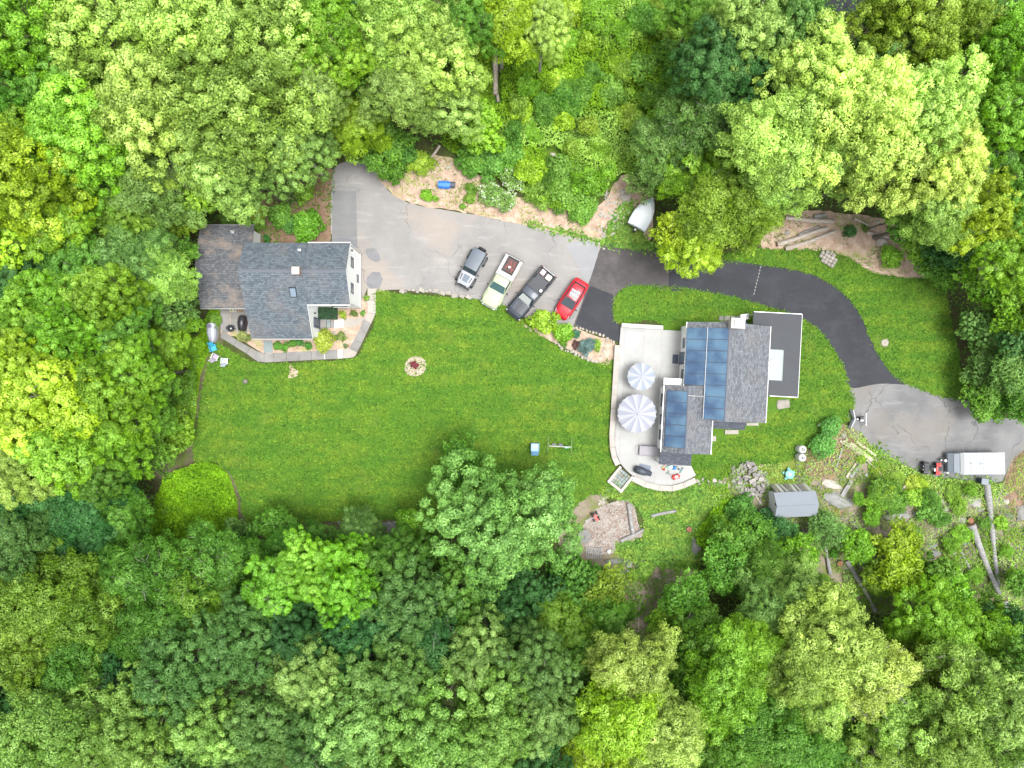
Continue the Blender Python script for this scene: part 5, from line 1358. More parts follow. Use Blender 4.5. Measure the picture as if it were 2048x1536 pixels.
for i, (px, py) in enumerate(((1234, 727), (1231, 774), (1228, 822), (1225, 870), (1228, 907), (1268, 958), (1296, 972), (1332, 977), (1376, 968))):
    p = at(px, py, 0.5)
    b_ = MB().box((0, 0, 0.03), (0.16, 0.09, 0.05)); b_.box((0, 0.0, 0.08), (0.1, 0.06, 0.05))
    piece('wall_light', b_, M_steel, f"small metal light on the patio wall, {['first', 'second', 'third', 'fourth', 'fifth', 'sixth', 'seventh', 'eighth', 'ninth'][i]} along from the driveway", 'wall light', 'lights along the patio wall', loc=p, rot=(0, 0, R(60 + 15 * i)))
# steps box
c_ = at(1241, 959, 0.35)
st_ = thing('patio_steps', 'sunken stone steps framed by a pale stone border at the patio corner', 'steps', (c_.x, c_.y, 0), R(-39))
MB().box((-0.78, 0, 0.2), (0.28, 2.0, 0.42)).build('border_stone', M_cap, st_, bevel=0.015)
MB().box((0.78, 0, 0.2), (0.28, 2.0, 0.42)).build('border_stone', M_cap, st_, bevel=0.015)
MB().box((0, -0.86, 0.2), (1.27, 0.28, 0.42)).build('border_stone', M_cap, st_, bevel=0.015)
_q = random.Random(8)
for i in range(4):
    for j in range(5):
        MB().box((-0.46 + i * 0.31, -0.55 + j * 0.32, 0.06 + j * 0.045), (0.28, 0.29, 0.1)).build('tile', M_blue if _q.random() < 0.6 else M_rock, st_, bevel=0.01)
for (x, y) in ((-0.8, 0.9), (0.8, 0.9), (-0.8, -0.88), (0.8, -0.88)):
    MB().box((x, y, 0.44), (0.12, 0.12, 0.06)).build('post_light', M_steel, st_)

# umbrellas
def umbrella(px, py, Rr, z, n, name_lab, ca, cb_, tilt=(0, 0, 0), ph=0.0):
    p = at(px, py, z)
    u = thing('patio_umbrella', name_lab, 'umbrella', (p.x, p.y, PZ), tilt)
    zz = z - PZ
    for k in range(n):
        a0, a1 = 2 * PI * k / n + ph, 2 * PI * (k + 1) / n + ph
        pts, fs = [], []
        m_ = 5; w_ = 4
        for i in range(m_ + 1):
            t = i / m_
            for j in range(w_ + 1):
                s_ = j / w_
                a = a0 + (a1 - a0) * s_
                rr = Rr * t * (1 - 0.045 * math.sin(PI * s_) * t)
                sag = 0.05 * math.sin(PI * s_) * t
                pts.append((rr * math.cos(a), rr * math.sin(a), zz - 0.28 * Rr * t ** 1.15 - sag))
        for i in range(m_):
            for j in range(w_):
                q = i * (w_ + 1) + j
                fs.append((q, q + w_ + 1, q + w_ + 2, q + 1))
        o = MB().add(pts, fs).build('canopy_panel', ca if k % 2 else cb_, u, smooth=True)
        MB().tube([(0.06 * math.cos(a0), 0.06 * math.sin(a0), zz - 0.08), (Rr * 0.98 * math.cos(a0), Rr * 0.98 * math.sin(a0), zz - 0.28 * Rr - 0.04)], 0.012, 5).build('rib', M_steel, u)
    MB().tube([(0, 0, 0.02), (0, 0, zz + 0.03)], 0.025, 8).build('pole', M_steel, u)
    MB().lathe((0, 0, zz), [(0.09, 0.0), (0.09, 0.03), (0.03, 0.08)], 12).build('finial', M_steel, u)
    MB().lathe((0, 0, 0.0), [(0.32, 0.0), (0.32, 0.05), (0.06, 0.12)], 16).build('base', M_black, u)
    return u
Mc1 = paint('white_canvas', (0.36, 0.37, 0.40), 0.8, var=0.04, scale=2); Mc2 = paint('pale_blue_canvas', (0.255, 0.29, 0.345), 0.8, var=0.06, scale=2)
Mc3 = paint('lavender_canvas', (0.27, 0.28, 0.335), 0.8, var=0.06, scale=2)
umbrella(1284, 753, 1.37, 2.5, 16, 'smaller round parasol in pale blue and white stripes', Mc1, Mc2)
umbrella(1276, 827.5, 1.92, 2.7, 22, 'larger round parasol in lavender and white stripes', Mc1, Mc3, ph=0.1)

def localpt(o, px, py, z): return at(px, py, z) - o.location
# lounge bed
p = at(1296, 901, PZ)
lb = thing('daybed', 'grey sling daybed with a rounded tube frame at the patio edge', 'sun lounger', p, R(-3))
MB().box((0, 0, 0.42), (1.85, 0.86, 0.04)).build('sling', paint('grey_sling', (0.30, 0.28, 0.31), 0.8, var=0.06), lb)
for sx in (-1, 1):
    MB().tube([(sx * 0.9, -0.46, 0.42), (sx * 1.12, -0.42, 0.47), (sx * 1.17, 0, 0.48), (sx * 1.12, 0.42, 0.47), (sx * 0.9, 0.46, 0.42)], 0.025, 8).build('end_frame', M_steel, lb, smooth=True)
    MB().tube([(-0.95, sx * 0.46, 0.42), (0.95, sx * 0.46, 0.42)], 0.025, 8).build('side_rail', M_steel, lb)
    for sy in (-1, 1): MB().tube([(sx * 0.85, sy * 0.44, 0), (sx * 0.85, sy * 0.44, 0.42)], 0.02, 6).build('leg', M_steel, lb)
MB().tube([(-0.75, 0.56, 0.7), (0.75, 0.5, 0.7)], 0.03, 8).build('canopy_bar', M_dark, lb)
# grill
p = at(1283.5, 950 - 8.5, PZ)
gr = thing('covered_grill', 'black covered barbecue on the patio near the steps', 'barbecue', p, R(-17))
mcov = paint('charcoal_cover', (0.045, 0.055, 0.075), 0.55, var=0.3, bmp=0.6, bscale=6)
cv = MB(); prof = []
for (x, hw, hz) in ((-0.82, 0.22, 0.8), (-0.7, 0.33, 0.98), (-0.3, 0.36, 1.12), (0.1, 0.34, 1.1), (0.45, 0.26, 0.95), (0.5, 0.24, 0.85), (0.85, 0.24, 0.82), (0.88, 0.2, 0.78)):
    prof.append([(x, -hw * 1.05, 0.05), (x, -hw, hz * 0.8), (x, -hw * 0.6, hz), (x, 0, hz * 1.02), (x, hw * 0.6, hz), (x, hw, hz * 0.8), (x, hw * 1.05, 0.05)])
def loft(mb, rings, mi=0, closed=False, caps=True):
    o = len(mb.v); n = len(rings[0])
    for r_ in rings:
        for p_ in r_: mb.v.append(tuple(p_))
    for i in range(len(rings) - 1):
        for j in range(n if closed else n - 1):
            k = (j + 1) % n
            mb.f.append([o + i * n + j, o + (i + 1) * n + j, o + (i + 1) * n + k, o + i * n + k]); mb.m.append(mi)
    if caps:
        mb.f.append([o + j for j in range(n)]); mb.m.append(mi)
        mb.f.append([o + (len(rings) - 1) * n + j for j in reversed(range(n))]); mb.m.append(mi)
    return mb
loft(cv, prof); cv.build('cover', mcov, gr, smooth=True)
for x in (-0.6, 0.6):
    for y in (-0.25, 0.25): MB().cyl((x, y, 0.0), 0.05, 0.06, 8).build('wheel', M_black, gr)
P = [at(*v, PZ) for v in ((1279, 926.5), (1302, 932), (1299, 949), (1275, 943))]
piece('grill_mat', MB().prism([(v.x, v.y) for v in P], PZ + 0.004, PZ + 0.02), paint('slate_mat', (0.16, 0.19, 0.24), 0.8), 'slate grey mat half under the covered barbecue', 'mat')
P = [(-4.9, 0.88), (-4.32, 0.88), (-4.32, 1.8), (-4.9, 1.8)]
piece('door_mat', MB().prism(P, 0, 0.02), paint('door_mat_fibre', (0.07, 0.08, 0.11), 0.95, bmp=0.5), 'dark rectangular mat in front of the patio door', 'mat', loc=(O2.x, O2.y, PZ + 0.003), rot=(0, 0, RH))
# toys
def col(name, c, r_=0.45): return paint(name, c, r_)
M_red = col('red_plastic', (0.62, 0.05, 0.04)); M_blu = col('blue_plastic', (0.03, 0.2, 0.62)); M_yel = col('yellow_plastic', (0.75, 0.55, 0.08)); M_mint = col('mint_plastic', (0.4, 0.72, 0.6)); M_pink = col('pink_plastic', (0.75, 0.45, 0.5))
M_cream = col('cream_plastic', (0.72, 0.66, 0.5)); M_dteal = col('dark_teal_plastic', (0.03, 0.16, 0.18))
p = at(1351, 953, PZ)
tc_ = thing('toy_car', 'red and white ride-on toy car on the patio', 'toy car', p, R(15))
loft(MB(), [[(x, -w_, 0.1), (x, -w_, h_), (x, -w_ * .6, h_ + .05), (x, w_ * .6, h_ + .05), (x, w_, h_), (x, w_, 0.1)] for x, w_, h_ in ((-.38, .16, .24), (-.25, .22, .3), (.0, .22, .26), (.2, .2, .3), (.38, .12, .22))]).build('body', M_red, tc_, smooth=True)
MB().box((0.02, 0, 0.37), (0.3, 0.26, 0.06)).build('seat', M_white, tc_, bevel=0.02)
for x in (-.24, .24):
    for y in (-.22, .22): MB().tube([(x, y - .03, .09), (x, y + .03, .09)], 0.09, 10).build('wheel', M_black, tc_)
p = at(1347.5, 935.5, PZ)
bl = MB().lathe((0, 0, 0), [(0.02, 0), (0.13, 0.03), (0.19, 0.12), (0.2, 0.2), (0.17, 0.3), (0.1, 0.37), (0.02, 0.4)], 14)
piece('ball', bl, M_blu, 'blue play ball among the patio toys', 'ball', smooth=True, loc=p)
p = at(1340, 933.5, PZ)
sl_ = thing('toy_table', 'mint green toy table beside the blue ball', 'toy table', p, R(10))
MB().box((0, 0, 0.3), (0.42, 0.3, 0.06)).build('table_top', M_mint, sl_, bevel=0.02)
for x in (-.17, .17):
    for y in (-.11, .11): MB().box((x, y, 0.14), (0.04, 0.04, 0.28)).build('leg', M_mint, sl_)
p = at(1362.5, 941, PZ)
sc_ = thing('toy_scooter', 'dark toy scooter lying on the patio', 'scooter', p, R(60))
MB().box((0, 0, 0.1), (0.5, 0.12, 0.05)).build('deck', M_dteal, sc_, bevel=0.01)
MB().tube([(0.22, 0, 0.1), (0.3, 0.1, 0.5)], 0.02, 6).build('stem', M_steel, sc_)
MB().tube([(0.3, -0.08, 0.5), (0.3, 0.26, 0.5)], 0.018, 6).build('handlebar', M_black, sc_)
for x in (-.25, .27): MB().tube([(x, -.02, .06), (x, .02, .06)], 0.06, 10).build('wheel', M_black, sc_)
p = at(1338, 947, PZ)
tr_ = thing('toy_tricycle', 'pink toy tricycle on the patio', 'tricycle', p, R(-40))
MB().tube([(-0.2, 0, 0.14), (0.05, 0, 0.2), (0.2, 0, 0.42)], 0.025, 6).build('frame', M_pink, tr_)
MB().tube([(0.2, -0.16, 0.42), (0.2, 0.16, 0.42)], 0.015, 6).build('handlebar', M_pink, tr_)
MB().box((-0.08, 0, 0.27), (0.18, 0.14, 0.05)).build('seat', M_dteal, tr_, bevel=0.015)
for x, y in ((-.2, -.15), (-.2, .15), (.22, 0)): MB().tube([(x, y - .015, .1), (x, y + .015, .1)], 0.1, 10).build('wheel', M_black, tr_)
_q = random.Random(21)
_tl = [('toy_bucket', M_yel, 'small yellow toy bucket'), ('toy_bucket', M_cream, 'cream toy bucket'), ('toy_bucket', M_pink, 'small pink toy bucket'), ('toy_bucket', M_red, 'small red toy bucket'), ('toy_bucket', M_mint, 'mint toy bucket'), ('toy_bucket', M_white, 'white toy bucket'), ('toy_bucket', M_dteal, 'dark teal toy bucket')]
for i, ((px, py), (nm, mt, lb_)) in enumerate(zip(((1325, 935), (1331, 938), (1329, 931), (1327, 939), (1334, 934), (1354, 934), (1357, 938)), _tl)):
    p = at(px, py, PZ)
    r0 = 0.08 + 0.03 * _q.random()
    tb = thing(nm, lb_ + ' among the patio toys', 'toy', p, _q.uniform(0, 6))
    MB().lathe((0, 0, 0), [(r0 * .8, 0), (r0, 0.2), (r0 * .9, 0.2), (r0 * .7, 0.03)], 10).build('bucket_body', mt, tb, smooth=True)
    MB().tube([(r0, 0, 0.2), (0, 0.02, 0.3), (-r0, 0, 0.2)], 0.01, 5).build('handle', M_steel, tb)
# ------------------------------------------------------------------ walks and beds by the gabled house
sheet('garden_bed', [(440, 612), (735, 590), (736, 640), (702, 700), (600, 706), (545, 708), (525, 706), (470, 672), (442, 672)], M_mulch, 0.022, 0.03, sharp=(0, 1, 2, 3, 4, 5, 6, 7, 8))
wk = thing('front_walk', 'concrete slab walk bending round the gabled house from the parking area', 'walkway')
def wslab(pts, mat, par=wk, z1=0.055):
    P = [flat(*p) for p in pts]
    c = Vector((sum(p[0] for p in P) / len(P), sum(p[1] for p in P) / len(P)))
    P = [tuple(c + (Vector(p) - c) * (1 - 0.02 / max(0.3, (Vector(p) - c).length))) for p in P]
    return MB().prism(P, 0.0, z1 + _cap.uniform(-0.004, 0.004)).build('slab', mat, par)
wslab([(735, 577), (752, 577), (752, 600), (735, 600)], M_walk_l); wslab([(735, 600), (752, 600), (752, 627), (735, 626)], M_walk_l)
wslab([(735, 626), (752, 627), (742, 648), (727, 637), (731, 633)], M_walk_l); wslab([(727, 637), (742, 648), (733, 667), (719, 659)], M_walk)
wslab([(719, 659), (733, 667), (724, 686), (708, 680)], M_walk); wslab([(708, 680), (724, 686), (715, 704), (698, 697)], M_walk)
wslab([(686, 698), (698, 697), (715, 704), (711, 712), (704, 716), (686, 717)], M_walk_l)
wslab([(675, 699), (686, 698), (686, 717), (675, 717.6)], M_walk_w)
tj = lambda x: 699 + (675 - x) * 0.055
bj = lambda x: 717.6 + (675 - x) * 0.052
J = [675, 650.5, 648, 624, 598, 573, 548, 528.5]
for i in range(len(J) - 1):
    a, b_ = J[i], J[i + 1]
    wslab([(b_, tj(b_)), (a, tj(a)), (a, bj(a)), (b_, bj(b_))], M_walk_w if a - b_ < 4 else M_walk)
wslab([(528.5, 707), (528.5, 725), (515, 723), (493, 707), (501, 695), (515, 702)], M_walk)
wslab([(501, 695), (493, 707), (467, 691), (476, 681)], M_walk); wslab([(476, 681), (467, 691), (441, 675), (444, 660), (456, 668)], M_walk)
wslab([(441, 618), (460, 618), (460, 640), (441, 640)], M_walk); wslab([(441, 640), (460, 640), (460, 656), (456, 668), (444, 660), (441, 662)], M_walk)
wslab([(461, 618), (498, 618), (498, 640), (461, 640)], M_walk); wslab([(461, 640), (498, 640), (499, 664), (478, 668), (461, 656)], M_walk)
wslab([(527, 681), (545, 681), (546, 706), (528, 706)], M_blue)
wslab([(668, 640), (688, 638), (688, 655), (668, 657)], M_walk_w); wslab([(688, 638), (730, 636), (717, 652), (688, 655)], M_walk_l)
wslab([(662, 641), (668, 640), (668, 656), (662, 656)], M_walk, z1=0.12)
ld = thing('door_landing', 'bluestone landing at the dark front door of the gabled house', 'landing')
_q = random.Random(4)
for i in range(3):
    for j in range(3):
        a0, b0 = 639.5 + i * 7.4, 638 + j * 5.8
        wslab([(a0, b0), (a0 + 7.4 + _q.uniform(-.8, .8), b0 + _q.uniform(-.6, .6)), (a0 + 7.4, b0 + 5.8), (a0 + _q.uniform(-.8, .8), b0 + 5.8)], M_blue, ld, 0.24)

# ------------------------------------------------------------------ shrubs
SHRUBS = [
 # px, py, r(px), height m, colour, name, label, proto
 (1086, 643, 27, 1.6, (0.24, 0.40, 0.012), 'broad', 'round lime yellow shrub in front of the black pickup'),
 (1126, 665, 20, 1.2, (0.17, 0.36, 0.014), 'broad', 'smaller round lime shrub in front of the red car'),
 (1152, 668, 9, 0.6, (0.05, 0.17, 0.09), 'spray', 'small blue-green shrub in the triangular garden bed'),
 (1174, 693, 16, 0.8, (0.11, 0.19, 0.17), 'spray', 'blue-grey spruce shrub in the triangular garden bed'),
 (1192, 690, 12, 0.5, (0.19, 0.33, 0.02), 'broad', 'low lime shrub at the wide end of the triangular bed'),
 (1153, 690, 9, 0.4, (0.09, 0.045, 0.04), 'spray', 'small dark red shrub beside the blue-grey one'),
 (1126, 686, 8, 0.4, (0.1, 0.22, 0.03), 'spray', 'tiny green plant at the edge of the triangular bed'),
 (648, 681, 21, 1.2, (0.30, 0.37, 0.035), 'broad', 'round yellow-green shrub at the corner of the gabled house'),
 (686, 630, 8, 0.5, (0.28, 0.38, 0.02), 'broad', 'small yellow-green ball shrub in the mulch by the walk'),
 (708, 627, 7, 0.4, (0.13, 0.19, 0.04), 'spray', 'small dull green plant in the mulch by the walk'),
 (726, 626, 6, 0.4, (0.14, 0.28, 0.04), 'broad', 'small green ball shrub next to the walk bend'),
 (733, 596, 6, 0.4, (0.16, 0.29, 0.03), 'spray', 'small green clump between the end wall and the walk'),
 (684, 673, 9, 0.5, (0.2, 0.26, 0.06), 'spray', 'pale low plant between the two walk arms'),
 (672, 675, 6, 0.4, (0.1, 0.2, 0.03), 'spray', 'small green plant beside the round yellow shrub'),
 (691, 692, 5, 0.3, (0.13, 0.19, 0.07), 'spray', 'tiny grey-green plant near the white walk slab'),
 (556, 692, 9, 0.5, (0.09, 0.25, 0.02), 'broad', 'green perennial nearest the bluestone walk stub'),
 (570, 694, 9, 0.5, (0.10, 0.27, 0.02), 'broad', 'second green perennial out from the bluestone walk stub'),
 (585, 687, 8, 0.45, (0.09, 0.23, 0.02), 'broad', 'third green perennial out from the bluestone walk stub'),
 (600, 684, 9, 0.45, (0.06, 0.2, 0.03), 'broad', 'fourth green perennial out from the bluestone walk stub'),
 (617, 692, 8, 0.5, (0.06, 0.2, 0.02), 'spray', 'dark green perennial beside the round yellow shrub'),
 (484, 672, 11, 0.5, (0.22, 0.26, 0.07), 'spray', 'dull yellow low plant beside the covered grill set'),
 (496, 676, 8, 0.4, (0.17, 0.22, 0.05), 'spray', 'low plant at the corner of the gabled house wing'),
 (430, 640, 14, 0.7, (0.11, 0.22, 0.02), 'spray', 'green plant between the walk and the woods'),
 (515, 430, 17, 1.2, (0.32, 0.36, 0.015), 'spray', 'bright yellow shrub behind the wing of the gabled house'),
 (515, 447, 15, 1.0, (0.13, 0.27, 0.02), 'spray', 'green shrub just below the bright yellow one'),
 (563, 432, 24, 1.6, (0.13, 0.29, 0.025), 'broad', 'green shrub in the middle behind the gabled house'),
 (580, 450, 18, 1.3, (0.08, 0.22, 0.03), 'spray', 'darker green shrub between its two bright neighbours'),
 (616, 452, 30, 1.9, (0.12, 0.30, 0.012), 'broad', 'large bright green shrub closest to the parking area strip'),
 (610, 388, 20, 1.3, (0.18, 0.33, 0.02), 'broad', 'lime shrub under the pale trees by the driveway'),
 (577, 388, 22, 1.2, (0.08, 0.13, 0.03), 'spray', 'dull olive tuft under the pale trees'),
 (534, 478, 8, 0.6, (0.05, 0.19, 0.03), 'broad', 'dark leafy plant at the white wing wall'),
 (455, 436, 18, 1.0, (0.09, 0.19, 0.02), 'spray', 'green shrub behind the garage wing'),
 (480, 432, 18, 1.0, (0.08, 0.18, 0.02), 'spray', 'second green shrub behind the garage wing'),
 (853, 391, 12, 0.8, (0.17, 0.38, 0.008), 'broad', 'small vivid lime shrub on the mulch by the parking area'),
 (870, 397, 7, 0.5, (0.17, 0.36, 0.01), 'broad', 'tiny vivid lime shrub beside its larger twin'),
 (925, 413, 6, 0.4, (0.14, 0.3, 0.02), 'broad', 'tiny green shrub at the mulch edge'),
 (943, 378, 12, 0.7, (0.12, 0.24, 0.02), 'spray', 'upper green clump of the narrow planted strip'),
 (940, 398, 11, 0.6, (0.14, 0.26, 0.02), 'spray', 'lower green clump of the narrow planted strip'),
 (985, 388, 24, 1.3, (0.17, 0.31, 0.05), 'flower', 'white flowering shrub by the parking area'),
 (1010, 405, 22, 1.2, (0.17, 0.30, 0.05), 'flower', 'second white flowering shrub touching the first'),
 (1022, 357, 24, 1.4, (0.17, 0.30, 0.05), 'flower', 'upper white flowering shrub on the slope'),
 (945, 320, 32, 1.6, (0.10, 0.25, 0.02), 'broad', 'wide green shrub above the blue tarp'),
 (985, 325, 34, 1.6, (0.10, 0.25, 0.025), 'broad', 'broad green shrub next to the wide one on the slope'),
 (1040, 320, 26, 1.4, (0.26, 0.34, 0.015), 'spray', 'yellow-green shrub on the slope'),
 (780, 330, 32, 1.9, (0.10, 0.26, 0.012), 'broad', 'bushy green shrub at the upper bend of the parking area'),
 (800, 300, 34, 2.2, (0.07, 0.19, 0.02), 'broad', 'darker shrub behind the bushy one at the bend'),
 (840, 325, 26, 1.2, (0.2, 0.31, 0.012), 'spray', 'yellow-green low shrub near the short log'),
 (1130, 390, 36, 1.5, (0.12, 0.25, 0.02), 'broad', 'wide green shrub on the bank above the parking area'),
 (1085, 380, 32, 1.5, (0.14, 0.26, 0.02), 'spray', 'green shrub on the bank nearer the flowering shrubs'),
 (1165, 420, 28, 1.2, (0.12, 0.27, 0.02), 'broad', 'green shrub at the low end of the bank'),
 (1170, 370, 36, 1.6, (0.10, 0.22, 0.02), 'spray', 'green shrub next to the pale gravel'),
 (1120, 340, 30, 1.6, (0.11, 0.23, 0.02), 'broad', 'green shrub beside the pale rocks on the slope'),
 (1700, 463, 13, 0.7, (0.05, 0.15, 0.03), 'spray', 'dark tuft of grass between the driveway logs'),
 (1782, 514, 22, 1.0, (0.17, 0.36, 0.01), 'broad', 'vivid lime shrub on the mulch by the far woods'),
 (1730, 455, 8, 0.3, (0.12, 0.2, 0.03), 'spray', 'tiny weed clump beside the thin logs'),
 (1661, 853, 21, 1.3, (0.10, 0.28, 0.045), 'fine', 'upper of two clipped round shrubs by the lower driveway'),
 (1646, 890, 27, 1.4, (0.10, 0.28, 0.04), 'fine', 'lower and larger of two clipped round shrubs'),
 (1723, 918, 9, 0.5, (0.2, 0.33, 0.015), 'broad', 'small lime plant between the planks'),
 (1830, 968, 20, 0.7, (0.24, 0.33, 0.015), 'spray', 'yellow-green weed clump below the quad bike'),
 (1790, 958, 18, 0.6, (0.18, 0.30, 0.02), 'spray', 'weed clump at the lower driveway edge'),
 (1915, 1010, 18, 0.9, (0.16, 0.30, 0.015), 'spray', 'lime plant between the boulders below the trailer'),
 (1905, 985, 18, 0.6, (0.15, 0.27, 0.02), 'spray', 'green plant between the boulders below the trailer'),
 (1860, 1022, 26, 1.0, (0.09, 0.22, 0.02), 'spray', 'green shrub near the flat grey ledge'),
 (1667, 1106, 10, 0.8, (0.09, 0.26, 0.015), 'broad', 'small green ball plant by the reddish stump'),
 (1480, 1020, 30, 1.4, (0.07, 0.2, 0.02), 'spray', 'dark green shrub beside the lime strip'),
 (1530, 1040, 26, 1.6, (0.035, 0.12, 0.03), 'broad', 'dark blue-green shrub at the shed corner'),
 (1400, 1175, 20, 1.2, (0.1, 0.22, 0.02), 'spray', 'green shrub below the boulder'),
 (1290, 1140, 18, 0.8, (0.13, 0.25, 0.02), 'spray', 'yellowish plant beside the rock ledge'),
 (1265, 1150, 12, 0.6, (0.15, 0.27, 0.02), 'spray', 'small plant below the rock ledge'),
]
_sr = random.Random(77)
for i, (px, py, r_, h, c, st, lab) in enumerate(SHRUBS):
    zc = h * 0.45
    p = at(px, py, zc)
    t = thing('shrub', lab, 'shrub', (p.x, p.y, 0), _sr.uniform(0, 6.28))
    cm, tm = BUSHFL if st == 'flower' else BUSHFINE if st == 'fine' else BUSH[(0, 4)[i % 2]] if st == 'broad' else (SAP[i % 3] if i % 2 and px > 1380 else BUSH[(1, 3, 2)[i % 3]])
    s = r_ * GK / 1.3
    co = bpy.data.objects.new('crown', cm); COL.objects.link(co); co.parent = t
    co.location = (0, 0, zc); co.scale = (s, s, h * 0.52 / 1.15); co.color = (*c, 1)
    to = bpy.data.objects.new('trunk', tm); COL.objects.link(to); to.parent = t
    to.location = (0, 0, zc); to.scale = (s, s, zc / 1.3)
# clipped dark hedge block
p0, p1 = at(637, 614, 0.9), at(671, 637, 0.9)
hd = thing('hedge', 'dark clipped box hedge against the front wall of the gabled house', 'hedge', ((p0.x + p1.x) / 2, (p0.y + p1.y) / 2, 0))
wx, wy = (p1.x - p0.x) / 2, (p0.y - p1.y) / 2
n = 5200
r_ = np.random.default_rng(9)
f_ = r_.random(n)
X = r_.uniform(-wx, wx, n); Y = r_.uniform(-wy, wy, n); Z = 0.9 + r_.normal(0, 0.05, n)
sd_ = f_ < 0.35
Xs = np.where(r_.random(n) < 0.5, np.sign(X) * wx, X); Ys = np.where(np.abs(Xs) == wx, Y, np.sign(Y) * wy)
X = np.where(sd_, Xs, X); Y = np.where(sd_, Ys, Y); Z = np.where(sd_, r_.uniform(0.1, 0.9, n), Z)
me = leaf_mesh('leaves', np.stack([X, Y, Z], 1), r_.normal(0, 0.6, (n, 3)) + np.array([0, 0, 0.6]), 0.07, np.clip(r_.normal(.45, .25, n), 0, 1), np.zeros(n), M_leaf, seed=9)
lo = bpy.data.objects.new('crown', me); COL.objects.link(lo); lo.parent = hd; lo.color = (0.05, 0.11, 0.05, 1)
# red maple sapling in its mulch ring
p = at(830.5, 733)
sheet('mulch_ring', [(820, 715), (840, 713), (852, 722), (853, 735), (846, 748), (831, 753), (815, 750), (809, 740), (811, 726)], concrete_mat('tree_ring_bark', (0.4, 0.31, 0.24), (0.5, 0.41, 0.34), 2.0, 0.4), 0.05, 0.02)
rm_ = thing('maple_sapling', 'small dark red Japanese maple in a round mulch ring on the lawn', 'sapling', (p.x - 0.05, p.y + 0.15, 0))
n = 420; r_ = np.random.default_rng(5)
az = r_.uniform(0, 2 * PI, n); rad_ = (0.1 + 0.26 * r_.random(n) ** 0.8) * (1 + 0.22 * np.cos(5 * az) + 0.15 * np.cos(2 * az + 1))
me = leaf_mesh('crown', np.stack([rad_ * np.cos(az), rad_ * np.sin(az), 0.55 - rad_ * 0.6 + r_.normal(0, .04, n)], 1), r_.normal(0, .35, (n, 3)) + np.array([0, 0, 1]), 0.075, np.clip(r_.normal(.5, .25, n), 0, 1), np.zeros(n), M_leaf, seed=3)
lo = bpy.data.objects.new('crown', me); COL.objects.link(lo); lo.parent = rm_; lo.color = (0.17, 0.035, 0.05, 1)
MB().tube([(0, 0, 0), (0.02, 0, 0.4)], [0.03, 0.015], 6).build('trunk', M_bark, rm_)

# ------------------------------------------------------------------ rocks
def rockmesh(name, seed, flat_=0.6, blocky=False):
    r = random.Random(seed)
    bm = bmesh.new()
    n = 16 if not blocky else 10
    for i in range(n):
        if blocky:
            v = Vector((r.choice((-1, 1)) * r.uniform(.75, 1), r.choice((-1, 1)) * r.uniform(.7, 1), r.choice((-1, 1)) * r.uniform(.75, 1)))
        else:
            v = Vector((r.gauss(0, 1), r.gauss(0, 1), r.gauss(0, 1))).normalized() * r.uniform(0.8, 1.0)
        v.z *= flat_
        bm.verts.new(v)
    res = bmesh.ops.convex_hull(bm, input=bm.verts)
    for v in [g_ for g_ in res['geom_interior'] if isinstance(g_, bmesh.types.BMVert)]: bm.verts.remove(v)
    bmesh.ops.bevel(bm, geom=list(bm.edges), offset=0.06, segments=1, affect='EDGES') if False else None
    me = bpy.data.meshes.new(name); bm.to_mesh(me); bm.free()
    return me
RK = [rockmesh('stone', 100 + i) for i in range(7)]
BK = [rockmesh('block', 200 + i, 0.8, True) for i in range(7)]
_rr = random.Random(31)
_rkm = {}
def rk(mesh, mat):
    k = (mesh.name, mat.name)
    if k not in _rkm:
        m = mesh.copy(); m.materials.clear(); m.materials.append(mat); _rkm[k] = m
    return _rkm[k]
def rock(name, mesh, mat, loc, sc, par=None, rz=None, tilt=0.2, label=None, cat=None, group=None):
    o = bpy.data.objects.new(name, rk(mesh, mat)); COL.objects.link(o)
    if par: o.parent = par
    o.location = loc; o.scale = sc
    o.rotation_euler = (_rr.uniform(-tilt, tilt), _rr.uniform(-tilt, tilt), _rr.uniform(0, 6.28) if rz is None else rz)
    return setp(o, label, cat, group)
# stone border of the garden bed
bd = thing('stone_border', 'dry-laid pale stone border round the triangular garden bed', 'stone border')
def stone_line(par, pts, step, size, mat, wid=0.0, z=0.08):
    P = catmull([flat(*p) for p in pts], step, False)
    for (x, y) in P:
        s = size * _rr.uniform(0.7, 1.25)
        rock('stone', _rr.choice(RK), mat, (x + _rr.gauss(0, wid), y + _rr.gauss(0, wid), z), (s, s * _rr.uniform(.6, 1), s * .6), par)
stone_line(bd, [(1106, 682), (1118, 692), (1130, 700), (1143, 705), (1158, 712), (1170, 717), (1184, 722), (1200, 722), (1206, 712), (1209, 695), (1212, 682)], 0.3, 0.2, M_rock_pale, 0.03)
stone_line(bd, [(1120, 690), (1140, 700), (1165, 712), (1185, 720)], 0.33, 0.18, M_rock_pale, 0.05, 0.1)
stone_line(bd, [(1140, 651), (1160, 657), (1180, 664), (1200, 669), (1228, 684)], 0.34, 0.19, M_rock_pale, 0.03)
# row of large stones along the parking edge
row = thing('stone_edging', 'row of rough pale stones between the parking area and the lawn', 'stone edging')
for (zx, zy, w_) in ((280, 262, 130), (370, 270, 50), (440, 225, 80), (540, 235, 80), (630, 280, 70), (735, 235, 140), (840, 262, 60), (915, 240, 80), (1045, 240, 130), (1190, 303, 130), (1320, 300, 120), (1470, 360, 150), (1640, 375, 120), (1800, 392, 130)):
    x, y = flat(780 + zx / 11.38, 560 + zy / 11.38); s = w_ / 11.38 * GK / 2
    rock('stone', _rr.choice(BK), M_rock_pale, (x, y, 0.08), (s * 1.05, s * 0.68, 0.16), row, rz=_rr.uniform(-.5, .1), tilt=0.1)
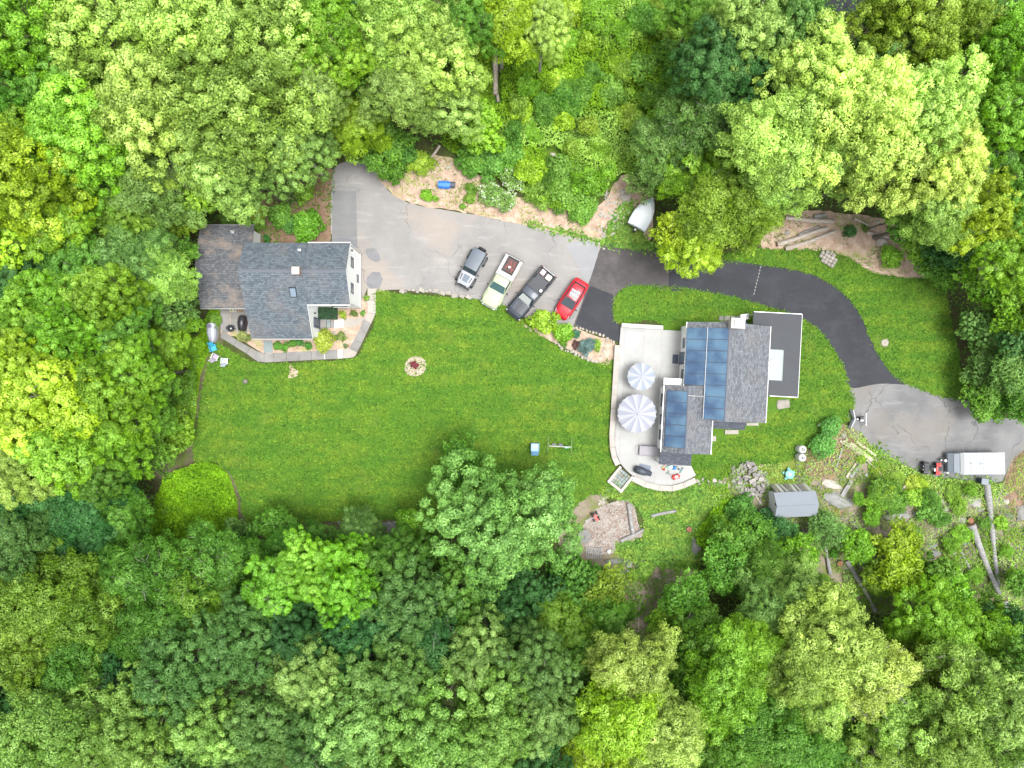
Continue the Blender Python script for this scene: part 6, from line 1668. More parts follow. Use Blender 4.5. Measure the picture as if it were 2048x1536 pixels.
# stone line and rubble pile below the solar-roofed house
ln_ = thing('stone_edging', 'line of pale rocks running from the patio wall to the rubble pile', 'stone edging')
stone_line(ln_, [(1396, 960), (1420, 961), (1440, 964), (1466, 970)], 0.42, 0.26, M_rock_pale, 0.06)
stone_line(ln_, [(1400, 966), (1430, 968), (1455, 974)], 0.5, 0.2, M_rock, 0.08)
pile = thing('rubble_pile', 'heap of broken grey concrete blocks beside the lawn', 'rubble heap')
pc = flat(1499, 960)
_n = 0
while _n < 120:
    a = _rr.uniform(0, 2 * PI); q = math.sqrt(_rr.random())
    x = pc[0] + math.cos(a) * q * 1.9; y = pc[1] + math.sin(a) * q * 1.75 - math.cos(a) * q * 0.5
    s = _rr.uniform(0.11, 0.26)
    rock('block', _rr.choice(BK), M_rubble, (x, y, 0.08 + (1 - q) * _rr.uniform(0.2, 0.95)), (s * _rr.uniform(.9, 1.4), s, s * .8), pile, tilt=0.6)
    _n += 1
fp = thing('stone_path', 'short path of irregular stones from the patio steps to the wood chips', 'path')
for i in range(22):
    t_ = i / 21
    x, y = flat(1220 - 22 * t_ + _rr.uniform(-6, 6), 981 + 26 * t_ + _rr.uniform(-5, 5))
    rock('stone', _rr.choice(RK), M_rock_pale, (x, y, 0.03), (_rr.uniform(.14, .3), _rr.uniform(.12, .22), 0.07), fp, tilt=0.08)
ps = thing('paver_stack', 'small stack of pale paving stones on the lawn beyond the driveway', 'stack of pavers', at(1655, 516.5), R(-30))
for j in range(5):
    for i in range(4):
        if (j, i) in ((0, 0), (0, 3), (4, 3)): continue
        for l_ in range(2):
            MB().box((-0.72 + j * 0.36 + _rr.uniform(-.02, .02), -0.5 + i * 0.33 + _rr.uniform(-.02, .02), 0.07 + l_ * 0.14), (0.33, 0.30, 0.12), rz=_rr.uniform(-.06, .06)).build('paver', M_rock_pale, ps, bevel=0.015)
for (px, py, sx, sy, sz, rz_, mt, lab) in (
    (1763, 484, .8, .5, .4, 0, M_rock_pale, 'rounded pale boulder by the thin driveway logs'), (1574, 466, .32, .36, .25, 1, M_rock_pale, 'small pale boulder beside the stacked logs'),
    (1641, 433, .9, .4, .4, .1, M_ledge, 'long grey boulder half under the trees above the logs'), (1755.7, 444.5, .3, .25, .2, 0, M_rock_pale, 'small pale rock among green shrubs beyond the thin logs'),
    (1801, 472.4, .5, .25, .2, -.5, M_rock_pale, 'small pale slab rock beyond the thin logs'), (1391, 1093, .62, 1.1, .55, .3, M_ledge, 'upright grey boulder on the rough lawn by the trees'),
    (1567, 808, .85, .72, .35, 0, M_rock_pale, 'broad tan boulder set in the lawn below the black flat roof'), (1661, 969, 1.3, .6, .35, -.4, M_rock_pale, 'pale angular boulder between the shed and the planks'), (1676, 1000, 1.9, .9, .5, -.4, M_ledge, 'large flat grey ledge beside the shed'),
    (1776, 950, .5, .45, .3, 0, M_rock, 'round grey boulder at the end of the thin pole'), (1733, 950, .4, .3, .25, 0, M_rock, 'grey rock under the end of the planks'),
    (1897, 982, .55, .5, .35, .4, M_rock, 'angular grey boulder closest to the trailer tongue'), (1887, 1002, .42, .36, .25, 0, M_rock, 'grey boulder in the weeds, smaller of a pair'),
    (1891, 1017, .5, .46, .3, 0, M_rock, 'grey boulder in the weeds, larger of a pair'), (1951, 1006, .95, .7, .45, -.5, M_rock, 'largest grey boulder beside the long log'),
    (1961, 1019, .4, .4, .25, 0, M_rock, 'grey rock touching the largest boulder'), (1938, 1000, .35, .3, .2, 0, M_rock, 'small grey rock above the largest boulder'),
    (2010, 1003, .42, .36, .3, 0, M_rock_pale, 'pale rock at the foot of the brown bank'), (2020, 1032, .6, .4, .3, -.6, M_rock, 'grey rock below the brown bank'),
    (2045, 1026, .8, 1.2, .5, -.3, M_rock, 'large grey boulder at the edge of the brown bank'), (1797, 1031.5, 2.3, .6, .45, .05, M_ledge, 'long flat grey ledge among the green shrubs'),
    (1838, 1028, .9, .55, .4, 0, M_ledge, 'end piece of the long grey ledge'), (1925, 1040, .5, .45, .3, 0, M_rock, 'grey rock above the reddish stump'),
    (1896, 1076, .7, .35, .3, .2, M_rock, 'flat pale rock among the weeds by the logs'), (1866, 1090, .75, .4, .3, .3, M_ledge, 'upper striped grey ledge above the green trees'),
    (1870, 1106, .95, .45, .35, .2, M_ledge, 'lower striped grey ledge above the green trees'), (1903, 1105, .6, .45, .3, 0, M_rock, 'rounded grey rock at the forked branch'),
    (1930, 1087, .5, .3, .25, -.1, M_ledge, 'grey rock between the ledges and the wide log'), (1906, 1053, .18, .22, .15, 0, M_rock_pale, 'small white block among the weeds'),
    (1232, 1122, 1.5, .35, .35, -.03, M_ledge, 'long grey ledge at the lower edge of the rough lawn'), (1282, 1130, .6, .75, .4, -.5, M_ledge, 'sloping grey ledge end beside the plants'),
    (1258, 1128, .45, .45, .35, 0, M_rubble, 'rough brown rock between the two ledge pieces'), (1320, 1158, .22, .2, .15, 0, M_rock_pale, 'small white rock in the dirt below the ledge'),
    (1722, 1130, .5, .7, .3, .3, M_rock, 'grey rock beside the leaning log'), (1695, 1135, .4, .3, .2, 0, M_rock, 'flat grey rock under the log head'),
    (1688, 870, .4, .5, .3, 0, M_rock_pale, 'larger pale rock at the tip of the planks'), (1681, 874, .22, .2, .16, 0, M_rock_pale, 'small pale rock at the tip of the planks'),
    (1693, 879, .2, .24, .16, 0, M_rock_pale, 'small pale rock between the plank ends'), (1638, 850, .22, .24, .2, 0, M_rock_pale, 'lone pale rock beside the clipped shrubs'),
    (1107, 310, .45, .25, .2, -.4, M_rock_pale, 'upper white rock on the brush slope'), (1117, 316, .3, .3, .2, 0, M_rock_pale, 'white rock just below the upper one'),
    (1107, 327, .45, .2, .2, -.5, M_rock_pale, 'flat white rock on the brush slope'), (1097, 344, .35, .3, .2, .6, M_rock, 'grey square rock on the brush slope'),
    (1161, 347, .25, .25, .2, 0, M_rock_pale, 'small white rock in the middle of the brush'), (897, 336, .35, .25, .2, 0, M_rock_pale, 'pale rock above the blue tarp'),
    (1208, 470, .3, .5, .3, .3, M_rock_pale, 'white rock at the corner of the parking area'), (1225, 468, .4, .16, .15, .4, M_rock_pale, 'flat white rock beside the grass verge'),
    (1252, 397, .7, .6, .35, 0, M_rock_pale, 'large white rock in the gravel patch'), (1196, 462, .18, .18, .15, 0, M_rock_pale, 'small white rock at the shrub edge'),
    (1245, 385, .4, .35, .2, 0, M_rock_pale, 'white rock at the top of the gravel patch'), (1201, 430, .3, .25, .2, 0, M_rock_pale, 'white rock beside the low shrub'),
    (330, 1023, .35, .3, .25, 0, M_rock, 'grey rock in the lime ground cover'), (462, 1040, .5, .3, .25, .2, M_rock_pale, 'pale rock at the end of the ground cover'),
    (477, 1060, .4, .7, .3, .3, M_ledge, 'dark flat stone below the pale rock'), (678, 1044, .2, .2, .15, 0, M_rock, 'small grey rock on the lawn edge'),
    (672, 1092, .45, .3, .25, 0, M_ledge, 'dark rock under the lime tree edge'), (296, 1088, .3, .3, .2, 0, M_rock, 'small rock at the corner of the ground cover')):
    p = flat(px, py)
    rock('boulder', _rr.choice(RK), mt, (p[0], p[1], sz * 0.25), (sx, sy, sz), None, rz_, 0.12, lab, 'rock')
# gravel-like fragments, dark stone heap
sp = thing('stone_heap', 'heap of dark purple-grey stones at the lower lawn edge', 'stone heap')
for i in range(26):
    x, y = flat(790 + _rr.gauss(0, 13), 1058 + _rr.gauss(0, 6)); s = _rr.uniform(.14, .3)
    rock('stone', _rr.choice(BK), M_ledge, (x, y, .1), (s * 1.2, s, s * .7), sp, tilt=.4)
gp = thing('gravel_patch', 'patch of scattered white stones beside the covered boat', 'gravel patch')
for i in range(150):
    x, y = flat(1222 + _rr.gauss(0, 17), 425 + _rr.gauss(0, 27)); s = _rr.uniform(.05, .17)
    rock('stone', _rr.choice(RK), M_rock_pale, (x, y, .03), (s * 1.2, s, s * .6), gp, tilt=.3)
mr = MB()
for i in range(900):
    u = _rr.random()
    if u < 0.5: x, y = flat(_rr.uniform(1590, 1900), _rr.uniform(905, 1090))
    elif u < 0.8: x, y = flat(_rr.uniform(1890, 2060), _rr.uniform(975, 1170))
    else: x, y = flat(_rr.uniform(1430, 1590), _rr.uniform(985, 1030))
    if not (inpoly(np.array([x]), np.array([y]), P_soilf)[0]) or inpoly(np.array([x]), np.array([y]), F(P_low))[0]: continue
    s = _rr.uniform(.04, .14); mr.box((x, y, s * .3), (s * 2 * _rr.uniform(.7, 1.4), s * 1.6, s * 1.1), rz=_rr.uniform(0, 3), top=(.6, .7))
setp(mr.build('gravel', M_rock), 'loose stones strewn over the bare ground', kind='stuff')
# wood chips
mc = MB()
for i in range(2600):
    x, y = flat(_rr.uniform(1166, 1290), _rr.uniform(1000, 1110))
    if not inpoly(np.array([x]), np.array([y]), Q_chip)[0]: continue
    s = _rr.uniform(.04, .11); a = _rr.uniform(0, 3.14); dx, dy = math.cos(a) * s, math.sin(a) * s
    z = .03 + _rr.uniform(0, .06)
    mc.add([(x - dx, y - dy, z), (x + dy * .4, y - dx * .4, z + .02), (x + dx, y + dy, z + .01), (x - dy * .4, y + dx * .4, z + .03)], [(0, 1, 2, 3)], mi=0 if _rr.random() < .6 else 1)
setp(mc.build('wood_chips', [paint('fresh_chip', (0.46, 0.43, 0.4), 0.9, var=0.3), paint('brown_chip', (0.32, 0.2, 0.14), 0.9, var=0.3)]), 'loose wood chips and bark', kind='stuff')
# twigs and sticks
mt_ = MB()
for i in range(420):
    u = _rr.random()
    if u < .55: px, py = _rr.uniform(1580, 1900), _rr.uniform(900, 1150)
    elif u < .75: px, py = _rr.uniform(1430, 1600), _rr.uniform(990, 1060)
    elif u < .9: px, py = _rr.uniform(1240, 1400), _rr.uniform(1130, 1300)
    else: px, py = _rr.uniform(760, 960), _rr.uniform(330, 410)
    x, y = flat(px, py)
    if inpoly(np.array([x]), np.array([y]), F(P_low))[0]: continue
    a = _rr.uniform(0, 3.14); L_ = _rr.uniform(.2, .9)
    mt_.tube([(x, y, .04), (x + math.cos(a) * L_, y + math.sin(a) * L_, .06 + _rr.uniform(0, .15))], [.02, .01], 4, cap=False)
setp(mt_.build('twigs', M_logtan), 'fallen sticks and twigs on the bare ground', kind='stuff')

# ------------------------------------------------------------------ logs, poles and planks
M_timber = bark_mat('old_timber', (0.42, 0.36, 0.29), (0.6, 0.54, 0.46))
def log(a, b, ra, rb, lab, mat=M_log, z=None, cat='log', flare=0.0, name='log', group=None):
    A = Vector((*flat(*a), 0)); B = Vector((*flat(*b), 0))
    d = B - A; L = d.length; d.normalize(); s_ = Vector((-d.y, d.x, 0))
    mb = MB(); k = 7
    pts, rs = [], []
    for i in range(k + 1):
        t = i / k; r = ra + (rb - ra) * t
        if flare and t < 0.16: r *= 1 + flare * (1 - t / 0.16)
        pts.append((d * (L * t) + s_ * (0.03 * math.sin(t * 5 + ra * 40) * min(L, 4) / 2)) + Vector((0, 0, max(ra, rb) * 0.9 if z is None else z)))
        rs.append(r * (1 + 0.05 * math.sin(i * 2.3)))
    mb.tube(pts, rs, 12)
    mb.m[-1] = 1; mb.m[-2] = 1
    o = mb.build(name, [mat, M_logend], None, (A.x, A.y, 0), smooth=False)
    for i, p_ in enumerate(o.data.polygons): p_.use_smooth = p_.material_index == 0
    return setp(o, lab, cat, group)
log((1569, 438), (1665, 444), .2, .25, 'thick pale log above the pair beside the driveway', M_logtan)
log((1552, 489), (1654, 458), .25, .2, 'dark-ended log, upper of the parallel pair by the driveway', M_logtan)
log((1594, 470), (1640, 453), .12, .1, 'thin grey log lying against the dark-ended one', M_log)
log((1569, 499), (1671, 464), .22, .18, 'smooth tan log, lower of the parallel pair by the driveway', M_logtan)
log((1707, 437), (1749, 460), .13, .14, 'thin log on the mulch closer to the woods', M_logtan)
log((1732, 465), (1777, 476), .14, .12, 'short thin log ending at the pale boulder', M_logtan)
log((1752, 474), (1781, 479), .05, .05, 'thin stick crossing the short thin log', M_log, cat='stick')
log((1968, 966), (1993, 1168), .33, .17, 'longest grey log starting beside the trailer bin', M_log)
log((1936, 1048), (1994, 1186), .35, .22, 'wide grey log with a flared head below the trailer', M_log, flare=.35)
log((2008, 1200), (2018, 1290), .25, .2, 'grey log end showing through the trees near the frame corner', M_log)
log((1986, 1027), (2001, 1142), .09, .07, 'slim pale pole beside the longest log', M_logtan, cat='pole')
log((1916, 1098), (1954, 1168), .15, .1, 'forked dead branch log between the ledges', M_log)
log((1921, 1106), (1952, 1170), .05, .04, 'thin bare branch beside the forked dead log', M_logtan, cat='branch')
log((1692, 1119), (1748, 1222), .27, .2, 'grey log leaning down past the reddish stump', M_log)
log((1646, 1084), (1660, 1147), .16, .2, 'short dark log beside the reddish stump', M_log)
log((1699, 1044), (1727, 1067), .12, .07, 'small fallen branch near the shed trees', M_log)
log((1601, 1035), (1605, 1076), .09, .07, 'thin pole standing out below the shed', M_log, cat='pole')
log((1255, 1006), (1266, 1066), .18, .22, 'grey log along the side of the wood chips', M_log)
log((1241, 1082), (1287, 1058), .19, .15, 'grey log across the lower corner of the wood chips', M_log)
log((1302, 1032), (1352, 1020), .16, .15, 'pale grey log alone on the rough lawn', M_log)
log((1499, 973), (1523, 1012), .1, .06, 'pale pole sticking out of the rubble pile', M_logtan, cat='pole')
log((1510, 985), (1528, 966), .07, .06, 'dark pole across the rubble pile', M_log, cat='pole')
log((1455, 966), (1468, 977), .06, .05, 'short stick at the end of the stone line', M_logtan, cat='stick')
log((1280, 1205), (1275, 1262), .08, .06, 'thin pale pole in the clearing below the lawn', M_logtan, cat='pole')
log((988, 85), (992, 192), .3, .25, 'pale dead trunk lying in the green brush', M_timber)
log((994, 190), (997, 205), .16, .12, 'broken stub at the foot of the pale dead trunk', M_logtan)
log((880, 292), (860, 320), .14, .13, 'short pale log on the brush slope', M_logtan)
log((765, 1060), (790, 1050), .12, .1, 'thin log at the dark stone heap', M_log)
log((1210, 1155), (1262, 1140), .12, .1, 'dark branch under the lower trees', M_log)
def plank(a, b, w_, th, lab, z=0.12, mat=M_logtan, dz=0.0):
    A = Vector((*flat(*a), 0)); B = Vector((*flat(*b), 0)); d = B - A
    mb = MB().box((d.length / 2, 0, z), (d.length, w_, th), M=Matrix.Rotation(dz, 4, 'Y'))
    return piece('plank', mb, mat, lab, 'plank', 'timber lying by the lower driveway', loc=(A.x, A.y, 0), rot=(0, 0, math.atan2(d.y, d.x)), bevel=0.01)
plank((1679, 881), (1726, 913), .26, .12, 'long pale plank nearest the two clipped shrubs', mat=M_timber)
plank((1684, 881), (1731, 915), .2, .1, 'pale plank on top of the long one', .26, mat=M_timber)
plank((1699, 886), (1743, 921), .38, .14, 'widest pale plank of the timber row', mat=M_timber)
plank((1711, 882), (1750, 911), .22, .1, 'pale plank closest to the driveway asphalt', mat=M_timber)
plank((1727, 915), (1770, 956), .1, .08, 'thin pale plank running out to the grey boulder', mat=M_timber)
plank((1685, 892), (1669, 942), .16, .08, 'thin grey plank crossing the brown mulch', mat=M_log)
plank((1703, 912), (1681, 936), .1, .06, 'thin stick-like plank between its neighbours', mat=M_log)
plank((1719, 914), (1692, 954), .22, .1, 'grey plank ending beneath the long timber row', mat=M_timber)
plank((1718, 929), (1700, 954), .34, .14, 'broad short grey plank', mat=M_log)
plank((1701, 961), (1682, 992), .4, .2, 'weathered beam pointing at the large flat ledge', .14, mat=M_log)
plank((1612, 935), (1606, 950), .08, .05, 'narrow board on the grey blocks by the tanks', .3)
# stumps
def stump(px, py, r, h, lab, mat=M_logend):
    p = flat(px, py)
    t = thing('tree_stump', lab, 'tree stump', (p[0], p[1], 0), _rr.uniform(0, 6))
    MB().lathe((0, 0, 0), [(r * 1.35, 0), (r * 1.05, h * .5), (r, h)], 14).build('bark', M_bark, t, smooth=False)
    MB().lathe((0, 0, h), [(r * .94, 0.002), (r * .9, 0.012)], 14).build('cut_face', mat, t)
    return t
M_stred = bark_mat('rotting_wood', (0.22, 0.09, 0.05), (0.36, 0.2, 0.11))
stump(1937.5, 1040, .32, .35, 'orange-brown stump at the head of the wide log', M_stred)
stump(1677.5, 1126, .3, .3, 'reddish stump beside the leaning log', M_stred)
stump(1377, 1058, .28, .3, 'small dark stump on the rough lawn', M_stred)
bk = thing('split_log', 'split weathered trunk piece in the green plants below the driveway', 'log', at(1815, 971), R(62))
for i, (y_, l_) in enumerate(((-.35, 1.3), (-.12, 1.5), (.1, 1.2), (.33, 1.35))):
    MB().tube([(-l_ / 2, y_, .2), (l_ / 2, y_ + .03, .22)], [.15, .12], 7).build('split_piece', M_timber if i % 2 else M_log, bk)

# ------------------------------------------------------------------ concrete disc, pallet, tanks, table, shed
p = at(1168.5, 1071.5)
dsc = thing('stone_table', 'round grey concrete disc with a centre hole at the wood chip edge', 'stone disc', p)
MB().lathe((0, 0, 0), [(.66, 0), (.7, .06), (.7, .3), (.66, .34), (.1, .35), (.08, .28)], 28).build('disc', M_walk, dsc, smooth=False)
MB().lathe((0, 0, .282), [(.075, 0), (.07, .003)], 12).build('centre_hole', M_black, dsc)
pl = thing('wooden_pallet', 'grey wooden pallet lying below the wood chips', 'pallet', at(1187, 1105), R(-3))
for i in range(8): MB().box((-.72 + i * .205, 0, .15), (.11, 1.1, .025), rz=_rr.uniform(-.03, .03)).build('slat', M_log, pl)
for y in (-.5, 0, .5): MB().box((0, y, .09), (1.56, .07, .09)).build('bearer', M_log, pl)
pt = MB().lathe((0, 0, 0), [(.16, 0), (.2, .3), (.18, .32), (.1, .33)], 14)
piece('plant_pot', pt, M_white, 'small white upturned pot beside the pallet', 'pot', loc=at(1217.5, 1102))
for i, (px, py, lab) in enumerate(((1601.5, 898, 'upper of two white upright gas tanks on the lawn'), (1601, 914.5, 'lower of two white upright gas tanks on the lawn'))):
    p = at(px, py, 0.55)
    tk = thing('gas_tank', lab, 'gas tank', (p.x, p.y, 0), R(20 * i), 'white gas tanks')
    MB().lathe((0, 0, 0), [(.3, 0), (.38, .06), (.39, .15), (.39, .95), (.36, 1.06), (.26, 1.14), (.12, 1.17)], 24).build('tank_body', paint('gloss_white', (0.58, 0.58, 0.58), 0.35, var=0.03), tk, smooth=True)
    MB().lathe((0, 0, 1.15), [(.17, 0), (.17, .13), (.15, .13), (.15, .02)], 18).build('collar', M_white, tk)
    MB().tube([(0, 0, 1.16), (0, 0, 1.24)], .04, 8).build('valve', M_steel, tk)
tb = thing('toddler_picnic_table', 'round teal plastic table with four rounded seats by the rubble', 'picnic table', at(1576, 947.5), R(20))
M_aqua = paint('faded_teal_plastic', (0.18, 0.45, 0.42), 0.5, var=0.12)
MB().lathe((0, 0, 0), [(.08, .1), (.1, .42), (.42, .44), (.46, .47), (.44, .5), (.1, .5), (.02, .49)], 24).build('table_top', M_aqua, tb, smooth=True)
MB().lathe((0, 0, .5), [(.16, 0), (.14, .03), (.02, .03)], 12).build('umbrella_plug', paint('grey_plug', (.3, .33, .33)), tb)
for k in range(5):
    a = 2 * PI * k / 5
    sm = MB().lathe((.52 * math.cos(a), .52 * math.sin(a), 0), [(.1, 0), (.13, .02), (.15, .24), (.13, .28), (.02, .28)], 12)
    sm.build('seat', M_aqua, tb, smooth=True)
    MB().tube([(0, 0, .06), (.5 * math.cos(a), .5 * math.sin(a), .06)], .04, 6).build('leg', M_aqua, tb)
cbk = _rr
for i, (px, py, a) in enumerate(((1594, 943, 0), (1600, 943.5, 0), (1594.5, 953, .1), (1601, 955, 0), (1607, 952, .9), (1595, 961, 0), (1608, 960, .1), (1612, 955, .3))):
    b_ = MB()
    b_.box((0, -.085, .1), (.4, .03, .2)); b_.box((0, .085, .1), (.4, .03, .2))
    for x in (-.185, 0, .185): b_.box((x, 0, .1), (.03, .14, .2))
    p = flat(px, py)
    piece('concrete_block', b_, M_rubble, f"hollow grey concrete block beside the teal table, {['corner one by the table rim', 'second along the top row', 'first of the middle row', 'second of the middle row', 'tilted one near the narrow board', 'first of the lowest row', 'second of the lowest row', 'outermost one'][i]}", 'concrete block', 'concrete blocks by the teal table', loc=(p[0], p[1], .0), rot=(0, 0, a))
sh = thing('garden_shed', 'small grey-roofed shed with boards leaning on its near wall', 'shed', at(1590, 1004), R(2.5))
q3 = lambda px, py, z: tuple(Matrix.Rotation(-R(2.5), 4, 'Z') @ (at(px, py, z) - at(1590, 1004)))
# local frame from the roof corners in the photograph
EZ, RZ2 = 2.05, 2.75
a = q3(1549, 987, EZ); b_ = q3(1630, 983, EZ); c_ = q3(1637, 1009.5, RZ2); d_ = q3(1554.5, 1012.5, RZ2)
x0, x1 = (a[0] + d_[0]) / 2, (b_[0] + c_[0]) / 2
yN, yR = (a[1] + b_[1]) / 2, (c_[1] + d_[1]) / 2
yS = yR - (yN - yR)
M_shedroof = paint('shed_roof_felt', (0.22, 0.245, 0.28), 0.8, var=0.08, scale=2, bmp=0.2)
roofpart('roof', [(x0 - .05, yR, RZ2), (x1 + .05, yR, RZ2), (x1 + .05, yN + .08, EZ), (x0 - .05, yN + .08, EZ)], M_shedroof, sh, q2, 0.06)
roofpart('roof', [(x0 - .05, yS - .08, EZ), (x1 + .05, yS - .08, EZ), (x1 + .05, yR, RZ2), (x0 - .05, yR, RZ2)], M_shedroof, sh, q2, 0.06)
w = MB()
n_ = [(yS, 0), (yS, EZ - .07), (yR, RZ2 - .07), (yN, EZ - .07), (yN, 0)]
o_ = len(w.v)
for x in (x0 + .05, x1 - .05):
    for (y, z) in n_: w.v.append((x, y, z))
w.f += [[4, 3, 2, 1, 0], [5, 6, 7, 8, 9]]; w.m += [0, 0]
for i in range(5): w.f.append([i, (i + 1) % 5, (i + 1) % 5 + 5, i + 5]); w.m.append(0)
w.build('wall', paint('shed_white_siding', (0.58, 0.6, 0.6), 0.7, var=.12, bmp=.2), sh)
MB().box((x0 + .02, yR + .1, 2.2), (.04, .22, .3)).build('vent', M_dark, sh)
MB().tube([(x0, yR, RZ2 + .01), (x1, yR, RZ2 + .01)], .025, 6).build('ridge_cap', M_shedroof, sh)
lnr = thing('leaning_boards', 'row of old boards and window sashes leaning on the shed wall', 'boards', sh.location, R(2.5))
xx = x0 + .25
for i in range(15):
    w_ = _rr.uniform(.12, .42) if i < 11 else _rr.uniform(.6, .8)
    if xx + w_ > x1 - .1: break
    T = Matrix.Translation(Vector((xx + w_ / 2, yN + .34, .92))) @ Matrix.Rotation(R(17), 4, 'X') @ Matrix.Rotation(_rr.uniform(-.06, .06), 4, 'Y')
    MB().box((0, 0, 0), (w_ * .9, .04, 1.85), M=T).build('board', [M_log, M_timber, M_white, M_walk_w][i % 4] if i < 11 else M_walk_w, lnr)
    xx += w_ + _rr.uniform(.0, .1)
p = at(1537.5, 993, .3)
gt = thing('metal_tub', 'dull grey metal tub beside the end of the shed', 'tub', (p.x, p.y, 0))
MB().lathe((0, 0, 0), [(.28, 0), (.36, .45), (.38, .47), (.36, .47), (.28, .06), (.02, .05)], 18).build('tub_body', M_metal, gt, smooth=True)
for s_ in (-1, 1): MB().tube([(s_ * .36, -.08, .4), (s_ * .43, 0, .42), (s_ * .36, .08, .4)], .012, 5).build('handle', M_steel, gt)
p = at(1531, 981, .1)
wh_ = thing('wire_hoop', 'rusty wire hoop lying between the rubble and the shed', 'wire hoop', (p.x, p.y, 0.1))
MB().tube([(.55 * math.cos(k * PI / 10), .55 * math.sin(k * PI / 10), .03 * math.sin(k)) for k in range(21)], .018, 5, cap=False).build('rim', M_steel, wh_)
for k in range(5): MB().tube([(0, 0, .04), (.55 * math.cos(k * 1.25), .55 * math.sin(k * 1.25), .02)], .01, 4).build('spoke', M_steel, wh_)

# ------------------------------------------------------------------ vehicles
M_carglass = paint('car_glass', (0.03, 0.045, 0.055), 0.16, var=0.3, spec=0.8, coat=0.0)
M_tyre = paint('tyre_rubber', (0.022, 0.022, 0.024), 0.85)
M_rim = paint('alloy_rim', (0.45, 0.46, 0.48), 0.3, 0.7)
M_lamp = paint('lamp_lens', (0.34, 0.35, 0.37), 0.25, var=0.03)
M_tail = paint('tail_lamp', (0.16, 0.01, 0.01), 0.15)
M_flare = paint('black_trim', (0.018, 0.019, 0.022), 0.55)
def car_paint(name, c): return paint(name, c, 0.38, 0.0, 0.05, 2.0, coat=0.35, spec=0.35)
def ring(x, w_, zb, zt, zlow=.32, top=None):
    """half profile mirrored: sill, side, belt, shoulder, centre"""
    tp = top if top is not None else w_ * .82
    h = [(w_ * .93, zlow), (w_, zlow + .18), (w_, zb - .12), (w_ * .975, zb - .02), (tp, zt), (tp * .5, zt + .015)]
    return [(x, -a_, b_) for a_, b_ in h] + [(x, 0, zt + .02)] + [(x, a_, b_) for a_, b_ in reversed(h)]
def quadp(mb, P, off=0.008, inset=0.0, th=0.01):
    P = [Vector(p_) for p_ in P]
    n_ = (P[1] - P[0]).cross(P[2] - P[0]).normalized()
    c_ = sum(P, Vector()) / 4
    P = [c_ + (p_ - c_) * (1 - inset) for p_ in P]
    A = [p_ + n_ * off for p_ in P]; B = [p_ - n_ * th for p_ in P]
    return mb.add(A + B, [(0, 1, 2, 3), (7, 6, 5, 4), (0, 4, 5, 1), (1, 5, 6, 2), (2, 6, 7, 3), (3, 7, 4, 0)])
def wheels(par, xs, yw, r_=.38, wd=.25):
    for x in xs:
        for s_ in (-1, 1):
            t_ = MB().tube([(x, s_ * (yw - wd), r_), (x, s_ * (yw - wd + .03), r_), (x, s_ * (yw - .03), r_), (x, s_ * yw, r_)], [r_ * .9, r_, r_, r_ * .9], 20)
            o = t_.build('wheel', M_tyre, par, smooth=False)
            MB().tube([(x, s_ * (yw - .02), r_), (x, s_ * (yw + .008), r_)], [r_ * .6, r_ * .55], 14).build('rim', M_rim, o)
def cabin(par, B, T, body, zB, zT, glassfront=True, roofmat=None, split=(0.42,), rearglass=True, frontmat=None):
    """B: (xf, xr, wf, wr) at the belt; T the same at the roof"""
    (bf, brr, wbf, wbr), (tf, tr_, wtf, wtr) = B, T
    bl_ = [(bf, -wbf, zB), (bf, wbf, zB), (brr, wbr, zB), (brr, -wbr, zB)]
    tl_ = [(tf, -wtf, zT), (tf, wtf, zT), (tr_, wtr, zT), (tr_, -wtr, zT)]
    mb = MB().add(bl_ + tl_, [(0, 1, 5, 4), (1, 2, 6, 5), (2, 3, 7, 6), (3, 0, 4, 7)])
    mb.build('cabin_frame', body, par)
    # roof: slightly domed grid with rounded edge
    n_, m_ = 8, 6; pts = []; fs = []
    for i in range(n_ + 1):
        for j in range(m_ + 1):
            u, v = i / n_, j / m_ * 2 - 1
            x = tf + .03 + (tr_ - .03 - tf - .03) * u; w_ = wtf + (wtr - wtf) * u + .015
            dome = .055 * (1 - v * v) + .03 * (1 - (2 * u - 1) ** 4)
            pts.append((x, v * w_, zT - .01 + dome - (.02 if abs(v) > .99 else 0)))
    for i in range(n_):
        for j in range(m_): q = i * (m_ + 1) + j; fs.append((q, q + m_ + 1, q + m_ + 2, q + 1))
    MB().add(pts, fs).build('roof', roofmat or body, par, smooth=True)
    def lerp4(a_, b_, t_): return tuple(Vector(a_).lerp(Vector(b_), t_))
    # windscreen
    quadp(MB(), [bl_[0], bl_[1], tl_[1], tl_[0]], .01, .07).build('windscreen', frontmat or M_carglass, par)
    if rearglass: quadp(MB(), [bl_[2], bl_[3], tl_[3], tl_[2]], .01, .12).build('rear_window', M_carglass, par)
    cuts = [0.04] + list(split) + [0.97]
    for s_ in (-1, 1):
        b0, b1 = ((bf, s_ * wbf, zB), (brr, s_ * wbr, zB)); t0, t1 = ((tf, s_ * wtf, zT), (tr_, s_ * wtr, zT))
        for i in range(len(cuts) - 1):
            c0_, c1_ = cuts[i] + .02, cuts[i + 1] - .02
            P = [lerp4(lerp4(b0, b1, c0_), lerp4(t0, t1, c0_), .08), lerp4(lerp4(b0, b1, c1_), lerp4(t0, t1, c1_), .08), lerp4(lerp4(b0, b1, c1_), lerp4(t0, t1, c1_), .9), lerp4(lerp4(b0, b1, c0_), lerp4(t0, t1, c0_), .9)]
            if s_ > 0: P = P[::-1]
            quadp(MB(), P[::-1], .012, 0).build('side_window', M_carglass, par)
def mirrors(par, x, w_, z, mat):
    for s_ in (-1, 1):
        MB().box((x, s_ * (w_ + .13), z), (.14, .2, .15), top=(.8, .8)).build('mirror', mat, par, bevel=.02)
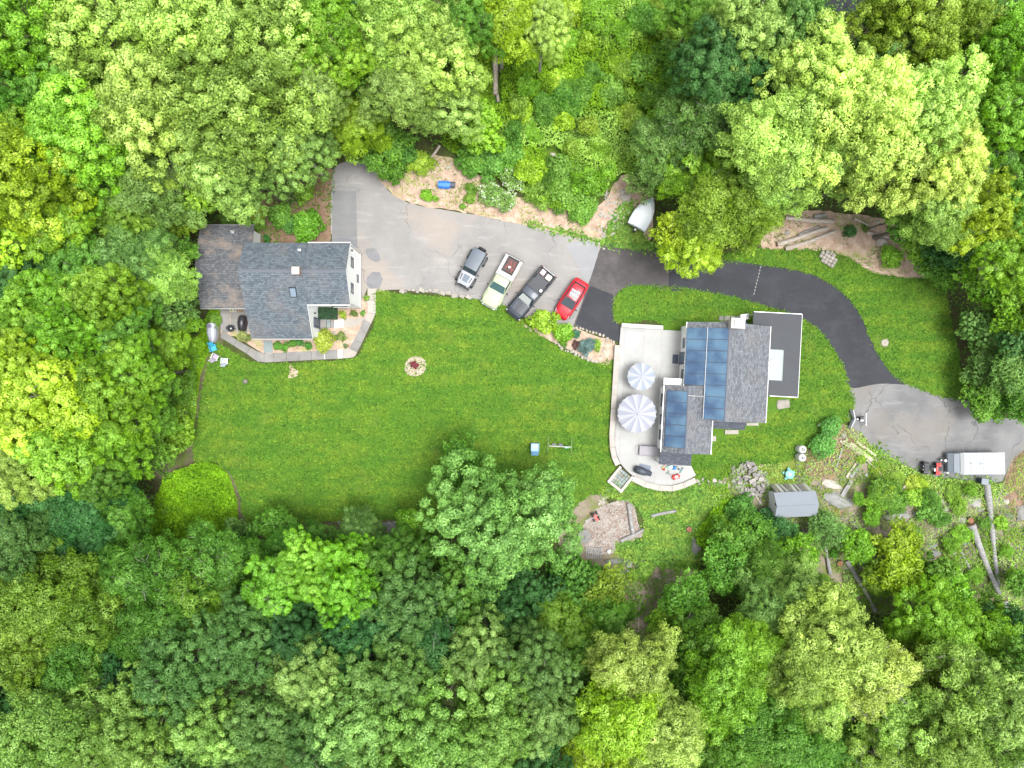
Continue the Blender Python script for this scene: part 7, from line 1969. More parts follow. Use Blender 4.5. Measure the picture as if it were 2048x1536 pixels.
def lamps(par, xf, xr, wf, wr, zf, zr, sf=(.12, .34, .16), srr=(.08, .3, .14)):
    for s_ in (-1, 1):
        MB().box((xf, s_ * wf, zf), sf, rz=-s_ * .35).build('headlight', M_lamp, par, bevel=.02)
        MB().box((xr, s_ * wr, zr), srr).build('tail_light', M_tail, par, bevel=.015)
def handles(par, xs, w_, z, mat):
    for x in xs:
        for s_ in (-1, 1): MB().box((x, s_ * (w_ + .012), z), (.16, .03, .03)).build('door_handle', mat, par)

# --- off-roader
p = at(944, 540)
ang = R(-118.5)
jp = thing('parked_offroader', 'boxy silver off-roader with a dark grey top and rear spare wheel', 'car', p, ang)
M_jsil = car_paint('silver_white_paint', (0.33, 0.34, 0.37)); M_jroof = paint('charcoal_hardtop', (0.095, 0.115, 0.145), 0.5, var=.06); M_jpatch = paint('blue_grey_decal', (0.09, 0.12, 0.16), 0.4, var=.05)
loft(MB(), [ring(-1.85, .72, 1.08, 1.1), ring(-1.8, .76, 1.12, 1.14), ring(.35, .78, 1.14, 1.16), ring(.6, .77, 1.12, 1.15), ring(1.5, .70, 1.06, 1.10), ring(1.78, .64, 1.0, 1.02), ring(1.83, .6, .95, .98)]).build('body', M_jsil, jp, bevel=.03, seg=2)
cabin(jp, (.55, -1.82, .74, .74), (.15, -1.84, .64, .66), M_flare, 1.15, 1.80, roofmat=M_jroof, split=(.3, .62))
for i in range(4): MB().box((-1.0 - .0, -.36 + i * .24, 1.875), (.55, .035, .02)).build('roof_rib', M_jroof, jp)
for x in (1.2, -1.22):
    for s_ in (-1, 1):
        loft(MB(), [[(x + dx, s_ * .68, zz), (x + dx, s_ * .95, zz - .02), (x + dx, s_ * .96, zz - .12), (x + dx, s_ * .68, zz - .12)][::s_] for dx, zz in ((-.52, .72), (-.38, .93), (0, .98), (.36, .93), (.52, .75))]).build('fender', M_flare, jp, bevel=.02)
MB().slab([(.78, -.34, 1.165), (1.5, -.28, 1.13), (1.5, .28, 1.13), (.78, .34, 1.165)], .02).build('hood_decal', M_jpatch, jp)
for s_ in (-1, 1): MB().slab([(.85, s_ * .47, 1.163), (1.45, s_ * .42, 1.128), (1.45, s_ * .5, 1.128), (.85, s_ * .58, 1.163)], .02).build('hood_vent', M_flare, jp)
MB().box((2.0, 0, .62), (.2, 1.5, .2)).build('bumper', M_flare, jp, bevel=.04); MB().box((2.11, 0, .6), (.03, 1.2, .1)).build('bumper_plate', M_jsil, jp)
MB().box((-2.0, 0, .62), (.18, 1.4, .2)).build('bumper', M_flare, jp, bevel=.04)
MB().box((1.85, 0, .85), (.03, .85, .28)).build('grille', M_flare, jp)
for s_ in (-1, 1): MB().tube([(1.8, s_ * .46, .88), (1.87, s_ * .46, .88)], .1, 12).build('headlight', M_lamp, jp); MB().box((-1.88, s_ * .64, .95), (.06, .16, .26)).build('tail_light', M_tail, jp)
sw = MB().tube([(-2.0, .08, 1.12), (-2.03, .08, 1.12), (-2.22, .08, 1.12), (-2.25, .08, 1.12)], [.36, .41, .41, .36], 22).build('spare_wheel', M_tyre, jp)
MB().tube([(-2.22, .08, 1.12), (-2.262, .08, 1.12)], [.26, .24], 16).build('rim', M_rim, sw)
mirrors(jp, .35, .8, 1.25, M_flare); wheels(jp, (1.2, -1.22), .93, .41, .27); handles(jp, (-.1, -.95), .78, 1.0, M_flare)
MB().tube([(.75, .52, 1.16), (.55, .5, 1.9)], .008, 4).build('antenna', M_flare, jp)

# --- pickups
def pickup(name, lab, px, py, ang, L, paint_, roof_, hood_, bedpaint, xk, railw=.12, wsm=None, hoodm=None):
    t = thing(name, lab, 'pickup truck', at(px, py), ang)
    h = L / 2
    cab_r = -.42; cf = .98
    loft(MB(), [ring(cab_r - .02, .93, 1.10, 1.12), ring(cab_r + .05, .94, 1.14, 1.16), ring(cf - .1, .94, 1.14, 1.18), ring(cf + .25, .93, 1.12, 1.17), ring(h - .55, .90, 1.06, 1.11), ring(h - .22, .84, 1.0, 1.05), ring(h - .05, .72, .92, .98), ring(h, .62, .8, .88)]).build('body', paint_, t, bevel=.025, seg=2)
    cabin(t, (cf + .12, cab_r + .02, .86, .86), (.42, cab_r + .12, .70, .72), paint_, 1.16, 1.78, split=(.5,), roofmat=roof_, frontmat=wsm)
    # bed
    bx0, bx1 = -h + .06, cab_r - .04; L_ = bx1 - bx0; xm = (bx0 + bx1) / 2
    MB().box((xm, 0, .68), (L_, 1.7, .06)).build('bed_floor', M_flare, t)
    for s_ in (-1, 1):
        loft(MB(), [[(x, s_ * .90, .36), (x, s_ * .96, .55), (x, s_ * .96, 1.06), (x, s_ * .92, 1.12), (x, s_ * (.95 - railw), 1.12), (x, s_ * (.95 - railw), .66)][::-s_] for x in (bx0, bx0 + .1, bx1 - .02, bx1)]).build('bed_side', bedpaint, t, bevel=.015)
    MB().box((bx1 - .03, 0, .9), (.06, 1.7, .46)).build('bed_front', bedpaint, t)
    MB().box((bx0 + .03, 0, .86), (.08, 1.62, .52)).build('tailgate', bedpaint, t, bevel=.015)
    MB().box((-h + .0, 0, .52), (.16, 1.8, .18)).build('bumper', M_rim if xk else M_flare, t, bevel=.03)
    MB().box((h + .02, 0, .52), (.16, 1.55, .22)).build('bumper', M_flare if xk else M_rim, t, bevel=.05)
    MB().box((h - .005, 0, .78), (.04, 1.0, .26)).build('grille', M_flare, t)
    lamps(t, h - .14, -h + .02, .74, .86, .85, .95)
    for s_ in (-1, 1):
        for x in (h - .98, -h + 1.12):
            loft(MB(), [[(x + dx, s_ * .9, zz), (x + dx, s_ * .985, zz - .02), (x + dx, s_ * .985, zz - .09), (x + dx, s_ * .9, zz - .09)][::s_] for dx, zz in ((-.52, .55), (-.4, .8), (0, .92), (.4, .8), (.52, .55))]).build('wheel_arch', M_flare if xk else paint_, t)
    MB().slab([(cf + .1, -.7, 1.165), (cf + .28, -.74, 1.155), (cf + .28, .74, 1.155), (cf + .1, .7, 1.165)], .03).build('wiper_cowl', M_flare, t)
    mirrors(t, .85, .95, 1.22, M_flare); wheels(t, (h - .98, -h + 1.12), .965, .40, .27); handles(t, (.35, -.2), .94, 1.02, M_flare)
    return t, h
M_lt = car_paint('pale_lime_white_paint', (0.38, 0.44, 0.28)); M_wt = car_paint('white_paint', (0.37, 0.37, 0.38)); M_bk_ = car_paint('blue_black_paint', (0.018, 0.025, 0.038)); M_bkr = car_paint('blue_black_roof', (0.05, 0.062, 0.085))
M_wsg = paint('green_car_glass', (0.07, 0.13, 0.14), 0.05, var=.3, spec=1.0, coat=1.0)
tA, hA = pickup('parked_pickup', 'pale lime-white pickup with red and brown cargo in a white bed', 1003.5, 566, R(-119), 5.45, M_lt, M_lt, M_lt, M_wt, False, .34, wsm=M_wsg)
MB().box((-hA + 2.02, 0, 1.135), (.5, 1.62, .05)).build('toolbox_lid', M_wt, tA, bevel=.01)
M_dred = paint('dull_red_metal', (.30, .05, .05), .6)
M_cargo = paint('brown_cargo', (.09, .055, .05), .8, var=.4, scale=9)
p = tA.matrix_basis
def on(t, x, y, z): return t.matrix_basis @ Vector((x, y, z))
bpy.context.view_layer.update()
for i, (x, y, L_, a_, z) in enumerate(((-1.75, .1, 1.15, .5, .98), (-1.85, -.2, 1.0, -.35, .9), (-1.6, .3, .8, 1.2, .86), (-2.05, .3, .6, .2, .94))):
    b_ = MB().box((0, 0, 0), (L_, .065, .05))
    piece('red_bar', b_, M_dred, ['longest red bar across the pickup bed cargo', 'red bar at the edge of the pickup bed cargo', 'short red bar nearest the pickup cab', 'short red bar nearest the pickup tailgate'][i], 'bar', loc=on(tA, x, y, z), rot=(0, .06, R(-119) + a_))
cg = MB().box((0, 0, 0), (1.35, 1.1, .16)); cg.box((.2, .1, .1), (.5, .4, .1)); cg.box((-.35, -.3, .1), (.4, .3, .12), rz=.4)
piece('cargo', cg, M_cargo, 'dark brown cargo under the red bars in the pickup bed', 'cargo', loc=on(tA, -1.78, 0, .79), rot=(0, 0, R(-119)))
piece('small_box', MB().box((0, 0, 0), (.22, .2, .16)), M_white, 'small white box on the red bars in the pickup bed', 'box', loc=on(tA, -1.6, 0, 1.06), rot=(0, 0, .3))
tB, hB = pickup('parked_pickup', 'blue-black crew cab pickup parked between the pale pickup and red car', 1061, 589, R(-129.8), 5.65, M_bk_, M_bkr, M_bk_, M_bk_, True, .10, wsm=M_carglass)
MB().slab([(1.3, -.05, 1.215), (2.2, -.03, 1.17), (2.2, .03, 1.17), (1.3, .05, 1.215)], .06).build('hood_ridge', M_flare, tB)
for s_ in (-1, 1): MB().slab([(1.35, s_ * .42, 1.2), (2.3, s_ * .36, 1.13), (2.3, s_ * .42, 1.13), (1.35, s_ * .5, 1.2)], .05).build('hood_ridge', M_bkr, tB)
ss = MB()
for i in range(6):
    y0_ = -.66 + i * .22
    quadp(ss, [(1.085, y0_, 1.2), (1.085, y0_ + .2, 1.2), (.55 + .0, (y0_ + .2) * .84, 1.70), (.55, y0_ * .84, 1.70)], .03 + (.006 if i % 2 else 0), 0)
ss.build('sun_shade', paint('silver_sun_shade', (.40, .43, .42), .35, var=.1), tB)
for i, (x, y, sx, sy, mt, lab) in enumerate(((-2.35, -.38, .5, .42, M_white, 'white crate by the tailgate of the blue-black pickup'), (-2.3, .38, .5, .5, M_cream, 'cream cooler by the tailgate of the blue-black pickup'), (-.8, .62, .26, .24, M_white, 'small white box behind the cab of the blue-black pickup'))):
    bx_ = thing('storage_box', lab, 'box', on(tB, x, y, .72), R(-129.8) + .05 * i)
    MB().box((0, 0, .17), (sx, sy, .34)).build('box_body', mt, bx_, bevel=.02)
    MB().box((0, 0, .36), (sx + .03, sy + .03, .05)).build('lid', M_pink if i == 0 else mt, bx_, bevel=.01)
    MB().box((0, 0, .4), (sx * .5, .04, .03)).build('handle', M_steel, bx_)
for i in range(7): MB().box((-1.55, -.6 + i * .2, .725), (2.0, .05, .025)).build('bed_rib', M_bkr, tB)

# --- red car
p = at(1141, 600)
rc = thing('parked_car', 'small red car with a dark glass sunroof beside the driveway', 'car', p, R(-122.5))
M_rp = car_paint('bright_red_paint', (0.42, 0.008, 0.02)); M_rph = car_paint('red_hood_paint', (0.46, 0.02, 0.035))
loft(MB(), [ring(-2.14, .6, .85, .9, .35), ring(-2.05, .76, .98, 1.0, .3), ring(-1.6, .86, 1.02, 1.06, .28), ring(-.5, .9, 1.0, 1.04, .26), ring(.6, .9, .96, 1.0, .26), ring(1.2, .87, .86, .92, .27), ring(1.75, .8, .74, .82, .3), ring(2.02, .66, .62, .7, .34), ring(2.12, .5, .55, .6, .36)]).build('body', M_rp, rc, smooth=True, bevel=.02)
cabin(rc, (.95, -1.75, .76, .72), (.05, -1.25, .58, .55), M_rp, .99, 1.46, roofmat=M_rph, split=(.45,))
MB().slab([(-.05, -.42, 1.535), (-.75, -.44, 1.55), (-.75, .44, 1.55), (-.05, .42, 1.535)], .02).build('sunroof', M_carglass, rc)
MB().box((-.38, 0, 1.56), (.05, .88, .02)).build('sunroof_bar', M_rim, rc); MB().box((-.8, 0, 1.553), (.04, .9, .02)).build('sunroof_bar', M_rim, rc)
MB().slab([(-1.3, -.5, 1.47), (-1.48, -.46, 1.44), (-1.48, .46, 1.44), (-1.3, .5, 1.47)], .03).build('rear_spoiler', M_rp, rc)
MB().tube([(-1.05, 0, 1.52), (-1.2, 0, 1.6)], .012, 5).build('antenna', M_flare, rc)
for s_ in (-1, 1):
    quadp(MB(), [(1.98, s_ * .42, .69), (1.82, s_ * .74, .72), (1.5, s_ * .8, .81), (1.75, s_ * .5, .83)][::s_], .02, .0).build('headlight', M_lamp, rc)
    MB().box((-2.02, s_ * .62, .88), (.1, .24, .16)).build('tail_light', M_tail, rc, bevel=.02)
    quadp(MB(), [(1.15, s_ * .12, .98), (1.7, s_ * .15, .885), (1.7, s_ * .18, .885), (1.15, s_ * .17, .98)][::s_], .01, 0).build('hood_crease', M_rp, rc)
MB().box((2.08, 0, .48), (.08, .9, .14)).build('grille', M_flare, rc); MB().box((2.05, 0, .34), (.14, 1.2, .08)).build('bumper', M_rp, rc, bevel=.02)
mirrors(rc, .72, .88, 1.06, M_flare); wheels(rc, (1.32, -1.3), .885, .33, .22); handles(rc, (.1, -.75), .9, .88, M_rp)

def seams(t, lines):
    for (x0_, x1_, hw, z) in lines:
        MB().box(((x0_ + x1_) / 2, 0, z), (max(.014, abs(x1_ - x0_)), hw * 2, .012)).build('panel_seam', M_flare, t)
seams(rc, [(.98, .98, .72, 1.0)]); seams(tA, [(-.44, -.44, .84, 1.14)]); seams(tB, [(-.44, -.44, .84, 1.14)])
for t, x0_, x1_, y_, z0_, z1_ in ((rc, 1.0, 1.95, .64, 1.0, .74), (tA, 1.28, hA - .3, .76, 1.165, 1.06), (tB, 1.28, hB - .3, .76, 1.165, 1.06)):
    for s_ in (-1, 1):
        MB().tube([(x0_, s_ * y_, z0_), ((x0_ + x1_) / 2, s_ * y_ * .97, (z0_ + z1_) / 2 + .02), (x1_, s_ * y_ * .86, z1_)], .012, 4).build('bonnet_seam', M_flare, t)
# --- quad bike
p = at(1857, 935.5)
qd = thing('quad_bike', 'red and black quad bike parked in front of the camper trailer', 'quad bike', p, R(176))
M_qr = car_paint('quad_red', (0.5, 0.05, 0.04))
# local x forward (towards the lower pixel x)
for x in (.62, -.62):
    for s_ in (-1, 1):
        t_ = MB().tube([(x, s_ * .34, .3), (x, s_ * .38, .3), (x, s_ * .58, .3), (x, s_ * .62, .3)], [.24, .3, .3, .24], 14).build('wheel', M_tyre, qd)
        MB().tube([(x, s_ * .6, .3), (x, s_ * .63, .3)], .14, 10).build('rim', M_rim, t_)
loft(MB(), [[(x, -w_, .45), (x, -w_, z), (x, 0, z + .06), (x, w_, z), (x, w_, .45)] for x, w_, z in ((-.95, .28, .62), (-.6, .34, .72), (-.1, .16, .74), (.35, .2, .8), (.75, .3, .72), (.95, .2, .6))]).build('body', M_flare, qd, bevel=.02)
for x0_, x1_, mt in ((-.85, -.35, M_qr), (.35, .88, M_flare)):
    for s_ in (-1, 1):
        MB().slab([(x0_, s_ * .22, .76), (x1_, s_ * .22, .78), (x1_, s_ * .58, .68), (x0_, s_ * .58, .66)][::s_], .03).build('fender', mt, qd)
MB().box((-.12, 0, .84), (.62, .26, .12)).build('seat', M_flare, qd, bevel=.04)
MB().box((-.32, 0, .93), (.2, .5, .05)).build('red_panel', M_qr, qd, bevel=.02); MB().box((-.08, .1, .93), (.16, .3, .05)).build('grey_panel', M_steel, qd, bevel=.02)
MB().tube([(.4, 0, .85), (.32, 0, 1.05)], .03, 6).build('steering_stem', M_steel, qd); MB().tube([(.22, -.38, 1.08), (.34, 0, 1.06), (.22, .38, 1.08)], .018, 6).build('handlebar', M_flare, qd)
for xr_ in (-.72, .68):
    rk_ = MB()
    for i in range(5): rk_.tube([(xr_ - .18 + i * .09, -.4, .86), (xr_ - .18 + i * .09, .4, .86)], .012, 5)
    rk_.tube([(xr_ - .2, -.4, .86), (xr_ + .2, -.4, .86)], .015, 5); rk_.tube([(xr_ - .2, .4, .86), (xr_ + .2, .4, .86)], .015, 5)
    rk_.build('luggage_rack', M_steel, qd)
for s_ in (-1, 1): MB().tube([(.9, s_ * .16, .72), (.98, s_ * .16, .7)], .06, 8).build('headlight', M_lamp, qd)

# --- snow plough
p = at(1708, 838)
sn = thing('snow_plough', 'detached V-shaped snow plough with its mounting frame on the asphalt', 'snow plough', p, 0)
M_blade_ = paint('plough_steel', (0.62, 0.62, 0.68), 0.35, .2, var=.08)
for s_, (ex, ey) in ((1, (-.28, .98)), (-1, (-.52, -.92))):
    a0 = Vector((0, 0)); b0 = Vector((ex, ey)); d0 = (b0 - a0).normalized(); nrm = Vector((-d0.y, d0.x)) * (1 if s_ > 0 else -1)
    rings = []
    for t_ in (0.02, .35, .7, 1):
        c0_ = a0 + d0 * (b0 - a0).length * t_; hh = .62 + .16 * t_
        rings.append([(c0_.x + nrm.x * q_[0], c0_.y + nrm.y * q_[0], q_[1] * hh) for q_ in ((.16, .02), (.04, .25), (0, .55), (.06, .85), (.18, 1.0), (.2, .98), (.09, .82), (.04, .55), (.07, .25), (.19, .02))])
    loft(MB(), rings, closed=True).build('blade', M_blade_, sn, smooth=False)
    e0 = MB().tube([(a0.x + nrm.x * .2, a0.y + nrm.y * .2, .05), (b0.x + nrm.x * .2, b0.y + nrm.y * .2, .05)], .035, 5); e0.build('cutting_edge', M_flare, sn)
MB().tube([(.02, 0, 0), (.02, 0, .7)], .07, 10).build('hinge_post', M_blade_, sn)
fr2 = MB(); fr2.tube([(.05, 0, .3), (.75, .28, .35)], .05, 6); fr2.tube([(.05, 0, .3), (.75, -.28, .35)], .05, 6); fr2.tube([(.75, -.34, .35), (.75, .34, .35)], .05, 6); fr2.build('a_frame', M_flare, sn)
MB().box((.5, .12, .48), (.34, .3, .3)).build('hydraulic_unit', M_flare, sn, bevel=.03)
MB().box((.55, -.1, .45), (.3, .24, .2)).build('valve_block', paint('pale_grey_metal', (.5, .56, .58), .4), sn, bevel=.02)
MB().tube([(.86, -.62, .72), (.84, .6, .72)], .03, 6).build('light_bar', M_metal, sn)
for y in (-.4, .4): MB().tube([(.84, y, .72), (.76, y * .6, .35)], .025, 5).build('light_post', M_metal, sn)
for y in (-.5, .5): MB().tube([(.72, y, .74), (.82, y, .74)], .06, 8).build('lamp', M_lamp, sn)
MB().tube([(.25, 0, .45), (.4, .25, .5), (.1, .3, .4)], .02, 5).build('hose', M_flare, sn)

# --- camper trailer (folded down)
pc_ = at(1951, 924.5, 0)
TL = thing('camper_trailer', 'low folded white camper trailer at the edge of the lower driveway', 'camper trailer', pc_, R(0.5))
wA = Matrix.Rotation(-R(.5), 4, 'Z')
def qt(px, py, z): return tuple(wA @ (at(px, py, z) - pc_))
M_cw = paint('trailer_white', (0.30, 0.33, 0.37), 0.5, var=.06, scale=1.5); M_cw2 = paint('trailer_white_bright', (0.42, 0.435, 0.45), 0.5, var=.04); M_cg = paint('trailer_grey', (0.17, 0.20, 0.23), 0.5, var=.08)
ztop = 1.75; zr_ = 1.0
xa, _, _ = qt(1926, 930, ztop); xb, _, _ = qt(2010, 930, ztop); _, yt, _ = qt(1950, 906, ztop); _, yb, _ = qt(1950, 948.5, ztop)
xf0, _, _ = qt(1895, 930, .75)
MB().box(((xa + xb) / 2, (yt + yb) / 2, .78), (xb - xa - .1, yt - yb - .06, 1.0)).build('trailer_body', M_cw, TL, bevel=.03)
loft(MB(), [[(x, yb + e_, .35), (x, yb + e_, z), (x, (yt + yb) / 2, z + .03), (x, yt - e_, z), (x, yt - e_, .35)] for x, z, e_ in ((xf0 + .02, .72, .1), (xf0 + .35, 1.05, .07), (xa - .05, 1.28, .05), (xa + .2, 1.28, .05))]).build('front_storage', M_cg, TL, bevel=.02)
# sloping nose
lo_ = MB().slab([(xf0 + .38, yb + .12, 1.16), (xa - .12, yb + .05, 1.5), (xa - .12, yt - .05, 1.5), (xf0 + .38, yt - .12, 1.16)], .1); lo_.build('nose_panel', M_cw, TL, bevel=.02)
def roofbar(x0_, x1_, z0_, z1_, mt, nm='roof_panel', bow=.04):
    n_ = 6; pts = []; fs = []
    for i, (x, z) in enumerate(((x0_, z0_), (x1_, z1_))):
        for j in range(n_ + 1):
            v = j / n_; pts.append((x, yb + (yt - yb) * v, z + bow * (1 - (2 * v - 1) ** 2)))
    for j in range(n_): fs.append((j, j + 1 + 0, n_ + 2 + j, n_ + 1 + j)[::-1])
    o = len(pts); pts += [(p_[0], p_[1], p_[2] - .08) for p_ in pts[:o]]
    for j in range(n_): fs.append((o + j, o + j + 1, o + n_ + 2 + j, o + n_ + 1 + j))
    fs += [tuple(range(0, n_ + 1)) + tuple(range(o + n_, o - 1, -1)), tuple(range(n_ + 1, 2 * n_ + 2))[::-1] + tuple(range(o + n_ + 1, o + 2 * n_ + 2))]
    fs += [(0, o, o + n_ + 1, n_ + 1), (n_, 2 * n_ + 1, o + 2 * n_ + 1, o + n_)]
    return MB().add(pts, fs).build(nm, mt, TL)
roofbar(xa - .12, xa + .12, 1.52, 1.75, M_cw2)
xs_ = [xa + .125, xa + .72, xa + 1.36, xa + 2.0]
for i in range(3): roofbar(xs_[i], xs_[i + 1] - .015, 1.75, 1.75, M_cw)
M_lgr = paint('trailer_roof_grey', (0.36, 0.40, 0.44), .5, var=.05)
roofbar(xs_[3], xs_[3] + .5, 1.765, 1.765, M_cw2)
roofbar(xs_[3] + .515, xs_[3] + .9, 1.75, 1.74, M_cw); roofbar(xs_[3] + .905, xb, 1.74, 1.72, M_cw)
v_ = MB().box((xs_[3] - .18, (yt + yb) / 2 + .0, 1.83), (.36, .34, .08)).build('roof_vent', M_white, TL, bevel=.02); MB().box((xs_[3] - .18, (yt + yb) / 2, 1.875), (.26, .22, .02)).build('vent_cover', paint('blue_grey_cover', (.14, .2, .3), .3), v_)
MB().cyl((xa + .75, (yt + yb) / 2 + .05, 1.78), .04, .08, 8).build('roof_cap', M_black, TL)
for y in (yt, yb): MB().box(((xa + xb) / 2, y, 1.7), (xb - xa, .04, .07)).build('roof_rail', M_cw2, TL)
tg = MB(); xt0 = qt(1879, 918, .5)[0]
tg.tube([(xf0 + .1, yb + .7, .5), (xt0, (yt + yb) / 2 + .25, .5)], .04, 6); tg.tube([(xf0 + .1, yt - .5, .5), (xt0, (yt + yb) / 2 + .25, .5)], .04, 6); tg.build('tongue', M_flare, TL)
MB().tube([(xt0 + .25, (yt + yb) / 2 + .26, .0), (xt0 + .25, (yt + yb) / 2 + .26, .75)], .04, 8).build('jack', M_flare, TL)
MB().tube([(xf0 - .22, (yt + yb) / 2 + .2, .5), (xf0 - .22, (yt + yb) / 2 + .2, .85)], .13, 12).build('gas_bottle', M_white, TL)
MB().tube([(xf0 - .55, (yt + yb) / 2 + .24, .5), (xf0 - .55, (yt + yb) / 2 + .24, .7)], .08, 10).build('battery_cap', M_walk_w, TL)
for y in (yt - .12, yb + .12):
    o = MB().tube([(xa + 1.6, y - .1, .34), (xa + 1.6, y + .1, .34)], .33, 18).build('wheel', M_tyre, TL); MB().tube([(xa + 1.6, y - .11, .34), (xa + 1.6, y + .11, .34)], .18, 12).build('rim', M_rim, o)
MB().box((xa + 1.6, yt - .02, .74), (.95, .06, .12)).build('mudguard', M_dark, TL)
p = at(1892, 944)
sp_ = thing('water_jug', 'small white round jug on the asphalt by the trailer corner', 'jug', p)
MB().lathe((0, 0, 0), [(.14, 0), (.17, .05), (.17, .24), (.08, .32), (.05, .36)], 14).build('jug_body', M_white, sp_, smooth=True); MB().tube([(-.16, 0, .2), (-.3, .02, .22)], .03, 6).build('spout', M_white, sp_)
p = at(1964, 962, .4)
bn = thing('rubbish_bin', 'dark bin standing at the head of the longest log', 'bin', (p.x, p.y, 0), R(-8))
MB().box((0, 0, .42), (.62, .5, .82), top=(1.1, 1.1)).build('bin_body', M_dark, bn, bevel=.03); MB().box((0, 0, .86), (.72, .62, .07)).build('lid', paint('slate_lid', (.16, .19, .22), .5), bn, bevel=.03); MB().tube([(-.36, -.2, .84), (-.36, .2, .84)], .025, 6).build('handle', M_black, bn)

# --- covered boat on a trailer
bt = thing('covered_boat', 'white covered boat half hidden under the yellow-green tree', 'boat', at(1284, 432), R(61))
def hull(zs): return [[(x, -w_, z), (x, -w_ * 1.02, z + .1), (x, 0, z + .1 + .14), (x, w_ * 1.02, z + .1), (x, w_, z), (x, 0, z - .35 * (1 if w_ > .2 else .3))] for x, w_, z in zs]
loft(MB(), hull([(-1.55, .95, .95), (-1.0, 1.0, .98), (-.2, .98, 1.02), (.6, .78, 1.06), (1.2, .48, 1.08), (1.6, .22, 1.1), (1.75, .1, 1.1)]), closed=True).build('hull', M_cw2, bt, smooth=False)
loft(MB(), [[(x, -w_, z), (x, -w_ * .5, z + .12), (x, 0, z + .18), (x, w_ * .5, z + .12), (x, w_, z)] for x, w_, z in ((-1.5, .9, 1.08), (-.5, .94, 1.14), (.5, .76, 1.14), (1.15, .46, 1.14), (1.5, .22, 1.14))], caps=False).build('cover', paint('white_tarp', (.6, .64, .66), .6, var=.05, bmp=.4, bscale=3), bt, smooth=True)
MB().lathe((1.2, .08, 1.3), [(.14, 0), (.12, .02), (.02, .03)], 12).build('deck_hatch', M_aqua, bt)
tf = MB(); tf.tube([(-1.9, 0, .45), (2.1, 0, .5)], .05, 6); tf.tube([(-.8, -.85, .45), (-.8, .85, .45)], .05, 6); tf.tube([(.6, -.5, .45), (.6, .5, .45)], .05, 6); tf.build('trailer_frame', M_steel, bt)
for s_ in (-1, 1): MB().tube([(-.8, s_ * .85, .3), (-.8, s_ * 1.02, .3)], .28, 14).build('wheel', M_tyre, bt)
mo = MB().box((-1.85, 0, .95), (.42, .32, .5), top=(.8, .8)).build('outboard_motor', M_flare, bt, bevel=.05); MB().box((-1.85, 0, 1.23), (.2, .16, .05)).build('motor_cap', M_walk_w, mo)

# --- blue tarp machine
tp = thing('tarp_covered_barrel', 'blue tarp wrapped round a dark barrel on the mulch bank', 'covered barrel', at(894, 371), R(-2))
loft(MB(), [[(x, -.34 * s_, .02), (x, -.4 * s_, .3), (x, -.25 * s_, .58), (x, .05, .66), (x, .3 * s_, .52), (x, .38 * s_, .02)] for x, s_ in ((-.85, .8), (-.7, 1), (-.35, .96), (-.3, 1.04), (.1, 1.0), (.3, .92), (.36, .8))]).build('tarp', paint('blue_tarp', (0.025, 0.17, 0.62), .45, var=.2, bmp=.6, bscale=7), tp, smooth=False)
MB().tube([(.32, 0, .32), (.85, 0, .3)], .3, 14).build('barrel', M_dark, tp)
for x in (-.5, .05): MB().tube([(x, -.42, .05), (x, -.4, .35), (x, 0, .69), (x, .36, .5)], .012, 5).build('rope', M_steel, tp)

# --- lawn tractor / tiller
p = at(1190, 1032)
ml = thing('garden_tiller', 'red garden tiller with black wheels on the wood chips', 'tiller', p, R(-68))
MB().box((0, 0, .42), (.62, .3, .26)).build('engine_cover', M_red, ml, bevel=.05); MB().box((.3, .05, .5), (.24, .26, .16)).build('fuel_tank', M_red, ml, bevel=.04); MB().box((-.32, 0, .5), (.2, .22, .2)).build('engine', M_flare, ml, bevel=.02)
for x in (-.3, .3):
    for s_ in (-1, 1): MB().tube([(x, s_ * .2, .2), (x, s_ * .32, .2)], .2, 12).build('wheel', M_tyre, ml)
MB().tube([(0, -.1, .5), (-.1, -1.15, .9)], .02, 6).build('handlebar', M_metal, ml); MB().tube([(.06, -.1, .5), (-.04, -1.15, .92)], .02, 6).build('handlebar', M_metal, ml)
MB().tube([(-.14, -1.16, .9), (0, -1.16, .92)], .03, 6).build('grip', M_black, ml)

# --- playhouse slide and swing set
ph = thing('play_slide_box', 'pale blue plastic play climber on the lawn beside the swing set', 'play climber', at(1069.5, 898), R(-1))
M_pb = paint('pale_blue_plastic', (0.25, 0.45, 0.66), 0.45, var=.1)
MB().box((0, .22, .42), (.82, .8, .84)).build('tower', M_pb, ph, bevel=.04)
MB().slab([(-.36, -.18, .84), (.36, -.18, .84), (.36, -.62, .35), (-.36, -.62, .35)][::-1], .08).build('slide', paint('mid_blue_plastic', (.2, .42, .66), .4), ph)
for s_ in (-1, 1):
    MB().box((s_ * .38, .2, .9), (.05, .76, .12)).build('rail', M_pb, ph, bevel=.01)
for i in range(5): MB().box((-.24 + i * .12, .3, .855), (.05, .5, .02)).build('deck_rib', M_lamp, ph)
sg = thing('swing_set', 'child swing set with a pale crossbar and teal seat on the lawn', 'swing set', at(1118.5, 890.5), R(-3))
zs_ = 1.5
f_ = GK * (CAMH - zs_) / CAMH
MB().tube([(-1.08, 0, zs_), (1.08, 0, zs_)], .05, 8).build('crossbar', M_walk_w, sg)
M_grn = paint('faded_green_tube', (.3, .42, .25), .5)
for s_ in (-1, 1):
    for t_ in (-1, 1): MB().tube([(s_ * 1.1, 0, zs_), (s_ * 1.22, t_ * .85, .0)], .025, 6).build('leg', M_grn, sg)
    MB().tube([(s_ * 1.16, -.42, .75), (s_ * 1.16, .42, .75)], .018, 5).build('brace', M_grn, sg)
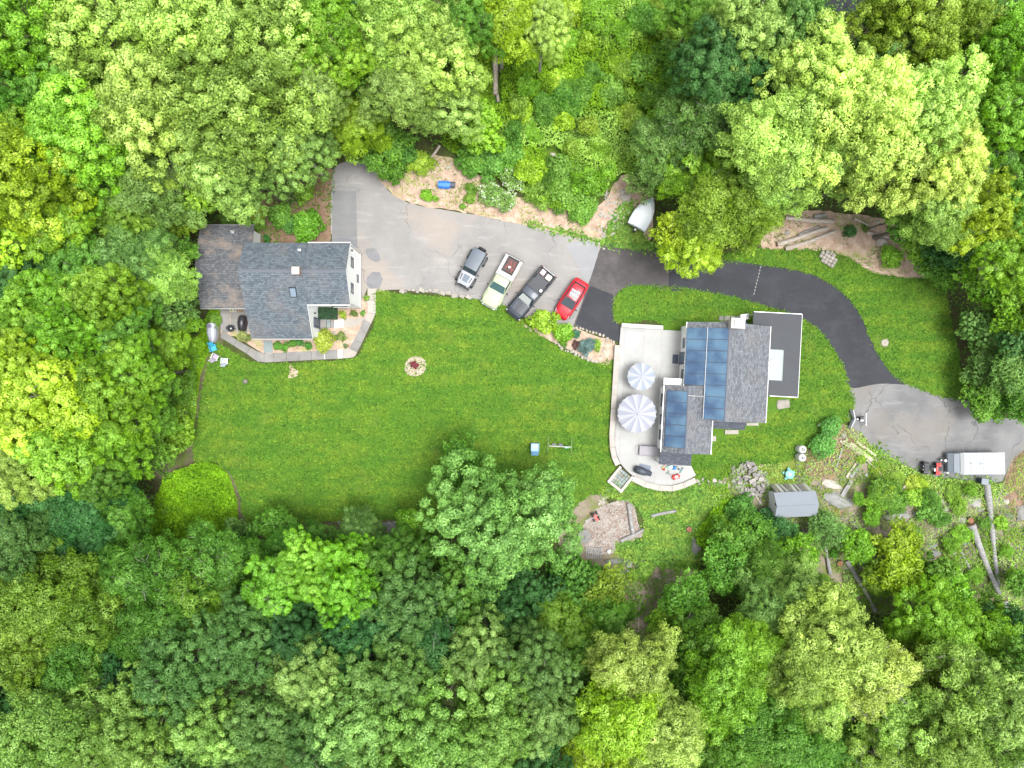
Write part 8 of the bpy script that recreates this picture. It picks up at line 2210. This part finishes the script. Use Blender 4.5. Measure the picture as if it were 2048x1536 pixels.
for x, mt, y_ in ((-.55, M_dark, .1), (.1, M_dark, .1), (.72, paint('teal_seat', (.08, .5, .5), .4), -.12)):
    o = MB().box((x, y_, .45), (.42, .2, .05)).build('swing_seat', mt, sg, bevel=.01)
    for d_ in (-.18, .18): MB().tube([(x + d_, y_, .47), (x + d_, 0, zs_)], .008, 4).build('chain', M_metal, o)

# --- manhole, pot, chairs, table cover
mh = thing('well_cover', 'round concrete cover set in the lawn beyond the driveway bend', 'well cover', at(1769, 685.5))
MB().lathe((0, 0, 0), [(.34, 0), (.36, .03), (.36, .09), (.3, .12), (.02, .13)], 24).build('cover', M_walk_l, mh); MB().lathe((0, 0, 0), [(.5, 0), (.48, .03), (.37, .035)], 24).build('surround', M_dirt, mh)
MB().tube([(-.08, 0, .13), (0, 0, .17), (.08, 0, .13)], .012, 5).build('handle', M_steel, mh)
pt = thing('plant_pot', 'dark green plant pot alone on the lawn', 'pot', at(493, 763), 0)
MB().lathe((0, 0, 0), [(.18, 0), (.25, .34), (.27, .34), (.27, .38), (.24, .38), (.2, .3), (.02, .29)], 16).build('pot', paint('green_pot', (.05, .11, .08), .5), pt, smooth=False); MB().lathe((0, 0, .3), [(.2, 0), (.1, .03), (.02, .04)], 12).build('soil', M_dirt, pt)
sheet('mulch_patch', [(582, 727), (588, 735), (597, 742), (596, 752), (585, 757), (576, 756), (578, 742), (579, 732)], M_mulch, 0.05, 0.03)
def chair(px, py, rot, mseat, mframe, lab, tall=False):
    t = thing('garden_chair', lab, 'garden chair', at(px, py), rot, 'chairs by the edge of the lawn')
    MB().box((0, .02, .4), (.5, .48, .05), rz=0).build('seat', mseat, t, bevel=.015)
    for i in range(4):
        T = Matrix.Translation(Vector((-.19 + i * .127, -.42, .68))) @ Matrix.Rotation(R(28), 4, 'X')
        MB().box((0, 0, 0), (.115, .03, .66), M=T).build('back_slat', mseat if i % 2 else mframe, t)
    for s_ in (-1, 1):
        MB().box((s_ * .31, -.02, .58), (.1, .6, .035)).build('armrest', mframe, t, bevel=.01)
        for y in (-.25, .25): MB().box((s_ * .29, y, .29), (.05, .05, .58)).build('leg', mframe, t)
    return t
M_cy = paint('cyan_fabric', (.06, .42, .62), .7, var=.15); M_lil = paint('lilac_fabric', (.4, .33, .44), .7, var=.1); M_ice = paint('ice_blue_plastic', (.5, .63, .72), .45, var=.06)
chair(430, 697, R(200), M_cy, M_cy, 'bright cyan chair nearest the white covered table')
chair(434, 714, R(-28), M_lil, M_white, 'lilac and white chair between the cyan and the ice blue one')
chair(453, 722, R(-5), M_ice, M_white, 'ice blue chair farthest out on the lawn')
cvt = thing('covered_table', 'table under a crumpled silver-white cover beside the walk', 'covered table', at(427.5, 666), R(3))
loft(MB(), [[(-.52 * a_ - .02, y, .0), (-.5 * a_, y, .5), (-.3 * a_, y, .68), (.05, y + .02, .76), (.33 * a_, y, .66), (.46 * a_, y, .5), (.5 * a_, y, .0)] for y, a_ in ((-1.0, .25), (-.7, .7), (-.3, .85), (.1, 1.0), (.5, .9), (.85, 1.0), (.95, .7))][::-1]).build('cover', paint('silver_cover', (.36, .375, .42), .5, var=.22, scale=3, bmp=.7, bscale=4), cvt, smooth=False)
MB().lathe((-.05, .62, .66), [(.18, 0), (.2, .1), (.12, .16), (.02, .17)], 12).build('bowl', paint('purple_bowl', (.2, .18, .26), .4), cvt)
p = at(463, 657, .5)
kg = thing('kettle_grill', 'round black kettle grill on the small patio of the gabled house', 'barbecue', (p.x, p.y, .06))
MB().lathe((0, 0, .35), [(.1, 0), (.3, .12), (.36, .28), (.34, .42), (.22, .54), (.05, .58)], 20).build('bowl', paint('gloss_black', (.03, .032, .04), .2, coat=1), kg, smooth=True)
MB().tube([(-.06, 0, .93), (0, 0, .99), (.06, 0, .93)], .015, 6).build('handle', M_steel, kg)
for k in range(3): MB().tube([(.2 * math.cos(k * 2.1), .2 * math.sin(k * 2.1), .45), (.34 * math.cos(k * 2.1), .34 * math.sin(k * 2.1), 0)], .018, 5).build('leg', M_steel, kg)
MB().box((-.42, .05, .6), (.2, .3, .03)).build('side_shelf', M_dark, kg)
p = at(485, 646, .5)
cg2 = thing('covered_grill', 'large black covered grill tucked against the gabled house', 'barbecue', (p.x, p.y, .06), R(85))
loft(MB(), [[(x, -w_, .0), (x, -w_, h_ * .8), (x, -w_ * .5, h_), (x, w_ * .5, h_), (x, w_, h_ * .8), (x, w_, .0)] for x, w_, h_ in ((-.78, .2, .7), (-.7, .3, .9), (0, .38, 1.05), (.6, .34, .95), (.75, .24, .8))]).build('cover', paint('black_vinyl', (.03, .027, .033), .35, var=.3, bmp=.5, bscale=6), cg2, smooth=True)
for x in (-.5, .5): MB().cyl((x, .2, -.0), .05, .06, 8).build('wheel', M_black, cg2)
for i, (px, py, mt, lab) in enumerate(((484, 621.5, M_brick, 'brown flower pot under the wing eave'), (479, 622, paint('rust_pot', (.32, .15, .1)), 'rust coloured flower pot beside the brown one'), (471, 621, M_white, 'white bucket under the wing eave'), (465, 621, M_cream, 'cream bucket under the wing eave'))):
    o = thing('flower_pot' if i < 2 else 'bucket', lab, 'pot' if i < 2 else 'bucket', at(px, py, .06))
    MB().lathe((0, 0, 0), [(.1, 0), (.15, .24), (.16, .28), (.13, .28), (.1, .06)], 12).build('vessel', mt, o); MB().lathe((0, 0, .2), [(.12, 0), (.02, .03)], 10).build('soil', M_dirt, o)
for (px, py, lab) in ((672, 624.5, 'white rock at the end of the dark clipped hedge'), (668.5, 665.5, 'round white rock beside the round yellow shrub'), (690, 666.5, 'pale rock in the bed between the walk arms'), (642, 614, 'white rock tucked at the hedge corner')):
    p = flat(px, py); rock('garden_rock', _rr.choice(RK), M_rock_pale, (p[0], p[1], .07), (.17, .22, .14), None, .3, .1, lab, 'rock')
